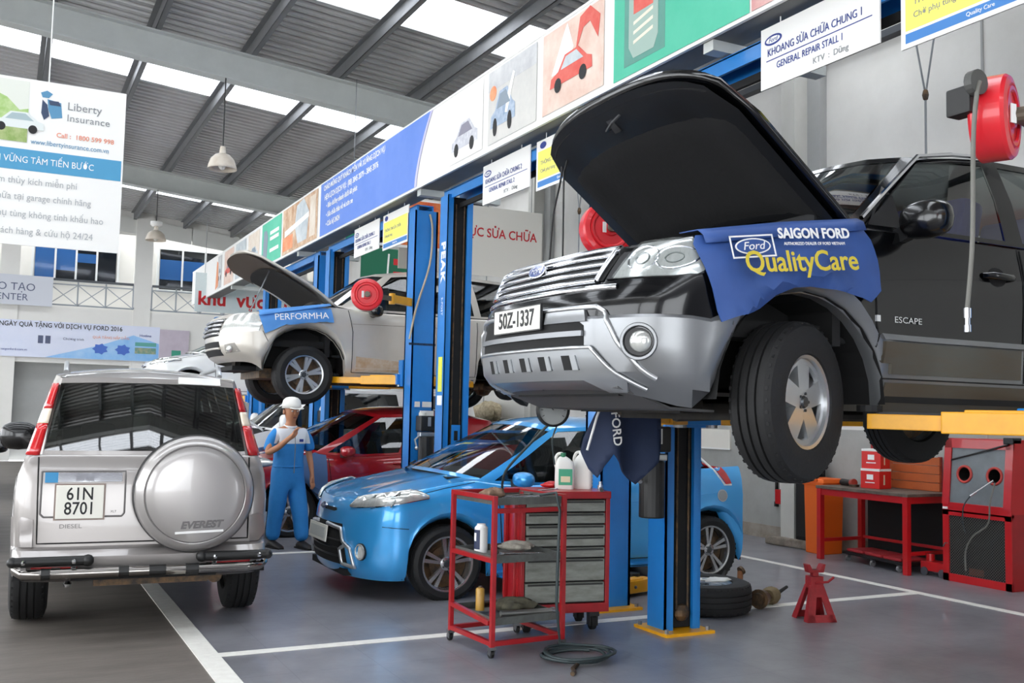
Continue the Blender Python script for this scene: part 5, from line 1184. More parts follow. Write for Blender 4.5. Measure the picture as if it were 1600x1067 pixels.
prt(strip, T, [(-5.86, .22), (-5.8, .13), (-5.55, .13), (-5.5, .22), (-5.5, .62), (-5.86, .62)], mat('bottle_label', '#9fb7ac', .5), .006, 'bottle_label'); prt(strip, T, rect(-5.80, .45, -5.56, .62), M_pred, .007, 'print')
for v in (.40, .33, .26): prt(strip, T, [(-5.80, v-.03), (-5.56, v+.01), (-5.56, v+.035), (-5.80, v-.005)], mat('print_cream', '#e9e2cf', .6), .007, 'print')
ptxt(strip, T, 'Magnatec', -4.98, .53, .17, M_inkw, .006, shear=.2, bold=.004); ptxt(strip, T, 'Professional', -4.92, .38, .12, M_inkw, .006, shear=.25, bold=.003)
photo(4.54, 2.3, mat('photo_rose', '#c98a86', .6, var=.8, vscale=3, col2='#e6c4be'), .02, HB-.02)

# hanging bay signs under the beam
M_ylw = mat('sign_yellow', '#f6ef6f', .55); M_bnd = mat('sign_blue_band', '#3f7fc4', .55)
def bay_sign(y0, y1, kind, n, z0=3.455, z1=3.835):
    nm = {'w': 'white', 'y': 'yellow'}[kind]
    place = ('nearest, over the black SUV', 'above the tall blue post pair', 'farthest, above the silver SUV')[n-1]
    t = thing('bay_sign', 'white bay number sign hanging under the beam, '+place if kind == 'w' else 'yellow sign with blue bottom stripe hanging under the beam, '+place, 'sign', (4.05, (y0+y1)/2, z0), group='bay signs hanging under the beam')
    MB().bb((4.045, y0, z0), (4.055, y1, z1)).build('board', M_print, t)
    for y in (y0+.18*(y1-y0), y0+.82*(y1-y0)): MB().cyl((4.05, y, z1-.01), (4.05, y, 3.88), .004, n=6).build('hanger', M_white, t)
    T = frame((4.045, y0, z0), (0, -1, 0), (0, 0, 1)); W = abs(y1-y0); H = z1-z0
    if kind == 'w':
        prt(t, T, ell(.11, .29, .075, .032), M_inkb, .001, 'logo'); prt(t, T, ell(.11, .29, .06, .02), M_inkw, .0025, 'logo_field'); ptxt(t, T, 'Ford', .11, .29, .04, M_inkb, .004, shear=.3)
        ptxt(t, T, 'KHOANG SỬA CHỮA CHUNG %d' % n, .06, .215, .066, M_inkb, .003, align='LEFT', sx=.80)
        prt(t, T, rect(.05, .165, W-.05, .171), M_inkb, .001, 'rule'); ptxt(t, T, 'GENERAL REPAIR STALL %d' % n, .14, .12, .06, M_inkb, .003, align='LEFT', sx=.78); ptxt(t, T, 'KTV  :  Dũng', W*.62, .05, .05, M_inkg, .003)
    else:
        prt(t, T, rect(.03, .09, W-.03, H*.78 if n > 1 else H-.02), M_ylw, .001, 'yellow_field'); prt(t, T, rect(.03, .025, W-.03, .075), M_bnd, .001, 'blue_stripe')
        prt(t, T, ell(.12, H-.05, .055, .03), M_inkb, .002, 'logo') if n > 1 else None
        ptxt(t, T, 'THÔNG TIN SỬA CHỮA', .08, .23, .05, M_inkg, .003, align='LEFT'); ptxt(t, T, 'Chờ phụ tùng', .08, .16, .045, M_inkg, .003, align='LEFT'); ptxt(t, T, 'Quality Care', W*.5, .05, .03, M_inkw, .003)
bay_sign(4.63, 3.70, 'w', 1); bay_sign(3.56, 2.62, 'y', 1, 3.365, 3.80)
bay_sign(8.61, 7.64, 'w', 2); bay_sign(7.52, 6.62, 'y', 2, 3.385, 3.82)
bay_sign(12.58, 11.60, 'w', 3); bay_sign(11.46, 10.60, 'y', 3, 3.40, 3.83)

# big insurance banner on the left
T = frame((0, 9.5, 2.81), (1, 0, 0), (0, 0, 1)); ib = thing('hanging_banner', 'large white insurance banner with a blue band hanging at the upper left', 'banner', (-.1, 9.5, 2.81))
MB().bb((-1.15, 9.5, 2.81), (.86, 9.512, 4.275)).build('sheet', M_print, ib)
for x in (-.9, .22): MB().cyl((x, 9.506, 4.27), (x, 9.506, 6.66), .006, n=6).build('cord', M_white, ib)
prt(ib, T, rect(-1.1, .90, .07, 1.44), mat('photo_sky', '#e3e6dc', .6), .001, 'photo_panel'); prt(ib, T, [(-1.1, 1.1), (-.4, 1.2), (-.22, 1.33), (-.1, 1.28), (.0, 1.18), (.07, 1.2), (.07, .98), (-1.1, .98)], mat('photo_trees', '#9cc46c', .6, var=.8, vscale=8, col2='#d5e3b4'), .003, 'print')
prt(ib, T, rect(-1.1, .90, .07, 1.02), mat('photo_grass', '#8aa65a', .6, var=.9, vscale=8, col2='#c7d09a'), .004, 'print'); car_print(ib, T, -.22, .98, .42, .2, mat('print_van', '#e2e8e6', .6), mat('print_van_glass', '#a9bcc0', .6), .006)
M_lib = mat('logo_blue', '#5a93b8', .6); M_libd = mat('logo_navy', '#3a4a66', .6)
for i, (poly, m) in enumerate((([(.235, 1.36), (.285, 1.385), (.33, 1.36), (.30, 1.32), (.25, 1.32)], M_lib), ([(.29, 1.31), (.40, 1.29), (.415, 1.16), (.33, 1.14), (.30, 1.22)], M_lib), ([(.30, 1.30), (.38, 1.30), (.40, 1.26), (.31, 1.26)], M_libd), ([(.25, 1.30), (.29, 1.26), (.31, 1.16), (.27, 1.12), (.245, 1.18)], M_libd))): prt(ib, T, [(u_-.075, v_) for u_, v_ in poly], m, .002+.0015*(i > 1), 'logo')
ptxt(ib, T, 'Liberty', .375, 1.27, .10, M_inkg, .003, align='LEFT'); ptxt(ib, T, 'Insurance', .375, 1.165, .088, M_inkg, .003, align='LEFT', space=1.05)
ptxt(ib, T, 'Call :  1800 599 998', .30, 1.0, .058, mat('ink_salmon', '#e89a80', .6), .003, align='LEFT', bold=.001); ptxt(ib, T, 'www.libertyinsurance.com.vn', .10, .915, .062, M_lib, .003, align='LEFT', sx=.86)
prt(ib, T, rect(-1.13, .655, .845, .84), mat('band_blue', '#4f9cc6', .6), .001, 'blue_band'); ptxt(ib, T, 'ĐỂ BẠN VỮNG TÂM TIẾN BƯỚC', .62, .745, .080, M_inkw, .003, align='RIGHT', sx=.84)
for s, v, x in (('• Bảo hiểm thủy kích miễn phí', .56, .49), ('• Sửa chữa tại garage chính hãng', .42, .61), ('• Thay thế phụ tùng không tính khấu hao', .27, .72), ('• Dịch vụ khách hàng & cứu hộ 24/24', .12, .64)): ptxt(ib, T, s, x, v, .082, mat('ink_pale_grey', '#b4b7b9', .6), .003, align='RIGHT', sx=.88)

# red lettered area signs
def area_sign(label, y, x0, x1, z0, z1, s, tx, tz, size, m=M_print, **k):
    t = thing('area_sign', label, 'sign', ((x0+x1)/2, y, z0)); MB().bb((x0, y, z0), (x1, y+.02, z1)).build('board', m, t)
    for x in (x0+.2, x1-.2): MB().cyl((x, y+.01, z1), (x, y+.01, z1+1.2), .006, n=6).build('hanger', M_steel, t)
    T = frame((0, y, 0), (1, 0, 0), (0, 0, 1)); ptxt(t, T, s, tx, tz, size, M_inkr, .003, **k); return t, T
area_sign('cream sign with red capitals hanging right of the tall blue post', 14.0, 5.2, 7.66, 3.6, 4.70, 'KHU VỰC SỬA CHỮA', 7.56, 4.28, .20, mat('sign_cream', '#e4e0d6', .6), align='RIGHT', bold=.003, sx=.9)
t, T = area_sign('pale sign with large red letters beyond the raised bonnet of the silver SUV', 22.6, 3.66, 8.2, 3.55, 4.42, 'khu  vực sửa chữa', 3.72, 3.84, .42, mat('sign_pale', '#dfe7e8', .6, var=.5, vscale=2, col2='#c3dbe0'), align='LEFT', bold=.012)

# banners on the balcony front
T = frame((0, 27.84, 0), (1, 0, 0), (0, 0, 1)); t = thing('centre_sign', 'pale grey training centre sign on the balcony railing', 'sign', (-.4, 27.84, 3.92))
MB().bb((-1.9, 27.84, 3.92), (1.0, 27.86, 4.68)).build('board', mat('sign_greyblue', '#cdd0d8', .6), t); M_slate = mat('ink_slate', '#59607a', .6)
ptxt(t, T, 'TRUNG TÂM ĐÀO TẠO', .60, 4.37, .27, M_slate, .004, align='RIGHT', sx=1.0); ptxt(t, T, 'TRAINING CENTER', .44, 4.11, .24, M_slate, .004, align='RIGHT')
t = thing('gift_banner', 'long pale blue gift campaign banner under the balcony', 'banner', (.9, 27.93, 2.62)); T = frame((0, 27.93, 0), (1, 0, 0), (0, 0, 1))
MB().bb((-3, 27.93, 2.62), (3.66, 27.955, 3.55)).build('sheet', mat('banner_pale', '#d6dcf0', .6, var=.6, vscale=1, col2='#e7e8f2'), t); MB().bb((3.66, 27.93, 2.62), (4.42, 27.955, 3.50)).build('end_panel', mat('banner_mauve', '#b9adb9', .6, var=.5, vscale=3, col2='#cfc6d0'), t)
prt(t, T, [(.9, 2.63), (3.65, 2.63), (3.65, 3.1), (3.0, 3.3), (2.2, 3.0), (1.5, 2.8)], mat('banner_sky', '#7fb7ec', .6, var=.7, vscale=2, col2='#b7d6f3'), .003)
ptxt(t, T, 'NGÀY QUÀ TẶNG VỚI DỊCH VỤ FORD 2016', 2.72, 3.44, .165, M_inkk, .005, align='RIGHT', bold=.002, sx=.88)
for u in (.78, .95): prt(t, T, rect(u-.06, 2.98, u+.06, 3.18), M_slate, .004)
for u in (2.2, 2.75): prt(t, T, [(u+.2*cos(a)*(1 if i % 2 else .72), 2.9+.15*sin(a)*(1 if i % 2 else .75)) for i, a in enumerate([2*pi*j/14 for j in range(14)])], mat('star_blue', '#4a6fc4', .6), .006)
prt(t, T, rect(3.05, 3.02, 3.58, 3.12), mat('print_teal', '#5fa39a', .6), .005); prt(t, T, rect(3.05, 2.82, 3.58, 2.98), mat('print_sea', '#4e8f86', .6, var=.8, vscale=9, col2='#c9b48a'), .005); prt(t, T, rect(3.98, 2.72, 4.22, 2.95), mat('print_green_can', '#3f9a80', .6), .004)
ptxt(t, T, 'QUÀ TẶNG HẤP DẪN', 2.45, 3.2, .09, M_porg, .005); ptxt(t, T, 'Chương trình', 1.55, 3.12, .09, M_slate, .005); ptxt(t, T, 'www.saigonford.com.vn', .1, 2.8, .08, M_inkb, .005); ptxt(t, T, 'Hotline', 3.3, 3.3, .1, M_inkb, .005)
# high bay pendant lamps
M_enam = mat('lamp_enamel', '#dfd6c8', .45, var=.5, vscale=6, col2='#b9a68e')
def pendant(x, y, z, label, r=.2, cap=False, ang=0):
    t = thing('pendant_lamp', label, 'lamp', (x, y, z), 0, 'pendant lamps under the roof')
    MB().lathe([(r, 0), (r*.97, .04), (r*.8, .14), (r*.5, .2), (r*.3, .215), (.0, .216)], MX.Translation((x, y, z)), 28).build('lamp_shade', M_enam, t, smooth=50, thick=.006)
    MB().cyl((x, y, z+.21), (x, y, z+.32), .05, .035).build('socket', M_enam, t)
    MB().ball((x, y, z+.06), .055, 10, (1, 1, 1.3)).build('bulb', mat('bulb_white', '#f4f2ea', .2), t, smooth=60)
    if cap: MB().lathe([(.0, .42), (.12, .40), (.125, .34), (.09, .30), (.05, .30)], MX.Translation((x, y, z)), 20).build('ballast', M_white, t, smooth=40)
    MB().cyl((x, y, z+.3), (x, y, rz(x)-.61), .009, n=6).build('cord', M_blk, t)
pendant(2.54, 13.92, 4.74, 'white bell pendant lamp hanging near the big roof beam'); pendant(2.70, 21.92, 4.93, 'smaller looking white pendant lamp with a ballast cap, before the balcony', .21, True)
# cross strip of posters over the third bay and a green board deeper in
t = thing('cross_poster', 'short poster strip with green and orange panels crossing above the third bay', 'banner', (5.0, 13.5, 3.84)); T = frame((0, 13.5, 3.84), (1, 0, 0), (0, 0, 1))
MB().bb((4.2, 13.5, 3.84), (5.88, 13.515, 4.56)).build('backing', M_print, t); MB().bb((4.2, 13.49, 3.83), (5.88, 13.52, 3.85)).build('lower_edge', M_white, t)
prt(t, T, rect(4.21, .03, 4.62, .70), mat('print_deep_green', '#1f9a6c', .55)); prt(t, T, rect(4.25, .12, 4.45, .5), mat('bottle_dark', '#5e9a8c'), .004, 'bottle_picture'); prt(t, T, rect(4.62, .03, 4.95, .70), mat('print_dark_brown', '#4a3a34', .6, var=.6, vscale=6, col2='#8a4a3a'))
prt(t, T, rect(4.95, .03, 5.74, .70), mat('print_fire', '#d4502a', .6, var=.9, vscale=7, col2='#f0a050'))
for y in (4.3, 5.8): MB().cyl((y, 13.507, 4.55), (y, 13.507, 6.2), .006, n=6).build('hanger', M_steel, t)
t = thing('green_board', 'dark green board with a white bottle outline hanging behind the raised silver SUV', 'sign', (6.4, 17.9, 3.7)); T = frame((0, 17.9, 3.7), (1, 0, 0), (0, 0, 1))
MB().bb((5.9, 17.9, 3.3), (7.05, 17.92, 4.55)).build('board', mat('board_green', '#11684a', .55), t); MB().tube([(6.45, 17.89, 4.45), (6.42, 17.89, 3.85), (6.5, 17.89, 3.72), (6.85, 17.89, 3.72), (6.95, 17.89, 3.85), (6.95, 17.89, 4.5)], .02, 6).build('outline', M_inkw, t)
for v in (.3, .55): prt(t, T, rect(6.55, v, 6.8, v+.12), M_inkr)
prt(t, T, rect(6.84, .1, 6.92, .75), M_inkr, .003); 
for x in (6.0, 6.95): MB().cyl((x, 17.91, 4.55), (x, 17.91, rz(x)-.0), .006, n=6).build('hanger', M_steel, t)
# ---------------------------------------------------------------- covers laid over the cars' wings
def cover(label, car, root, poly, axis, m, name='wing_cover', off=.016, texts=(), sy=1, top=None, fold=.006):
    t = thing(name, label, 'cover', tuple(root.location))
    o = car.patch('cloth', poly, axis, m, off=off, step=.04, deep=-off+.006, parent=t)[0]
    for v in o.data.vertices:
        a = v.co.x*23+v.co.z*9; v.co.y -= fold*(1+sin(a)+.6*sin(v.co.z*31+v.co.x*5))*.6
    if top: MB().grid(top).build('cloth_top', m, t, world=False, smooth=60, thick=.005)
    return t
M_navy = mat('cover_navy', '#35579a', .55, var=.35, vscale=3, col2='#203a6c', bump=.25, bscale=5); M_sky = mat('cover_sky_blue', '#4d8fd6', .55, var=.3, vscale=4, col2='#6fa8e2'); M_grb = mat('cover_grey_blue', '#4c6a94', .6, var=.3, vscale=4)
t = cover('navy wing cover with white and yellow lettering draped over the black SUV front wing', suv_car, suv,
    [(.42, 1.015), (.60, 1.045), (.90, 1.095), (1.20, 1.145), (1.36, 1.165), (1.40, 1.10), (1.43, .95), (1.43, .86), (1.36, .80), (1.25, .83), (1.14, .855), (1.0, .862), (.90, .85), (.80, .81), (.72, .745), (.62, .705), (.50, .66), (.455, .80), (.40, .99)], 'side', M_navy, off=.03,
    top=[[(x, y, z) for y, z in ((-.885, interp(x, [(.42, .99), (.9, 1.07), (1.36, 1.145)])), (-.868, interp(x, [(.42, 1.03), (.9, 1.115), (1.36, 1.185)])), (-.83, interp(x, [(.42, 1.055), (.9, 1.14), (1.36, 1.205)])), (-.70, interp(x, [(.42, 1.06), (.9, 1.14), (1.36, 1.205)])))] for x in [.42+.0783*i for i in range(13)]])
def slab(t, s, size, x, z, y, m, sx=1., tilt=0., **k):
    T = frame((x, y, z), (cos(tilt), 0, sin(tilt)), (0, .16, 1)); o = text(s, size, T, m, t, sx=sx, **k); o.matrix_local = T @ MX.Diagonal((sx, 1, 1, 1)); return o
M_gold = mat('ink_gold', '#d9c43a', .5)
yy = -.965
slab(t, 'SAIGON FORD', .064, .96, 1.075, yy, M_inkw, 1.0, .10, bold=.002); slab(t, 'AUTHORIZED DEALER OF FORD VIETNAM', .02, .96, 1.03, yy-.004, M_inkw, .95, .10); slab(t, 'QualityCare', .132, .88, .94, yy-.018, M_gold, 1.0, .10, bold=.002, name='lettering')
T = frame((.61, yy, .985), (cos(.14), 0, sin(.14)), (0, .16, 1))
for a, b, a2, b2 in ((.12, .05, .113, .043),):
    for poly in ([(-a, b2), (a, b2), (a, b), (-a, b)], [(-a, -b), (a, -b), (a, -b2), (-a, -b2)], [(-a, -b), (-a2, -b), (-a2, b), (-a, b)], [(a2, -b), (a, -b), (a, b), (a2, b)]): MB().prism(poly, .002, T).build('logo_frame', M_inkw, t, world=False)
MB().prism(ell(0, 0, .098, .036, 28), .002, T).build('logo_oval', M_inkw, t, world=False); MB().prism(ell(0, 0, .090, .030, 28), .003, T).build('logo_field', M_navy, t, world=False)
o = text('Ford', .05, T @ MX.Translation((0, 0, .004)), M_inkw, t, shear=.3); o.matrix_local = T @ MX.Translation((0, 0, .004)) @ MX.Diagonal((1.25, 1, 1, 1))
t = cover('sky blue wing cover with white lettering on the near wing of the raised silver SUV', rsuv_car, rsuv, [(.40, 1.04), (.8, 1.14), (1.22, 1.20), (1.26, 1.0), (.95, .985), (.70, .94), (.47, .83)], 'side', M_sky, off=.03,
    top=[[(x, y, z) for y, z in ((-.865, interp(x, [(.40, 1.03), (1.22, 1.19)])), (-.80, interp(x, [(.40, 1.09), (1.22, 1.22)])), (-.68, interp(x, [(.40, 1.09), (1.22, 1.22)])))] for x in [.40+.0683*i for i in range(13)]])
slab(t, 'PERFORMHA', .105, .86, 1.04, -.935, M_inkw, 1.05, .09)
t = cover('sky blue wing cover on the far wing of the raised silver SUV', rsuv_car, rsuv, [(.3, 1.02), (1.1, 1.17), (1.1, 1.0), (.3, .85)], 'side', M_sky, off=.03)
for o in t.children:
    for v in o.data.vertices: v.co.y = -v.co.y
    o.data.flip_normals()
MB().grid([[(x, y, z) for y, z in ((.86, 1.03+.14*(x-.2)), (.78, 1.11+.14*(x-.2)), (.66, 1.11+.14*(x-.2)))] for x in [.2+.1*i for i in range(10)]], flip=True).build('cloth_top', M_sky, t, world=False, smooth=60, thick=.005)
cover('grey blue wing cover hanging over the red hatchback front wing', rc_, red_car, [(.72, .86), (1.2, .94), (1.33, .92), (1.36, .45), (1.1, .38), (.76, .42)], 'side', M_grb, off=.03)

# navy cloth hanging under the black SUV
def hanging_cloth():
    t = thing('hanging_cloth', 'dark navy cloth with a white brand word hanging under the black SUV front', 'cloth', (3.2, 5.0, 1.0))
    P = [(3.10, 1.55), (3.06, 1.46), (3.00, 1.32), (2.985, 1.24), (3.03, 1.14), (3.07, 1.09), (3.10, 1.16), (3.14, 1.23), (3.20, 1.16), (3.29, 1.10), (3.37, 1.045), (3.44, 1.12), (3.50, 1.18), (3.52, 1.30), (3.53, 1.55)]
    bd = []
    for a, b in zip(P, P[1:]+P[:1]):
        n = max(1, int(math.dist(a, b)/.03)); bd += [V((lerp(a[0], b[0], i/n), lerp(a[1], b[1], i/n))) for i in range(n)]
    def ins(q):
        c = False
        for a, b in zip(bd, bd[1:]+bd[:1]):
            if (a.y > q.y) != (b.y > q.y) and q.x < (b.x-a.x)*(q.y-a.y)/(b.y-a.y)+a.x: c = not c
        return c
    inn = [V((x, z)) for x in [2.98+.03*i for i in range(20)] for z in [1.05+.03*j for j in range(18)] if ins(V((x, z))) and min((V((x, z))-b).length for b in bd) > .014]
    vv, ee, ff, *_ = delaunay_2d_cdt(bd+inn, [], [list(range(len(bd)))], 1, 1e-6)
    yf = lambda x, z: 4.90+.05*sin((x-2.9)*17+1.2*(1.55-z))*(1.6-z)*1.6+.07*abs(x-3.2)-.05*math.exp(-((x-3.16)/.06)**2)
    mb = MB(); mb.v = [(q.x, yf(q.x, q.y), q.y) for q in vv]; mb.f = [tuple(f) for f in ff]
    mb.build('cloth', mat('cloth_navy_dark', '#22304f', .7, var=.3, vscale=6, bump=.3, bscale=12), t, smooth=60, thick=.006)
    MB().tube([(3.09, 4.86, 1.56), (3.04, 4.86, 1.44), (2.985, 4.87, 1.25)], .007, 6).build('white_piping', M_inkw, t)
    T = frame((3.145, 4.815, 1.375), (.12, 0, -1), (1, -.15, .12)); text('FORD', .075, T, M_inkw, t, bold=.001)
    return t
hanging_cloth()

# ---------------------------------------------------------------- red tool trolley
def local(o, ang):
    return MX.Translation(o) @ rotz(ang)
def trolley():
    T = local((2.655, 5.375, 0), 4); t = thing('tool_trolley', 'red open-frame tool trolley on casters with grey trays, in front of the grey drawer cabinet', 'trolley', (2.9, 5.7, 0))
    L, D = .50, .525; P = lambda x, y, z: T @ V((x, y, z)); R8 = rotz(4); w_ = .028
    def b(a, c, name, m=M_dred, w=w_, h=None, par=t): return MB().bar(P(*a), P(*c), w, h).build(name, m, par, bevel=.002)
    for x in (0, L):
        for y in (0, D): b((x, y, .06), (x, y, .955), 'leg')
    for x in (0, L):
        for z in (.94, .57, .085): b((x, 0, z), (x, D, z), 'side_rail')
    for z, nm in ((.865, 'top_rail'), (.085, 'bottom_rail')): b((0, 0, z), (L, 0, z), nm)
    b((0, D, .085), (L, D, .085), 'bottom_rail'); b((0, D, .94), (L, D, .94), 'top_rail')
    b((0, .03, .20), (0, D, .235), 'tray_rail')
    M_tray = mat('tray_grey', '#6f726f', .5, .5, var=.6, vscale=12, col2='#4a4a46')
    for z in (.90, .555, .19):
        o = MB().box(P(L/2, D/2, z), (L-.03, D-.02, .006), R8).build('tray', M_tray, t)
        for a, c in (((.015, .01, z+.02), (L-.015, .01, z+.02)), ((.015, D-.01, z+.02), (L-.015, D-.01, z+.02)), ((.015, .01, z+.02), (.015, D-.01, z+.02)), ((L-.015, .01, z+.02), (L-.015, D-.01, z+.02))): MB().bar(P(*a), P(*c), .006, .045).build('tray_lip', M_tray, o)
    for x in (.0, L):
        for y in (.0, D):
            f = MB().box(P(x, y, .058), (.045, .03, .018), R8).bar(P(x-.014, y, .05), P(x-.014, y+.01, .02), .004, .03).bar(P(x+.014, y, .05), P(x+.014, y+.01, .02), .004, .03).build('caster', M_steel, t)
            MB().cyl(P(x-.011, y+.01, .026), P(x+.011, y+.01, .026), .026, n=16).build('wheel', M_blk, f, bevel=.003)
    return t, P, R8
trol, TP, R8 = trolley()
def spanner(p, ang, L, m, label, tilt=0):
    t = thing('spanner', label, 'spanner', tuple(p), radians(ang), 'loose spanners'); h = .008
    mb = MB().box((0, 0, h/2), (L-.04, .014, h))
    o = mb.build('shaft', m, t, world=False, bevel=.002)
    jaw = [(.0, -.016), (.018, -.02), (.036, -.013), (.022, -.006), (.022, .006), (.036, .013), (.018, .02), (0, .016)]
    MB().prism(jaw, h, MX.Translation((L/2-.024, 0, 0))).build('open_jaw', m, t, world=False)
    MB().lathe([(.010, 0), (.018, 0), (.018, h), (.010, h)], MX.Translation((-L/2+.01, 0, 0)), 14, True).build('ring_end', m, t, world=False)
    return t
M_tool = mat('tool_chrome', '#d0d2d4', .25, .9)
spanner(TP(.24, .12, .9245), 8, .36, M_tool, 'longest bright spanner lying along the front of the top tray'); spanner(TP(.31, .20, .9245), 4, .30, M_tool, 'bright spanner just behind the longest one on the top tray'); spanner(TP(.36, .31, .9245), 22, .22, mat('tool_dull', '#8e8d8a', .4, .8), 'dull short spanner at the back of the top tray')
def ratchet(p, ang, label):
    t = thing('socket_wrench', label, 'wrench', tuple(p), radians(ang))
    MB().cyl((-.16, 0, .014), (.06, 0, .014), .008).build('bar', M_tool, t, world=False); MB().cyl((-.18, 0, .014), (-.08, 0, .014), .013).build('grip', M_blk, t, world=False); MB().cyl((.07, 0, .0), (.07, 0, .03), .02).cyl((.07, 0, .03), (.07, 0, .055), .012).build('head', M_tool, t, world=False)
ratchet(TP(.15, .33, .923), 35, 'socket wrench with black grip lying on the top tray')
def lump(name, label, cat, p, s, m, seed=1):
    random.seed(seed); t = thing(name, label, cat, tuple(p)); mb = MB().ball((0, 0, s[2]), 1, 18, s)
    mb.v = [(x*(1+.25*sin(9*y/s[1]+seed)+.12*cos(11*x/s[0])), y*(1+.2*sin(7*x/s[0]+2*seed)), max(0, z*(1+.22*sin(5*x/s[0]+4*y/s[1])))) for x, y, z in mb.v]
    mb.build('cloth_body', m, t, world=False, smooth=60); return t
lump('rag', 'crumpled brown oily rag on the left of the top tray', 'rag', TP(.10, .20, .9235), (.085, .07, .028), mat('rag_brown', '#6a4e3a', .9, var=.7, vscale=20, col2='#a88f7c'), 3)
lump('rag', 'crumpled pale rag on the middle tray', 'rag', TP(.34, .30, .579), (.11, .10, .026), mat('rag_pale', '#b9b2a6', .9, var=.7, vscale=20, col2='#6d675d'), 5)
lump('rag', 'dirty olive rag heaped on the bottom tray', 'rag', TP(.30, .24, .214), (.14, .11, .035), mat('rag_olive', '#5d5a49', .9, var=.8, vscale=18, col2='#2e2b25'), 8)
spanner(TP(.27, .12, .582), -12, .26, M_tool, 'bright spanner on the middle tray'); ratchet(TP(.2, .34, .58), 70, 'socket wrench with black grip on the middle tray')
def can(name, label, p, r, h, m, cap=None, neck=.4, band=None):
    t = thing(name, label, 'can', tuple(p)); MB().lathe([(0, 0), (r, 0), (r, h*.86), (r*.8, h*.92), (r*neck, h*.94), (0, h*.94)], None, 22).build('body', m, t, world=False, smooth=35)
    MB().cyl((0, 0, h*.94), (0, 0, h), r*neck*.9).build('cap', cap or m, t, world=False)
    if band:
        for a0, a1, m2, z0, z1 in band:
            MB().grid([[((r+.0012)*cos(radians(a0+(a1-a0)*i/10)), (r+.0012)*sin(radians(a0+(a1-a0)*i/10)), z) for i in range(11)] for z in (z0, z1)]).build('label', m2, t, world=False, smooth=60)
    return t
can('spray_can', 'white can with a navy printed side on the left of the middle tray', TP(.08, .30, .5815), .042, .175, M_print, M_white, .7, [(130, 235, mat('label_navy', '#26304f', .5), .02, .14), (165, 200, M_inkw, .07, .12)])
can('oil_bottle', 'small amber bottle with a dark cap on the bottom tray', TP(.10, .33, .216), .028, .15, mat('amber_plastic', '#b58a3a', .35), M_greas, .5)
for k, (x, y, a, m, lb) in enumerate(((.28, .40, 10, M_greas, 'greasy steel tube lying at the back of the bottom tray'), (.28, .07, -4, mat('tool_dull', '#8e8d8a', .4, .8), 'dull grey tube lying at the front of the bottom tray'))):
    t = thing('metal_tube', lb, 'tube', tuple(TP(x, y, .2165)), radians(a)); MB().cyl((-.17, 0, .018), (.17, 0, .018), .018).build('pipe', m, t, world=False); MB().cyl((.17, 0, .018), (.19, 0, .018), .022).build('collar', M_steel, t, world=False)

# ---------------------------------------------------------------- drawer cabinet
def cabinet():
    ang = -10; T = local((3.10, 5.87, 0), ang); t = thing('tool_cabinet', 'red tool cabinet with grey metal drawers on black casters', 'cabinet', (3.4, 5.95, 0)); R = rotz(ang); P = lambda x, y, z: T @ V((x, y, z))
    W, D = .63, .40; bx = lambda x0, y0, z0, x1, y1, z1: MB().box(P((x0+x1)/2, (y0+y1)/2, (z0+z1)/2), (x1-x0, y1-y0, z1-z0), R)
    bx(.0, .02, .13, .03, D, .93).build('side_panel', M_dred, t, bevel=.003); bx(W-.03, .02, .13, W, D, .93).build('side_panel', M_dred, t, bevel=.003); bx(0, D-.02, .13, W, D, .93).build('back_panel', M_dred, t)
    bx(.0, -.005, .13, W, D, .19).build('plinth', M_dred, t, bevel=.004); bx(-.005, -.01, .885, W+.005, D+.005, .935).build('lid', M_dred, t, bevel=.006)
    bx(.0, -.004, .13, .025, .02, .93).build('corner_post', M_dred, t, bevel=.003); bx(W-.03, -.004, .13, W, .02, .93).build('corner_post', M_dred, t, bevel=.003)
    bx(.03, .03, .18, W-.03, D-.03, .89).build('inside', M_blkm, t)
    M_drw = mat('drawer_grey', '#9a9c94', .42, .4, var=.55, vscale=7, col2='#55574f', stretch=(1, 1, 4))
    zs = [.195, .335, .49, .565, .64, .715, .795, .88]
    for a, b_ in zip(zs, zs[1:]):
        d = bx(.032, .0, a+.006, W-.035, .30, b_-.006).build('drawer', M_drw, t, bevel=.003); bx(.05, -.012, b_-.022, W-.05, .002, b_-.010).build('drawer_pull', mat('pull_dark', '#3d3e3c', .5, .4), d)
    for y in (.08, .30): bx(-.03, y-.015, .2, -.0, y+.015, .88).build('side_bar', M_dred, t, bevel=.006)
    bx(W, .05, .80, W+.02, .25, .87).build('side_hook', M_steel, t)
    for x in (.07, W-.09):
        for y in (.06, D-.08):
            f = bx(x-.035, y-.03, .095, x+.035, y+.03, .13).build('caster', M_blk, t); 
            for dx in (-.026, .026): bx(x+dx-.004, y-.02, .03, x+dx+.004, y+.04, .10).build('fork', M_blk, f)
            MB().cyl(P(x-.018, y+.015, .052), P(x+.018, y+.015, .052), .052, n=18).build('wheel', M_blkm, f, bevel=.006)
    return t, P
cab, CP = cabinet()
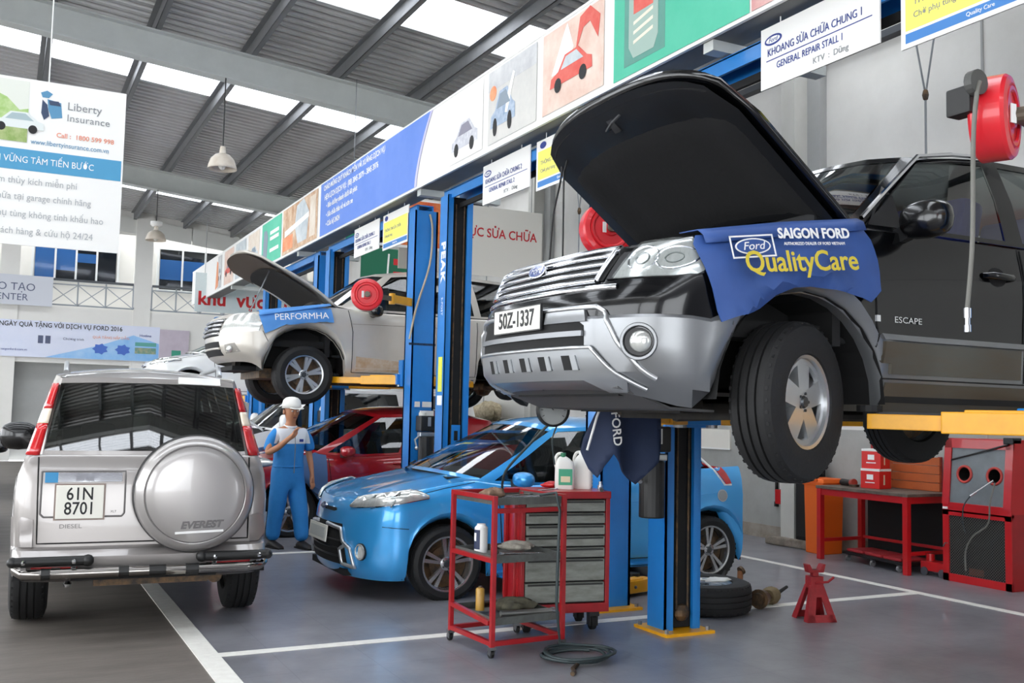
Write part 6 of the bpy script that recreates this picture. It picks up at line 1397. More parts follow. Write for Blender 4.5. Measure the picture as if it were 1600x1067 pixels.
def jug(label, p, ang, label_m, ribs=False, h=.25):
    t = thing('oil_jug', label, 'jug', tuple(p), radians(ang)); M_jug = mat('jug_white', '#e6e6e0', .4)
    w_, d = .066, .042; sec = [(x, y) for x, y in [(w_*max(-1, min(1, 1.25*cos(a))), d*max(-1, min(1, 1.25*sin(a)))) for a in [2*pi*i/24 for i in range(24)]]]
    rows = [[(x*k, y*k, z) for x, y in sec] for z, k in ([(0, .92), (.01, 1), (h*.62, 1)] if not ribs else [(0, .92)]+[(.01+h*.6*i/12, 1 if i % 2 else .94) for i in range(13)])]
    rows += [[(x*k-.02*(1-k), y*k, z) for x, y in sec] for z, k in ((h*.74, .92), (h*.84, .62), (h*.9, .34))]
    MB().grid(rows, True).add(rows[0], [tuple(range(23, -1, -1))]).build('body', M_jug, t, world=False, smooth=45)
    MB().cyl((.012-.025, 0, h*.88), (.012-.025, 0, h), .02).build('cap', mat('cap_green', '#2f7d58', .5) if not ribs else M_white, t, world=False)
    MB().tube(catmull([(-.06, 0, h*.60), (-.066, 0, h*.8), (-.05, 0, h*.95), (-.02, 0, h*.97), (-.01, 0, h*.88)], 5), .011, 8).build('handle', M_jug, t, world=False, smooth=60)
    if label_m: MB().bb((-.045, -.0435, .03), (.05, -.0425, .14)).build('label', label_m, t, world=False); MB().bb((-.03, -.0445, .05), (.035, -.0435, .09)).build('label_patch', mat('label_cream', '#d9cfae', .5), t, world=False)
jug('white oil jug with a green label standing on the cabinet lid', CP(.37, .20, .9355), -25, mat('label_green', '#3fa07c', .5)); jug('ribbed white jug standing behind the green-labelled one on the cabinet lid', CP(.52, .23, .9355), -40, None, True, .26)
spanner(CP(.22, .12, .9355), 30, .22, M_tool, 'bright spanner on the red cabinet lid'); ratchet(CP(.60, .10, .9355), 60, 'socket wrench with black grip on the right end of the cabinet lid')
lump('rag', 'red rag bunched on the cabinet lid behind the green-labelled jug', 'rag', CP(.31, .31, .9355), (.07, .05, .02), M_red, 11)
# ---------------------------------------------------------------- air hose coiled by the trolley, dial gauge, cords
M_hose = mat('hose_dark', '#2f3a3c', .5)
t = thing('air_hose', 'dark rubber air hose coiled on the floor beside the red trolley', 'hose', (3.05, 5.2, 0))
pts = []
for i in range(96):
    a = 2*pi*i/24+.6; k = i/24; pts.append((3.10+(.20-.02*sin(k*3))*cos(a)+.012*k, 5.18+(.15+.012*k)*sin(a), .014+.008*k+.006*sin(a*2+k)))
MB().tube(pts+[(3.1, 5.34, .06), (3.06, 5.32, .3), (3.07, 5.33, .6), (3.09, 5.35, .86), (3.09, 5.40, .965), (3.06, 5.55, .94)], .0095, 8).build('coil', M_hose, t, smooth=60)
MB().tube([(3.05, 5.04, .012), (2.96, 4.95, .012), (2.93, 4.88, .012)], .012, 8).cyl((2.93, 4.88, .013), (2.90, 4.85, .013), .013).build('coupling', M_greas, t)
def gauge():
    t = thing('dial_gauge', 'round grey dial with dark rim hanging by its hose under the black SUV bumper', 'gauge', (2.83, 5.0, 1.5)); T = MX.Translation((2.83, 5.0, 1.475)) @ MX.Rotation(radians(90), 4, 'X') @ roty(-12)
    MB().lathe([(0, -.05), (.085, -.05), (.098, -.02), (.098, .015), (.088, .02), (.085, .005), (0, .005)], T, 28).build('case', M_blk, t, smooth=40); MB().lathe([(0, .008), (.084, .008)], T, 28).build('dial', mat('dial_grey', '#a7aaa8', .4), t)
    MB().bar(T @ V((0, 0, .012)), T @ V((-.04, .035, .012)), .004, .004).build('needle', M_inkk, t)
    for k in range(9): a = radians(-30+30*k); MB().bar(T @ V((.062*cos(a), .062*sin(a), .010)), T @ V((.076*cos(a), .076*sin(a), .010)), .003, .003).build('tick', M_inkk, t)
    MB().tube([(2.83, 5.0, 1.56), (2.85, 4.98, 1.66)], .012, 6).build('hook', M_blk, t)
    MB().tube(catmull([(2.80, 5.0, 1.39), (2.77, 5.15, 1.28), (2.75, 5.4, 1.12), (2.79, 5.55, 1.02), (2.83, 5.62, .93)], 6), .008, 7).build('hose', M_hose, t, smooth=60); MB().tube(catmull([(2.86, 5.0, 1.39), (2.84, 5.02, 1.30), (2.87, 5.04, 1.16)], 6), .005, 6).build('lead', M_hose, t)
gauge()
t = thing('cord', 'thin black cord hanging from the tip of the black SUV bonnet', 'cord', (2.6, 4.95, 1.9)); MB().tube(catmull([(2.80, 4.93, 3.02), (2.83, 4.95, 2.85), (2.78, 4.95, 2.6), (2.76, 4.95, 2.32)], 6), .006, 6).build('strand', M_blk, t)
# ---------------------------------------------------------------- hose reels
def reel(label, c, n, R, hub=True, arm_to=None, hose=None, outlet=None, group=None):
    t = thing('hose_reel', label, 'hose reel', c, 0, 'red hose reels on the lift posts'); c = V(c); n = V(n).normalized(); T = MX.Translation(c) @ n.to_track_quat('Z', 'Y').to_matrix().to_4x4(); w_ = .06
    MB().lathe([(0, -w_), (R*.9, -w_), (R, -w_*.8), (R, w_*.8), (R*.94, w_), (R*.78, w_*1.1), (R*.74, w_*.95), (R*.3, w_*.95), (R*.26, w_*1.15), (0, w_*1.15)], T, 44).build('drum', mat('reel_red', '#d8202c', .35, coat=.4), t, smooth=35)
    MB().lathe([(R*.73, w_*.97), (R*.70, w_*1.12), (R*.62, w_*1.12), (R*.58, w_*.97)], T, 40).build('drum_ring', mat('reel_red', '#d8202c'), t, smooth=50)
    if arm_to:
        a = c+n*(w_*1.4); d = V(arm_to); m = a.lerp(d, .55)
        MB().bar(a, m, .03, .05).cyl(c+n*w_, a+n*.02, .03).build('swing_bracket', mat('bracket_grey', '#6b6458', .5, .5), t); MB().bar(m, d, .05, .09).cyl(m+V((0, 0, -.06)), m+V((0, 0, .06)), .035).build('wall_bracket', M_yel, t, bevel=.005)
    MB().box(T @ V((-R*.25, .0, w_*1.17)), (.03, .004, .07) if abs(n.y) > .8 else (.004, .03, .07)).build('reel_label', M_inkw, t)
    if outlet:
        o = V(outlet); MB().box(o+V((.02, .02, -.02)), (.07, .10, .10)).build('hose_outlet', M_blk, t, bevel=.008); MB().cyl(o+V((0, -.06, .03)), o+V((0, -.03, .03)), .045, n=18).build('outlet_ring', mat('outlet_grey', '#4b4b49', .5), t)
    if hose: MB().tube(catmull(hose, 5), .0085, 7).build('hose', mat('hose_grey', '#6f6e68', .5), t, smooth=60); e = V(hose[-1]); MB().cyl(e, e-V((0, 0, .035)), .013).cyl(e-V((0, 0, .035)), e-V((0, 0, .06)), .009).cyl(e-V((0, 0, .06)), e-V((0, 0, .085)), .012).build('hose_coupling', M_chr, t)
reel('red hose reel above the black SUV roof, nearest to us', (3.17, 2.37, 2.56), (.42, -.9, 0), .155, arm_to=(4.03, 2.5, 2.56), outlet=(3.0, 2.36, 2.62), hose=[(3.0, 2.30, 2.65), (2.985, 2.30, 2.60), (2.99, 2.32, 2.45), (3.03, 2.36, 2.1), (3.05, 2.40, 1.86)])
reel('red hose reel behind the grille of the black SUV, under its open bonnet', (3.54, 5.55, 2.69), (-.25, -.95, .0), .19, arm_to=(4.03, 5.6, 2.60))
reel('red hose reel in front of the raised silver SUV windscreen', (3.38, 10.02, 2.67), (-.3, -.95, 0), .17, arm_to=(4.03, 10.4, 2.67))
# ---------------------------------------------------------------- along the right wall: jack stand, tyre, bench, blast cabinet, bin
def jack_stand():
    t = thing('jack_stand', 'worn red four-legged jack stand on the floor beside the white line', 'jack stand', (5.32, 5.58, 0)); m = mat('jack_red', '#a8262c', .55, var=.6, vscale=10, col2='#6e1c1c', bump=.2)
    c = V((5.35, 5.53, 0)); R = rotz(-14); P = lambda x, y, z: c+R @ V((x, y, z))
    for sy in (-1, 1):
        b, tp = .15, .05   # each face: two leg plates, a foot rail and a top plate around the triangular window
        Q = lambda x, z: P(x, sy*lerp(.115, .04, z/.25), z)
        th = V((0, 0, 0))
        for sx in (-1, 1):
            q = [Q(sx*.115, 0), Q(sx*.06, 0.0), Q(sx*.02, .17), Q(sx*.02, .25), Q(sx*.05, .25)]; n = R @ V((0, .008, 0))
            MB().add([tuple(v) for v in q]+[tuple(v+n) for v in q], [(0, 1, 2, 3, 4), (9, 8, 7, 6, 5)]+[(i, (i+1) % 5, 5+(i+1) % 5, 5+i) for i in range(5)]).build('leg', m, t)
        q = [Q(-.115, 0), Q(.115, 0), Q(.104, .05), Q(-.104, .05)]; MB().add([tuple(v) for v in q]+[tuple(v+n) for v in q], [(0, 1, 2, 3), (7, 6, 5, 4), (0, 4, 5, 1), (1, 5, 6, 2), (2, 6, 7, 3), (3, 7, 4, 0)]).build('foot_rail', m, t)
        q = [Q(-.02, .17), Q(.02, .17), Q(.02, .25), Q(-.02, .25)]; MB().add([tuple(v) for v in q]+[tuple(v+n) for v in q], [(0, 1, 2, 3), (7, 6, 5, 4), (0, 4, 5, 1), (1, 5, 6, 2), (2, 6, 7, 3), (3, 7, 4, 0)]).build('face_plate', m, t)
    for sx in (-1, 1):
        q = [P(sx*.115, -.115, 0), P(sx*.115, -.06, 0), P(sx*.05, -.02, .25), P(sx*.05, -.045, .25)]; MB().add([tuple(v) for v in q], [(0, 1, 2, 3)]).build('side_flange', m, t, thick=.006)
        q = [P(sx*.115, .115, 0), P(sx*.115, .06, 0), P(sx*.05, .02, .25), P(sx*.05, .045, .25)]; MB().add([tuple(v) for v in q], [(0, 1, 2, 3)]).build('side_flange', m, t, thick=.006)
    MB().box(P(0, 0, .27), (.10, .09, .09), R).build('collar', m, t, bevel=.006); MB().box(P(0, 0, .31), (.045, .04, .1), R).build('ratchet_post', m, t)
    MB().prism([(-.075, .06), (-.05, .06), (-.03, .02), (.03, .02), (.05, .06), (.075, .06), (.06, 0), (-.06, 0)], .06, MX.Translation(P(0, .03, .34)) @ R @ rotx(90)).build('saddle', m, t, bevel=.003)
    MB().tube([P(-.02, -.05, .27), P(.07, -.07, .28), P(.12, -.06, .31)], .009, 8).build('lever', m, t)
jack_stand()
t = thing('loose_tyre', 'black car tyre lying flat on the floor behind the blue lift post', 'tyre', (4.80, 6.12, 0)); wheel(t, (0, 0, .115), .36, .225, .215, 'five', 1, steer=0)
for o in t.children: o.matrix_local = MX.Translation((0, 0, .115)) @ MX.Rotation(radians(90), 4, 'X') @ MX.Translation((0, 0, -.115))
lump('rag', 'white rag lying on top of the loose tyre', 'rag', (4.84, 6.02, .222), (.12, .07, .014), mat('rag_white', '#dededa', .9), 4)
t = thing('drive_shaft', 'greasy drive shaft with brown joints lying beside the loose tyre', 'shaft', (5.35, 6.05, 0))
MB().cyl((5.22, 5.98, .075), (5.30, 6.02, .075), .075, .06, 16).cyl((5.19, 5.965, .075), (5.22, 5.98, .075), .05, n=14).build('joint', M_greas, t); MB().cyl((5.30, 6.02, .07), (5.42, 6.08, .065), .022).build('shaft', M_greas, t)
MB().lathe([(.0, 0), (.05, 0), (.07, .03), (.055, .05), (.07, .07), (.052, .09), (.06, .11), (.03, .14), (0, .14)], MX.Translation((5.40, 6.08, .068)) @ rotz(25) @ roty(90), 16).build('boot', mat('boot_brown', '#7b6a4c', .6, .3, var=.6, vscale=20), t, smooth=50); MB().cyl((5.54, 6.14, .068), (5.72, 6.22, .10), .016, .012).build('stub', M_blkm, t)
t = thing('brake_caliper', 'rusty brake caliper standing against the loose tyre', 'caliper', (5.22, 6.22, 0)); MB().box((5.22, 6.22, .07), (.1, .14, .14), rotz(20)).build('body', M_greas, t, bevel=.015); MB().cyl((5.22, 6.2, .14), (5.24, 6.22, .25), .022).build('pin', mat('rusty_hub', '#8a5a38', .8), t); MB().cyl((5.24, 6.22, .25), (5.26, 6.22, .26), .035).build('bolt', M_greas, t)
t = thing('pry_bar', 'long black bar with a bent end lying on the floor behind the tyre', 'bar', (5.6, 6.9, 0)); MB().tube([(4.95, 6.78, .02), (5.62, 7.0, .02), (5.72, 7.04, .03), (5.78, 7.05, .1)], [.02, .022, .02, .015], 8).build('bar', M_blk, t, smooth=50); MB().bb((4.93, 6.76, .0), (4.97, 6.80, .04)).build('claw', M_blk, t)

def work_table():
    t = thing('work_table', 'red steel work table with a worn brown top by the wall', 'table', (8.0, 7.35, 0)); x0, x1, y0, y1 = 7.70, 8.34, 6.74, 7.92
    MB().bb((x0-.01, y0-.01, .735), (x1, y1+.01, .765)).build('table_top', mat('table_top_worn', '#6f6258', .6, var=.8, vscale=7, col2='#3d332c'), t, bevel=.004)
    for x in (x0+.02, x1-.03):
        for y in (y0+.03, y1-.03): MB().bb((x-.028, y-.028, 0), (x+.028, y+.028, .735)).build('leg', M_red, t, bevel=.003)
    for y in (y0+.03, y1-.03): MB().bb((x0+.03, y-.015, .67), (x1-.03, y+.015, .735)).build('apron', M_red, t); MB().bb((x0+.03, y-.015, .18), (x1-.03, y+.015, .215)).build('stretcher', M_red, t)
    for x in (x0+.02, x1-.03): MB().bb((x-.015, y0+.03, .67), (x+.015, y1-.03, .735)).build('apron', M_red, t)
    MB().bb((x1-.04, y0+.03, .2), (x1-.02, y1-.03, .23)).build('stretcher', M_red, t); MB().bb((x1-.01, y0+.1, .02), (x1+.0, y1-.1, .66)).build('back_sheet', M_blkm, t)
    return t
work_table()
def box_can(label, c, s, a, z):
    t = thing('parts_box', label, 'box', (c[0], c[1], z), radians(a), None); w_, d, h = s; m = mat('box_red', '#d8231f', .45)
    MB().box((0, 0, h*.44), (w_, d, h*.88)).build('carton', m, t, world=False, bevel=.003); MB().box((0, 0, h*.94), (w_*1.01, d*1.01, h*.12)).build('lid', M_white, t, world=False, bevel=.003)
    MB().box((-w_/2-.001, .0, h*.58), (.002, d*.34, h*.26)).build('label', M_inkw, t, world=False); MB().box((-w_/2-.001, -.0, h*.30), (.002, d*.5, h*.05)).build('label_line', M_inkw, t, world=False); MB().box((-w_*.1, -d/2-.001, h*.45), (w_*.12, .002, h*.5)).build('label_strip', mat('label_cream', '#d9cfae', .5), t, world=False)
    return t
box_can('red parts box with a white lid, lower of the two on the work table', (8.02, 7.42), (.20, .22, .20), 8, .766); box_can('red parts box with a white lid, upper of the two on the work table', (8.03, 7.43), (.19, .21, .20), 14, .9665)
t = thing('orange_board', 'orange plank panel standing on the back of the work table', 'board', (8.30, 7.2, .766))
for k in range(4): MB().bb((8.285, 6.86, .768+.085*k), (8.31, 7.52, .768+.085*k+.08)).build('plank', mat('orange_board', '#c0602c', .6, var=.5, vscale=5, col2='#8a4420'), t, bevel=.003)
for y in (6.88, 7.50): MB().bb((8.31, y-.02, .766), (8.33, y+.02, 1.11)).build('batten', M_dred, t)
t = thing('hand_grinder', 'black and red hand tool lying on the left end of the work table', 'tool', (7.98, 7.78, .766)); MB().cyl((7.95, 7.68, .80), (8.0, 7.86, .80), .032, .036).build('body', M_blk, t, bevel=.006); MB().cyl((7.95, 7.68, .80), (7.94, 7.63, .81), .04).build('gear_head', mat('tool_red', '#9c3a2c', .5), t, bevel=.006); MB().cyl((7.935, 7.63, .767), (7.935, 7.63, .79), .05, n=20).build('disc', M_greas, t)
t = thing('red_stand', 'slim red upright rack frame behind the work table', 'rack', (8.36, 7.68, 0))
for y in (7.60, 7.78): MB().bb((8.35, y-.015, 0), (8.375, y+.015, 1.45)).build('upright', M_dred, t)
for z in (.8, 1.42): MB().bb((8.352, 7.6, z), (8.373, 7.78, z+.03)).build('cross_bar', M_dred, t)
def blast():
    t = thing('blast_cabinet', 'red blast cabinet with grey glove panel and mesh door at the right edge', 'cabinet', (8.1, 6.1, 0)); x0, x1, y0, y1 = 7.85, 8.36, 5.76, 6.47
    MB().bb((x0+.01, y0, 0), (x1, y0+.02, .66)).build('side_panel', M_dred, t); MB().bb((x0+.01, y1-.02, 0), (x1, y1, .66)).build('side_panel', M_dred, t); MB().bb((x1-.02, y0, 0), (x1, y1, 1.3)).build('back_panel', M_dred, t)
    # upper box leans back
    f = lambda z: x0+(z-.66)*.09
    for y in (y0, y1-.02): MB().add([(f(.66), y, .66), (x1, y, .66), (x1, y, 1.3), (f(1.3), y, 1.3), (f(.66), y+.02, .66), (x1, y+.02, .66), (x1, y+.02, 1.3), (f(1.3), y+.02, 1.3)], [(0, 1, 2, 3), (7, 6, 5, 4), (0, 4, 5, 1), (1, 5, 6, 2), (2, 6, 7, 3), (3, 7, 4, 0)]).build('upper_side', M_red, t)
    MB().bb((x0, y0, .63), (x0+.04, y1, .72)).build('front_rail', M_red, t, bevel=.003); MB().bb((f(1.3)-.01, y0, 1.28), (x1, y1, 1.31)).build('top_panel', M_red, t, bevel=.003)
    fm = MB()
    for ya, yb in ((y1-.075, y1), (y0, y0+.075)): fm.add([(f(.70), ya, .70), (f(.70), yb, .70), (f(1.3), yb, 1.3), (f(1.3), ya, 1.3)], [(0, 1, 2, 3)])
    fm.add([(f(1.22), y0, 1.22), (f(1.22), y1, 1.22), (f(1.3), y1, 1.3), (f(1.3), y0, 1.3)], [(0, 1, 2, 3)]); fm.build('panel_frame', M_red, t, thick=.012)
    # grey panel with two round holes
    cy, cz, r = (5.94, 6.25), .985, .072; pm = MB(); n = V((-1, 0, .09)).normalized(); xo = -.004
    def q(y, z): return (f(z)+xo+.006, y, z)
    cells = [(y0+.075, (y0+y1)/2, cy[0]), ((y0+y1)/2, y1-.075, cy[1])]
    for a, b, c in cells:
        ring, out = [], []; ths = sorted([2*pi*i/20 for i in range(20)]+[math.atan2(zz-cz, yy_-c) % (2*pi) for zz in (.72, 1.22) for yy_ in (a, b)]); N = len(ths)
        for th in ths:
            ring.append(q(c+r*cos(th), cz+r*sin(th))); dx, dz = cos(th), sin(th)
            k = min(((b-c) if dx > 0 else (c-a))/max(abs(dx), 1e-6), ((1.22-cz) if dz > 0 else (cz-.72))/max(abs(dz), 1e-6)); out.append(q(c+k*dx, cz+k*dz))
        kk = len(pm.v); pm.v += ring+out; pm.f += [(kk+i, kk+(i+1) % N, kk+N+(i+1) % N, kk+N+i) for i in range(N)]
        cor = [q(b, 1.22), q(a, 1.22), q(a, .72), q(b, .72)]
    MB().bb((x0+.03, y0+.02, .72), (x0+.035, y1-.02, 1.2))
    p = pm.build('glove_panel', mat('panel_grey', '#7e8386', .45, .3, var=.5, vscale=5, col2='#5f6264'), t, thick=.006)
    MB().bb((x0+.16, y0+.03, .70), (x0+.17, y1-.03, 1.26)).build('inner_back', M_blkm, t)
    for c in cy:
        MB().tube([V(q(c+r*cos(2*pi*i/24), cz+r*sin(2*pi*i/24)))+V((-.004, 0, 0)) for i in range(24)], .012, 8, True).build('glove_ring', mat('ring_red', '#b84038', .5), t, smooth=60)
        MB().lathe([(r, 0), (r*.8, .07), (r*.5, .12)], MX.Translation(q(c, cz)) @ roty(90), 18).build('glove_sleeve', M_blk, t, smooth=60)
    # mesh door
    d = MB()
    for a, b in (((y0, .0), (y1, .07)), ((y0, .60), (y1, .65)), ((y0, .0), (y0+.065, .65)), ((y1-.065, .0), (y1, .65))): d.bb((x0, a[0], a[1]), (x0+.02, b[0], b[1]))
    d = d.build('mesh_door', M_red, t, bevel=.002); ml = MB(); ya, yb, za, zb = y0+.065, y1-.065, .07, .60; s_ = .026
    k = -int((zb-za)/s_)
    while k*s_ < (yb-ya):
        for sg in (1, -1):
            u0 = k*s_; pts = []
            lo, hi = max(0, -u0), min(zb-za, yb-ya-u0)
            if hi > lo+.005:
                g = lambda v: ((ya+u0+v) if sg > 0 else (yb-u0-v))
                ml.bar((x0+.012+.002*sg, g(lo), za+lo), (x0+.012+.002*sg, g(hi), za+hi), .0035)
        k += 1
    o = ml.build('wire_mesh', mat('mesh_wire', '#6f6d69', .5, .5), d); o['kind'] = 'stuff'
    MB().bb((x0+.03, y0+.03, .02), (x1-.03, y1-.03, .60)).build('inside', M_blkm, t); MB().bb((x0+.024, y0+.3, .08), (x0+.03, y0+.45, .14)).build('orange_rag', mat('rag_orange', '#8a4a32', .9, var=.8, vscale=20), t)  # thin mottled orange-brown piece behind the mesh door
    MB().bb((x0-.012, y1-.06, .655), (x0, y1-.01, .675)).build('maker_plate', M_inkw, t); MB().tube([(x0, y1-.05, .34), (x0-.025, y1-.045, .345), (x0-.03, y1-.03, .31)], .008, 6).build('door_latch', M_chr, t)
    MB().cyl((x0-.01, 5.92, .95), (x0-.06, 6.12, .80), .010).build('blow_gun', M_chr, t); MB().tube(catmull([(x0-.06, 6.12, .80), (x0-.05, 6.2, .70), (x0-.04, 6.22, .56), (x0-.03, 6.2, .46)], 5), .006, 6).build('gun_hose', M_hose, t)
    MB().tube(catmull([(x0-.02, 5.90, .93), (x0-.05, 5.93, .75), (x0-.03, 5.97, .56), (x0-.03, 6.12, .44), (x0-.03, 6.2, .3), (x0-.03, 6.2, .12)], 5), .008, 6).build('gun_hose', mat('hose_grey', '#6f6e68', .5), t)
    MB().tube(catmull([(f(1.2)-.01, 6.44, 1.10), (f(1.2)-.02, 6.2, 1.16), (f(1.2)-.02, 5.8, 1.27)], 5), .008, 6).build('air_line', M_blk, t); MB().bb((f(1.3)-.02, 5.76, 1.27), (f(1.3)+.1, 5.86, 1.33)).build('regulator', M_blk, t, bevel=.01)
blast()
def creeper():
    t = thing('mechanic_creeper', 'black creeper board with red pads on casters under the work table', 'creeper', (7.95, 7.2, 0)); R = rotz(-8); c = V((8.0, 7.28, 0)); P = lambda x, y, z: c+R @ V((x, y, z))
    MB().box(P(0, 0, .085), (.36, .9, .03), R).build('frame', M_blk, t, bevel=.006)
    for k in range(3): MB().box(P(0, -.28+.28*k, .115), (.32, .25, .03), R).build('pad', mat('pad_red', '#a82a30', .6), t, bevel=.012)
    for x in (-.15, .15):
        for y in (-.38, 0, .38): f = MB().cyl(P(x, y, .03), P(x, y+.02, .03), .03, n=14).build('caster_wheel', M_alu, t); MB().box(P(x, y+.01, .055), (.03, .03, .04), R).build('fork', M_steel, f)
creeper()
t = thing('trolley_jack', 'low red trolley jack under the right end of the work table', 'jack', (8.0, 6.7, 0))
MB().box((7.98, 6.62, .09), (.16, .30, .09)).build('body', M_red, t, bevel=.01); MB().cyl((7.98, 6.72, .12), (7.98, 6.72, .2), .04).build('saddle', M_red, t)
for x in (7.90, 8.06):
    for y in (6.52, 6.72): MB().cyl((x-.01, y, .04), (x+.01, y, .04), .04, n=14).build('wheel', M_steel, t)
def bin_():
    t = thing('waste_bin', 'orange plastic waste bin with lid standing left of the work table', 'bin', (8.1, 8.13, 0)); x0, x1, y0, y1 = 7.94, 8.28, 7.97, 8.30
    MB().box((8.09, 8.22, .38), (.28, .26, .76), taper=1.10).build('body', M_ora, t, bevel=.012); MB().box((8.09, 8.22, .79), (.35, .34, .05), taper=.92).build('lid', M_ora, t, bevel=.012); MB().box((8.09, 8.22, .755), (.33, .31, .03)).build('rim', M_ora, t, bevel=.006); MB().bb((7.905, 8.14, .79), (7.925, 8.28, .81)).build('handle', M_ora, t)
bin_()
t = thing('black_cabinet', 'tall narrow black cabinet between the wall pillar and the orange bin', 'cabinet', (8.24, 8.52, .1)); MB().bb((8.08, 8.40, .10), (8.295, 8.64, 1.0)).build('body', M_blkm, t, bevel=.004); MB().bb((8.074, 8.42, .14), (8.08, 8.62, .96)).build('door', M_blk, t)
t = thing('plinth_block', 'rough crumbling concrete block at the foot of the wall pillar', 'block', (8.2, 8.7, 0)); mb = MB().box((8.2, 8.72, .05), (.36, .72, .095), rotz(3)); mb.build('block', mat('rough_concrete', '#8d8478', .9, var=.8, vscale=9, col2='#5a5046', bump=.5), t, bevel=.02)
t = thing('hose_box', 'red wall box with a white front beside the pillar', 'box', (8.3, 9.0, .45)); MB().bb((8.22, 8.95, .45), (8.395, 9.14, .62)).build('lower_box', M_red, t, bevel=.006); MB().bb((8.24, 8.95, .62), (8.395, 9.06, .95)).build('upper_box', M_red, t, bevel=.006); MB().bb((8.3, 9.07, .62), (8.395, 9.14, .95)).build('white_front', M_white, t)
t = thing('wall_lever', 'black bar hanging on the wall left of the red wall box', 'bar', (8.36, 9.28, .4)); MB().bb((8.36, 9.27, .40), (8.395, 9.295, .95)).build('rod', M_blk, t); MB().bb((8.355, 9.262, .40), (8.398, 9.303, .46)).build('grip', M_blk, t)
def vcord(label, x, y, z0, z1):
    t = thing('pull_rope', label, 'rope', (x, y, z0), 0, 'forked ropes hanging from the roof'); zr = rz(x)-.02
    MB().tube([(x, y, z0), (x, y, z1)], .011, 6).build('strand', M_inkg, t); MB().ball((x, y, z1), .03, 8, (1, 1, 2)).build('knot', M_greas, t)
    for d in (-.34, .34): MB().tube([(x, y, z1), (x, y+d, zr)], .009, 6).build('fork', M_inkg, t)
vcord('thin rope with a forked top hanging behind the black SUV roof', 7.4, 6.24, 3.2, 4.45); vcord('thin rope with a forked top hanging left of the blue post behind the red reel', 7.4, 12.4, 3.3, 4.44)
t = thing('notice_board', 'small blank cream notice board on the wall behind the blue hatchback', 'board', (8.39, 10.4, 1.05)); MB().bb((8.37, 10.15, 1.05), (8.40, 10.75, 1.30)).build('board', mat('sign_cream', '#e4e0d6'), t); MB().bb((8.365, 10.14, 1.04), (8.37, 10.76, 1.06)).build('lower_edge', M_white, t)
t = thing('grey_cupboard', 'grey steel cupboard against the far part of the right wall', 'cupboard', (8.1, 16.9, 0)); MB().bb((7.85, 16.2, .06), (8.38, 17.6, 1.28)).build('body', mat('cupboard_grey', '#9a9c9a', .5, var=.3), t, bevel=.005)
for y in (16.22, 16.92): MB().bb((7.838, y, .1), (7.85, y+.66, 1.25)).build('door', mat('cupboard_grey', '#9a9c9a'), t)
MB().bb((7.88, 16.25, 0), (8.35, 17.55, .06)).build('plinth', M_blkm, t)
lump('cloth_sack', 'lumpy beige sack heaped on top of the grey cupboard', 'sack', (8.1, 16.8, 1.281), (.22, .45, .17), mat('sack_beige', '#cdbfa2', .9, var=.8, vscale=12, col2='#7d6e55', bump=.4, bscale=14), 6)
# ---------------------------------------------------------------- the mechanic
def skinned(name, chains, m, parent, sub=2, root=None):
    """chains: [(list of (x,y,z,r), parent key)]; all share one vertex table by position"""
    vs, es, rs, idx = [], [], [], {}
    def vid(p):
        k = tuple(round(c, 4) for c in p[:3])
        if k not in idx: idx[k] = len(vs); vs.append(p[:3]); rs.append(p[3])
        return idx[k]
    for ch in chains:
        ids = [vid(p) for p in ch]; es += list(zip(ids, ids[1:]))
    me = bpy.data.meshes.new(name); me.from_pydata(vs, es, []); o = bpy.data.objects.new(name, me); COL.objects.link(o)
    o.modifiers.new('s', 'SKIN'); sv = me.skin_vertices[0].data
    for i, r in enumerate(rs): sv[i].radius = r if isinstance(r, tuple) else (r, r); sv[i].use_root = i == 0
    md = o.modifiers.new('u', 'SUBSURF'); md.levels = sub; md.render_levels = sub
    dg = bpy.context.evaluated_depsgraph_get(); dg.update(); ne = bpy.data.meshes.new_from_object(o.evaluated_get(dg)); bpy.data.objects.remove(o)
    ne.name = name; ne.materials.clear(); ne.materials.append(m); n = bpy.data.objects.new(name, ne); COL.objects.link(n); n.parent = parent
    for p in ne.polygons: p.use_smooth = True
    return n
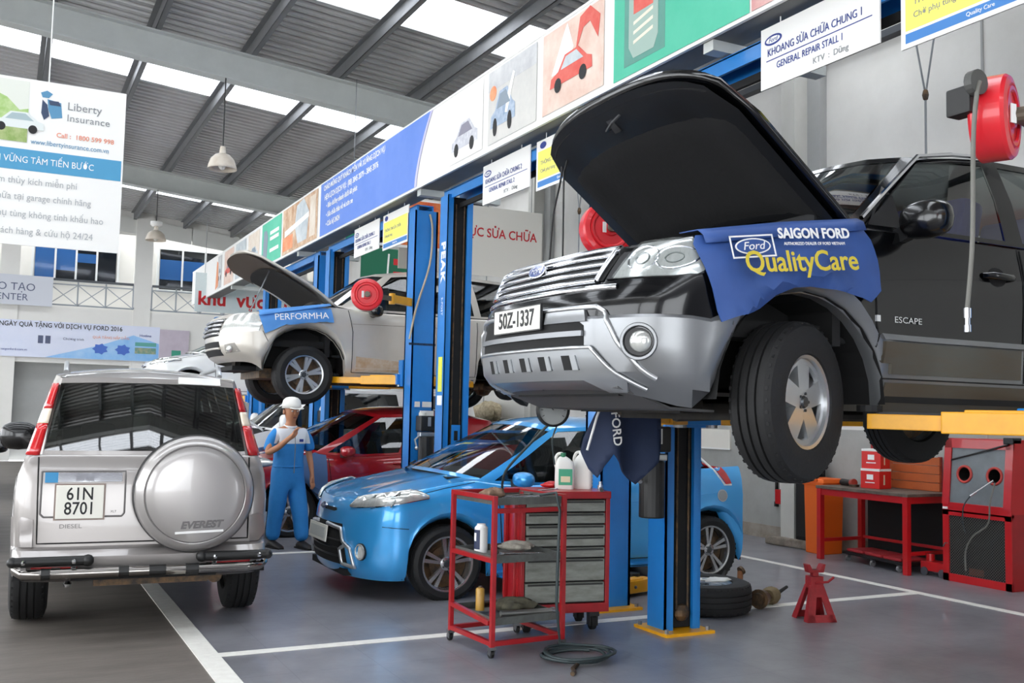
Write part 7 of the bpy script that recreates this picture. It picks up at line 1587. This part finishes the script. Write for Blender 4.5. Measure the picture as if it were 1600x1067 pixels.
def mechanic():
    t = thing('person', 'mechanic in blue overalls and white cap standing with one hand raised to his mouth', 'person', (2.72, 10.42, 0), radians(14)); M_hair = mat('hair_black', '#15110f', .7)
    # head, neck, arms and hands: one body (faces -y); viewer's left is -x
    head = [(0, .01, 1.18, .075), (0, .0, 1.275, .05), (0, -.005, 1.325, .048), (0, -.015, 1.375, .074), (0, -.012, 1.435, .086), (0, -.005, 1.485, .074)]
    Ra = [(0, .01, 1.18, .075), (-.15, .01, 1.205, .055), (-.205, .0, 1.16, .046), (-.245, -.02, 1.06, .040), (-.275, -.04, .985, .037), (-.20, -.15, 1.06, .033), (-.125, -.205, 1.145, .025), (-.10, -.22, 1.175, .026), (-.075, -.225, 1.205, .024)]
    La = [(0, .01, 1.18, .075), (.15, .01, 1.205, .055), (.205, .01, 1.16, .046), (.23, .02, 1.05, .040), (.245, .02, .955, .036), (.25, -.02, .85, .031), (.25, -.045, .765, .023), (.25, -.05, .725, .027), (.248, -.052, .69, .026)]
    tor = [(0, .01, 1.18, .075), (0, .02, 1.0, .09), (0, .02, .80, .09)]
    f = []
    for k in range(4):       # fingers of the raised hand curl towards the mouth
        b = (-.082+.014*k-.02, -.232+.004*k, 1.205+.004*k); f.append([(-.10, -.22, 1.175, .026), (b[0]+.012, b[1], b[2], .0095), (b[0]+.022, b[1]-.012, b[2]+.032-.004*abs(k-1.5), .0085), (b[0]+.045, b[1]+.004, b[2]+.052-.006*abs(k-1.5), .0075)])
    f.append([(-.10, -.22, 1.175, .026), (-.065, -.23, 1.175, .0105), (-.045, -.225, 1.20, .0095), (-.038, -.21, 1.225, .008)])
    g = []
    for k in range(4):       # relaxed hanging hand
        x = .232+.013*k; L = (.062, .072, .068, .052)[k]; g.append([(.248, -.052, .69, .026), (x, -.055, .668, .0095), (x+.001, -.066, .668-L*.55, .0085), (x-.002, -.06, .668-L, .0075)])
    g.append([(.248, -.052, .69, .026), (.222, -.07, .70, .0105), (.212, -.085, .672, .0095), (.214, -.088, .645, .008)])
    body = skinned('body', [head, Ra, La, tor]+f+g, M_skin, t, 2)
    # face
    for s_ in (-1, 1):
        MB().ball((s_*.032, -.088, 1.425), .012, 8, (1, .6, .7)).build('eye', M_inkw, body, world=False, smooth=60); MB().ball((s_*.032, -.095, 1.424), .0055, 8).build('pupil', M_inkk, body, world=False); MB().box((s_*.034, -.093, 1.447), (.036, .008, .007)).build('eyebrow', M_hair, body, world=False); MB().ball((s_*.083, -.0, 1.415), .024, 8, (.45, .7, 1.2)).build('ear', M_skin, body, world=False, smooth=60)
    MB().prism([(-.012, 0), (.012, 0), (.006, .05), (-.006, .05)], .028, MX.Translation((0, -.078, 1.385)) @ rotx(80)).build('nose', M_skin, body, world=False, bevel=.005); MB().ball((0, -.085, 1.357), .02, 8, (1.2, .5, .35)).build('mouth', mat('lips', '#8a4c42', .5), body, world=False, smooth=60)
    # overalls
    M_ov = mat('overall_blue', '#2a86cf', .75, var=.35, vscale=7, col2='#1f6bb0', bump=.5, bscale=9); M_yk = mat('overall_white', '#e9ecf0', .75, var=.2, vscale=7, col2='#cfd8e4', bump=.4, bscale=9)
    hip = (0, .02, .76, (.165, .125))
    sp = [hip, (0, .02, .90, (.17, .128)), (0, .015, 1.05, (.18, .125)), (0, .01, 1.165, (.15, .095)), (0, .01, 1.235, (.085, .075))]
    def leg(s_, fy): return [hip, (s_*.088, .015, .68, (.108, .115)), (s_*.10, .01+fy*.2, .52, (.102, .105)), (s_*.105, .0+fy*.6, .36, (.088, .09)), (s_*.108, .02+fy*.9, .2, (.080, .082)), (s_*.112, .01+fy, .06, (.078, .082))]
    sl = lambda s_: [(0, .01, 1.165, (.15, .095)), (s_*.15, .01, 1.185, (.072, .075)), (s_*.205, .0, 1.14, (.062, .066)), (s_*.235, -.01*(s_ < 0)+.01, 1.06, (.060, .062)), (s_*.247, -.02*(s_ < 0)+.015, 1.0, (.062, .064))]
    ov = skinned('overalls', [sp, leg(-1, .08), leg(1, -.14), sl(-1), sl(1)], M_ov, t, 2)
    ov.data.materials.append(M_yk)
    # the white yoke is its own piece: chest and shoulders above the seam
    bm = bmesh.new(); bm.from_mesh(ov.data)
    for co, no in (((0, 0, 1.085), (0, 0, 1)), ((.205, 0, 0), (1, 0, .25)), ((-.205, 0, 0), (-1, 0, .25))):
        bmesh.ops.bisect_plane(bm, geom=bm.verts[:]+bm.edges[:]+bm.faces[:], plane_co=co if co[2] else (co[0], 0, 1.12), plane_no=no)
    def isup(q): c = q.calc_center_median(); return c.z > 1.085 and abs(c.x)-.205+.25*(c.z-1.12) < 0
    up = [q for q in bm.faces if isup(q)]; b2 = bm.copy(); u2 = [q for q in b2.faces if not isup(q)]
    bmesh.ops.delete(bm, geom=up, context='FACES'); bm.to_mesh(ov.data); bmesh.ops.delete(b2, geom=u2, context='FACES'); ym = bpy.data.meshes.new('white_yoke'); b2.to_mesh(ym); ym.materials.append(M_yk)
    for p in ym.polygons: p.use_smooth = True; p.material_index = 0
    yo = bpy.data.objects.new('white_yoke', ym); COL.objects.link(yo); yo.parent = t; bm.free(); b2.free()
    MB().tube([(.062*cos(a), .005+.06*sin(a)-.0, 1.265+.012*sin(a)) for a in [2*pi*i/20 for i in range(20)]], .014, 8, True).build('collar', M_yk, yo, world=False, smooth=60)
    MB().box((.075, -.108, 1.12), (.05, .006, .028), rotz(12)).build('chest_badge', M_inkb, yo, world=False)
    MB().tube([(.0, -.107, 1.2), (.0, -.118, 1.05), (.0, -.112, .9), (0, -.11, .78)], .004, 6).build('zip', M_inkg, ov, world=False)
    MB().tube([(.160*cos(a), .02+.120*sin(a), .845) for a in [2*pi*i/28 for i in range(28)]], .012, 8, True).build('waist_band', M_ov, ov, world=False, smooth=60)
    # cap
    cp = MB(); cp.grid([[(.098*r*cos(a), -.008+.105*r*sin(a), z) for a in [2*pi*i/24 for i in range(24)]] for r, z in ((1.0, 1.455), (1.0, 1.50), (.9, 1.54), (.62, 1.567), (.3, 1.576), (.02, 1.578))], True)
    c_ = cp.build('cap', mat('cap_white', '#eeece6', .8), t, world=False, smooth=60, thick=.004)
    MB().grid([[(.092*sin(a)*k, -.075-.085*(k-.0)*cos(a)*1.0-.01, 1.462-.02*k*cos(a)) for a in [-1.25+2.5*i/12 for i in range(13)]] for k in (.55, .8, 1.0)]).build('peak', mat('cap_white', '#eeece6'), c_, world=False, smooth=60, thick=.006)
    MB().grid([[(.0885*cos(a), .0+.095*sin(a), z) for a in [pi*.02+pi*.96*i/14 for i in range(15)]] for z in (1.385, 1.46)]).build('hair', M_hair, body, world=False, smooth=60, thick=.006)
    for s_, fy in ((-1, .08), (1, -.14)):
        x = s_*.114; y = fy; rows = []
        for u, w_, h in ((.085, .035, .05), (.06, .045, .07), (.0, .046, .08), (-.06, .046, .065), (-.12, .05, .048), (-.165, .042, .034), (-.185, .02, .02)):
            rows.append([(x+w_*cos(a), y+u, max(0.004, h*.5+h*.5*sin(a))) for a in [2*pi*i/14 for i in range(14)]])
        sh = MB().grid(rows, True).add(rows[0], [tuple(range(14))]).build('shoe', mat('shoe_black', '#1f1c1b', .6), t, world=False, smooth=50)
        MB().prism([(x-.05, y+.09), (x+.05, y+.09), (x+.055, y-.1), (x+.03, y-.19), (x-.03, y-.19), (x-.055, y-.1)], .014).build('sole', M_blkm, sh, world=False)
    return t
mechanic()
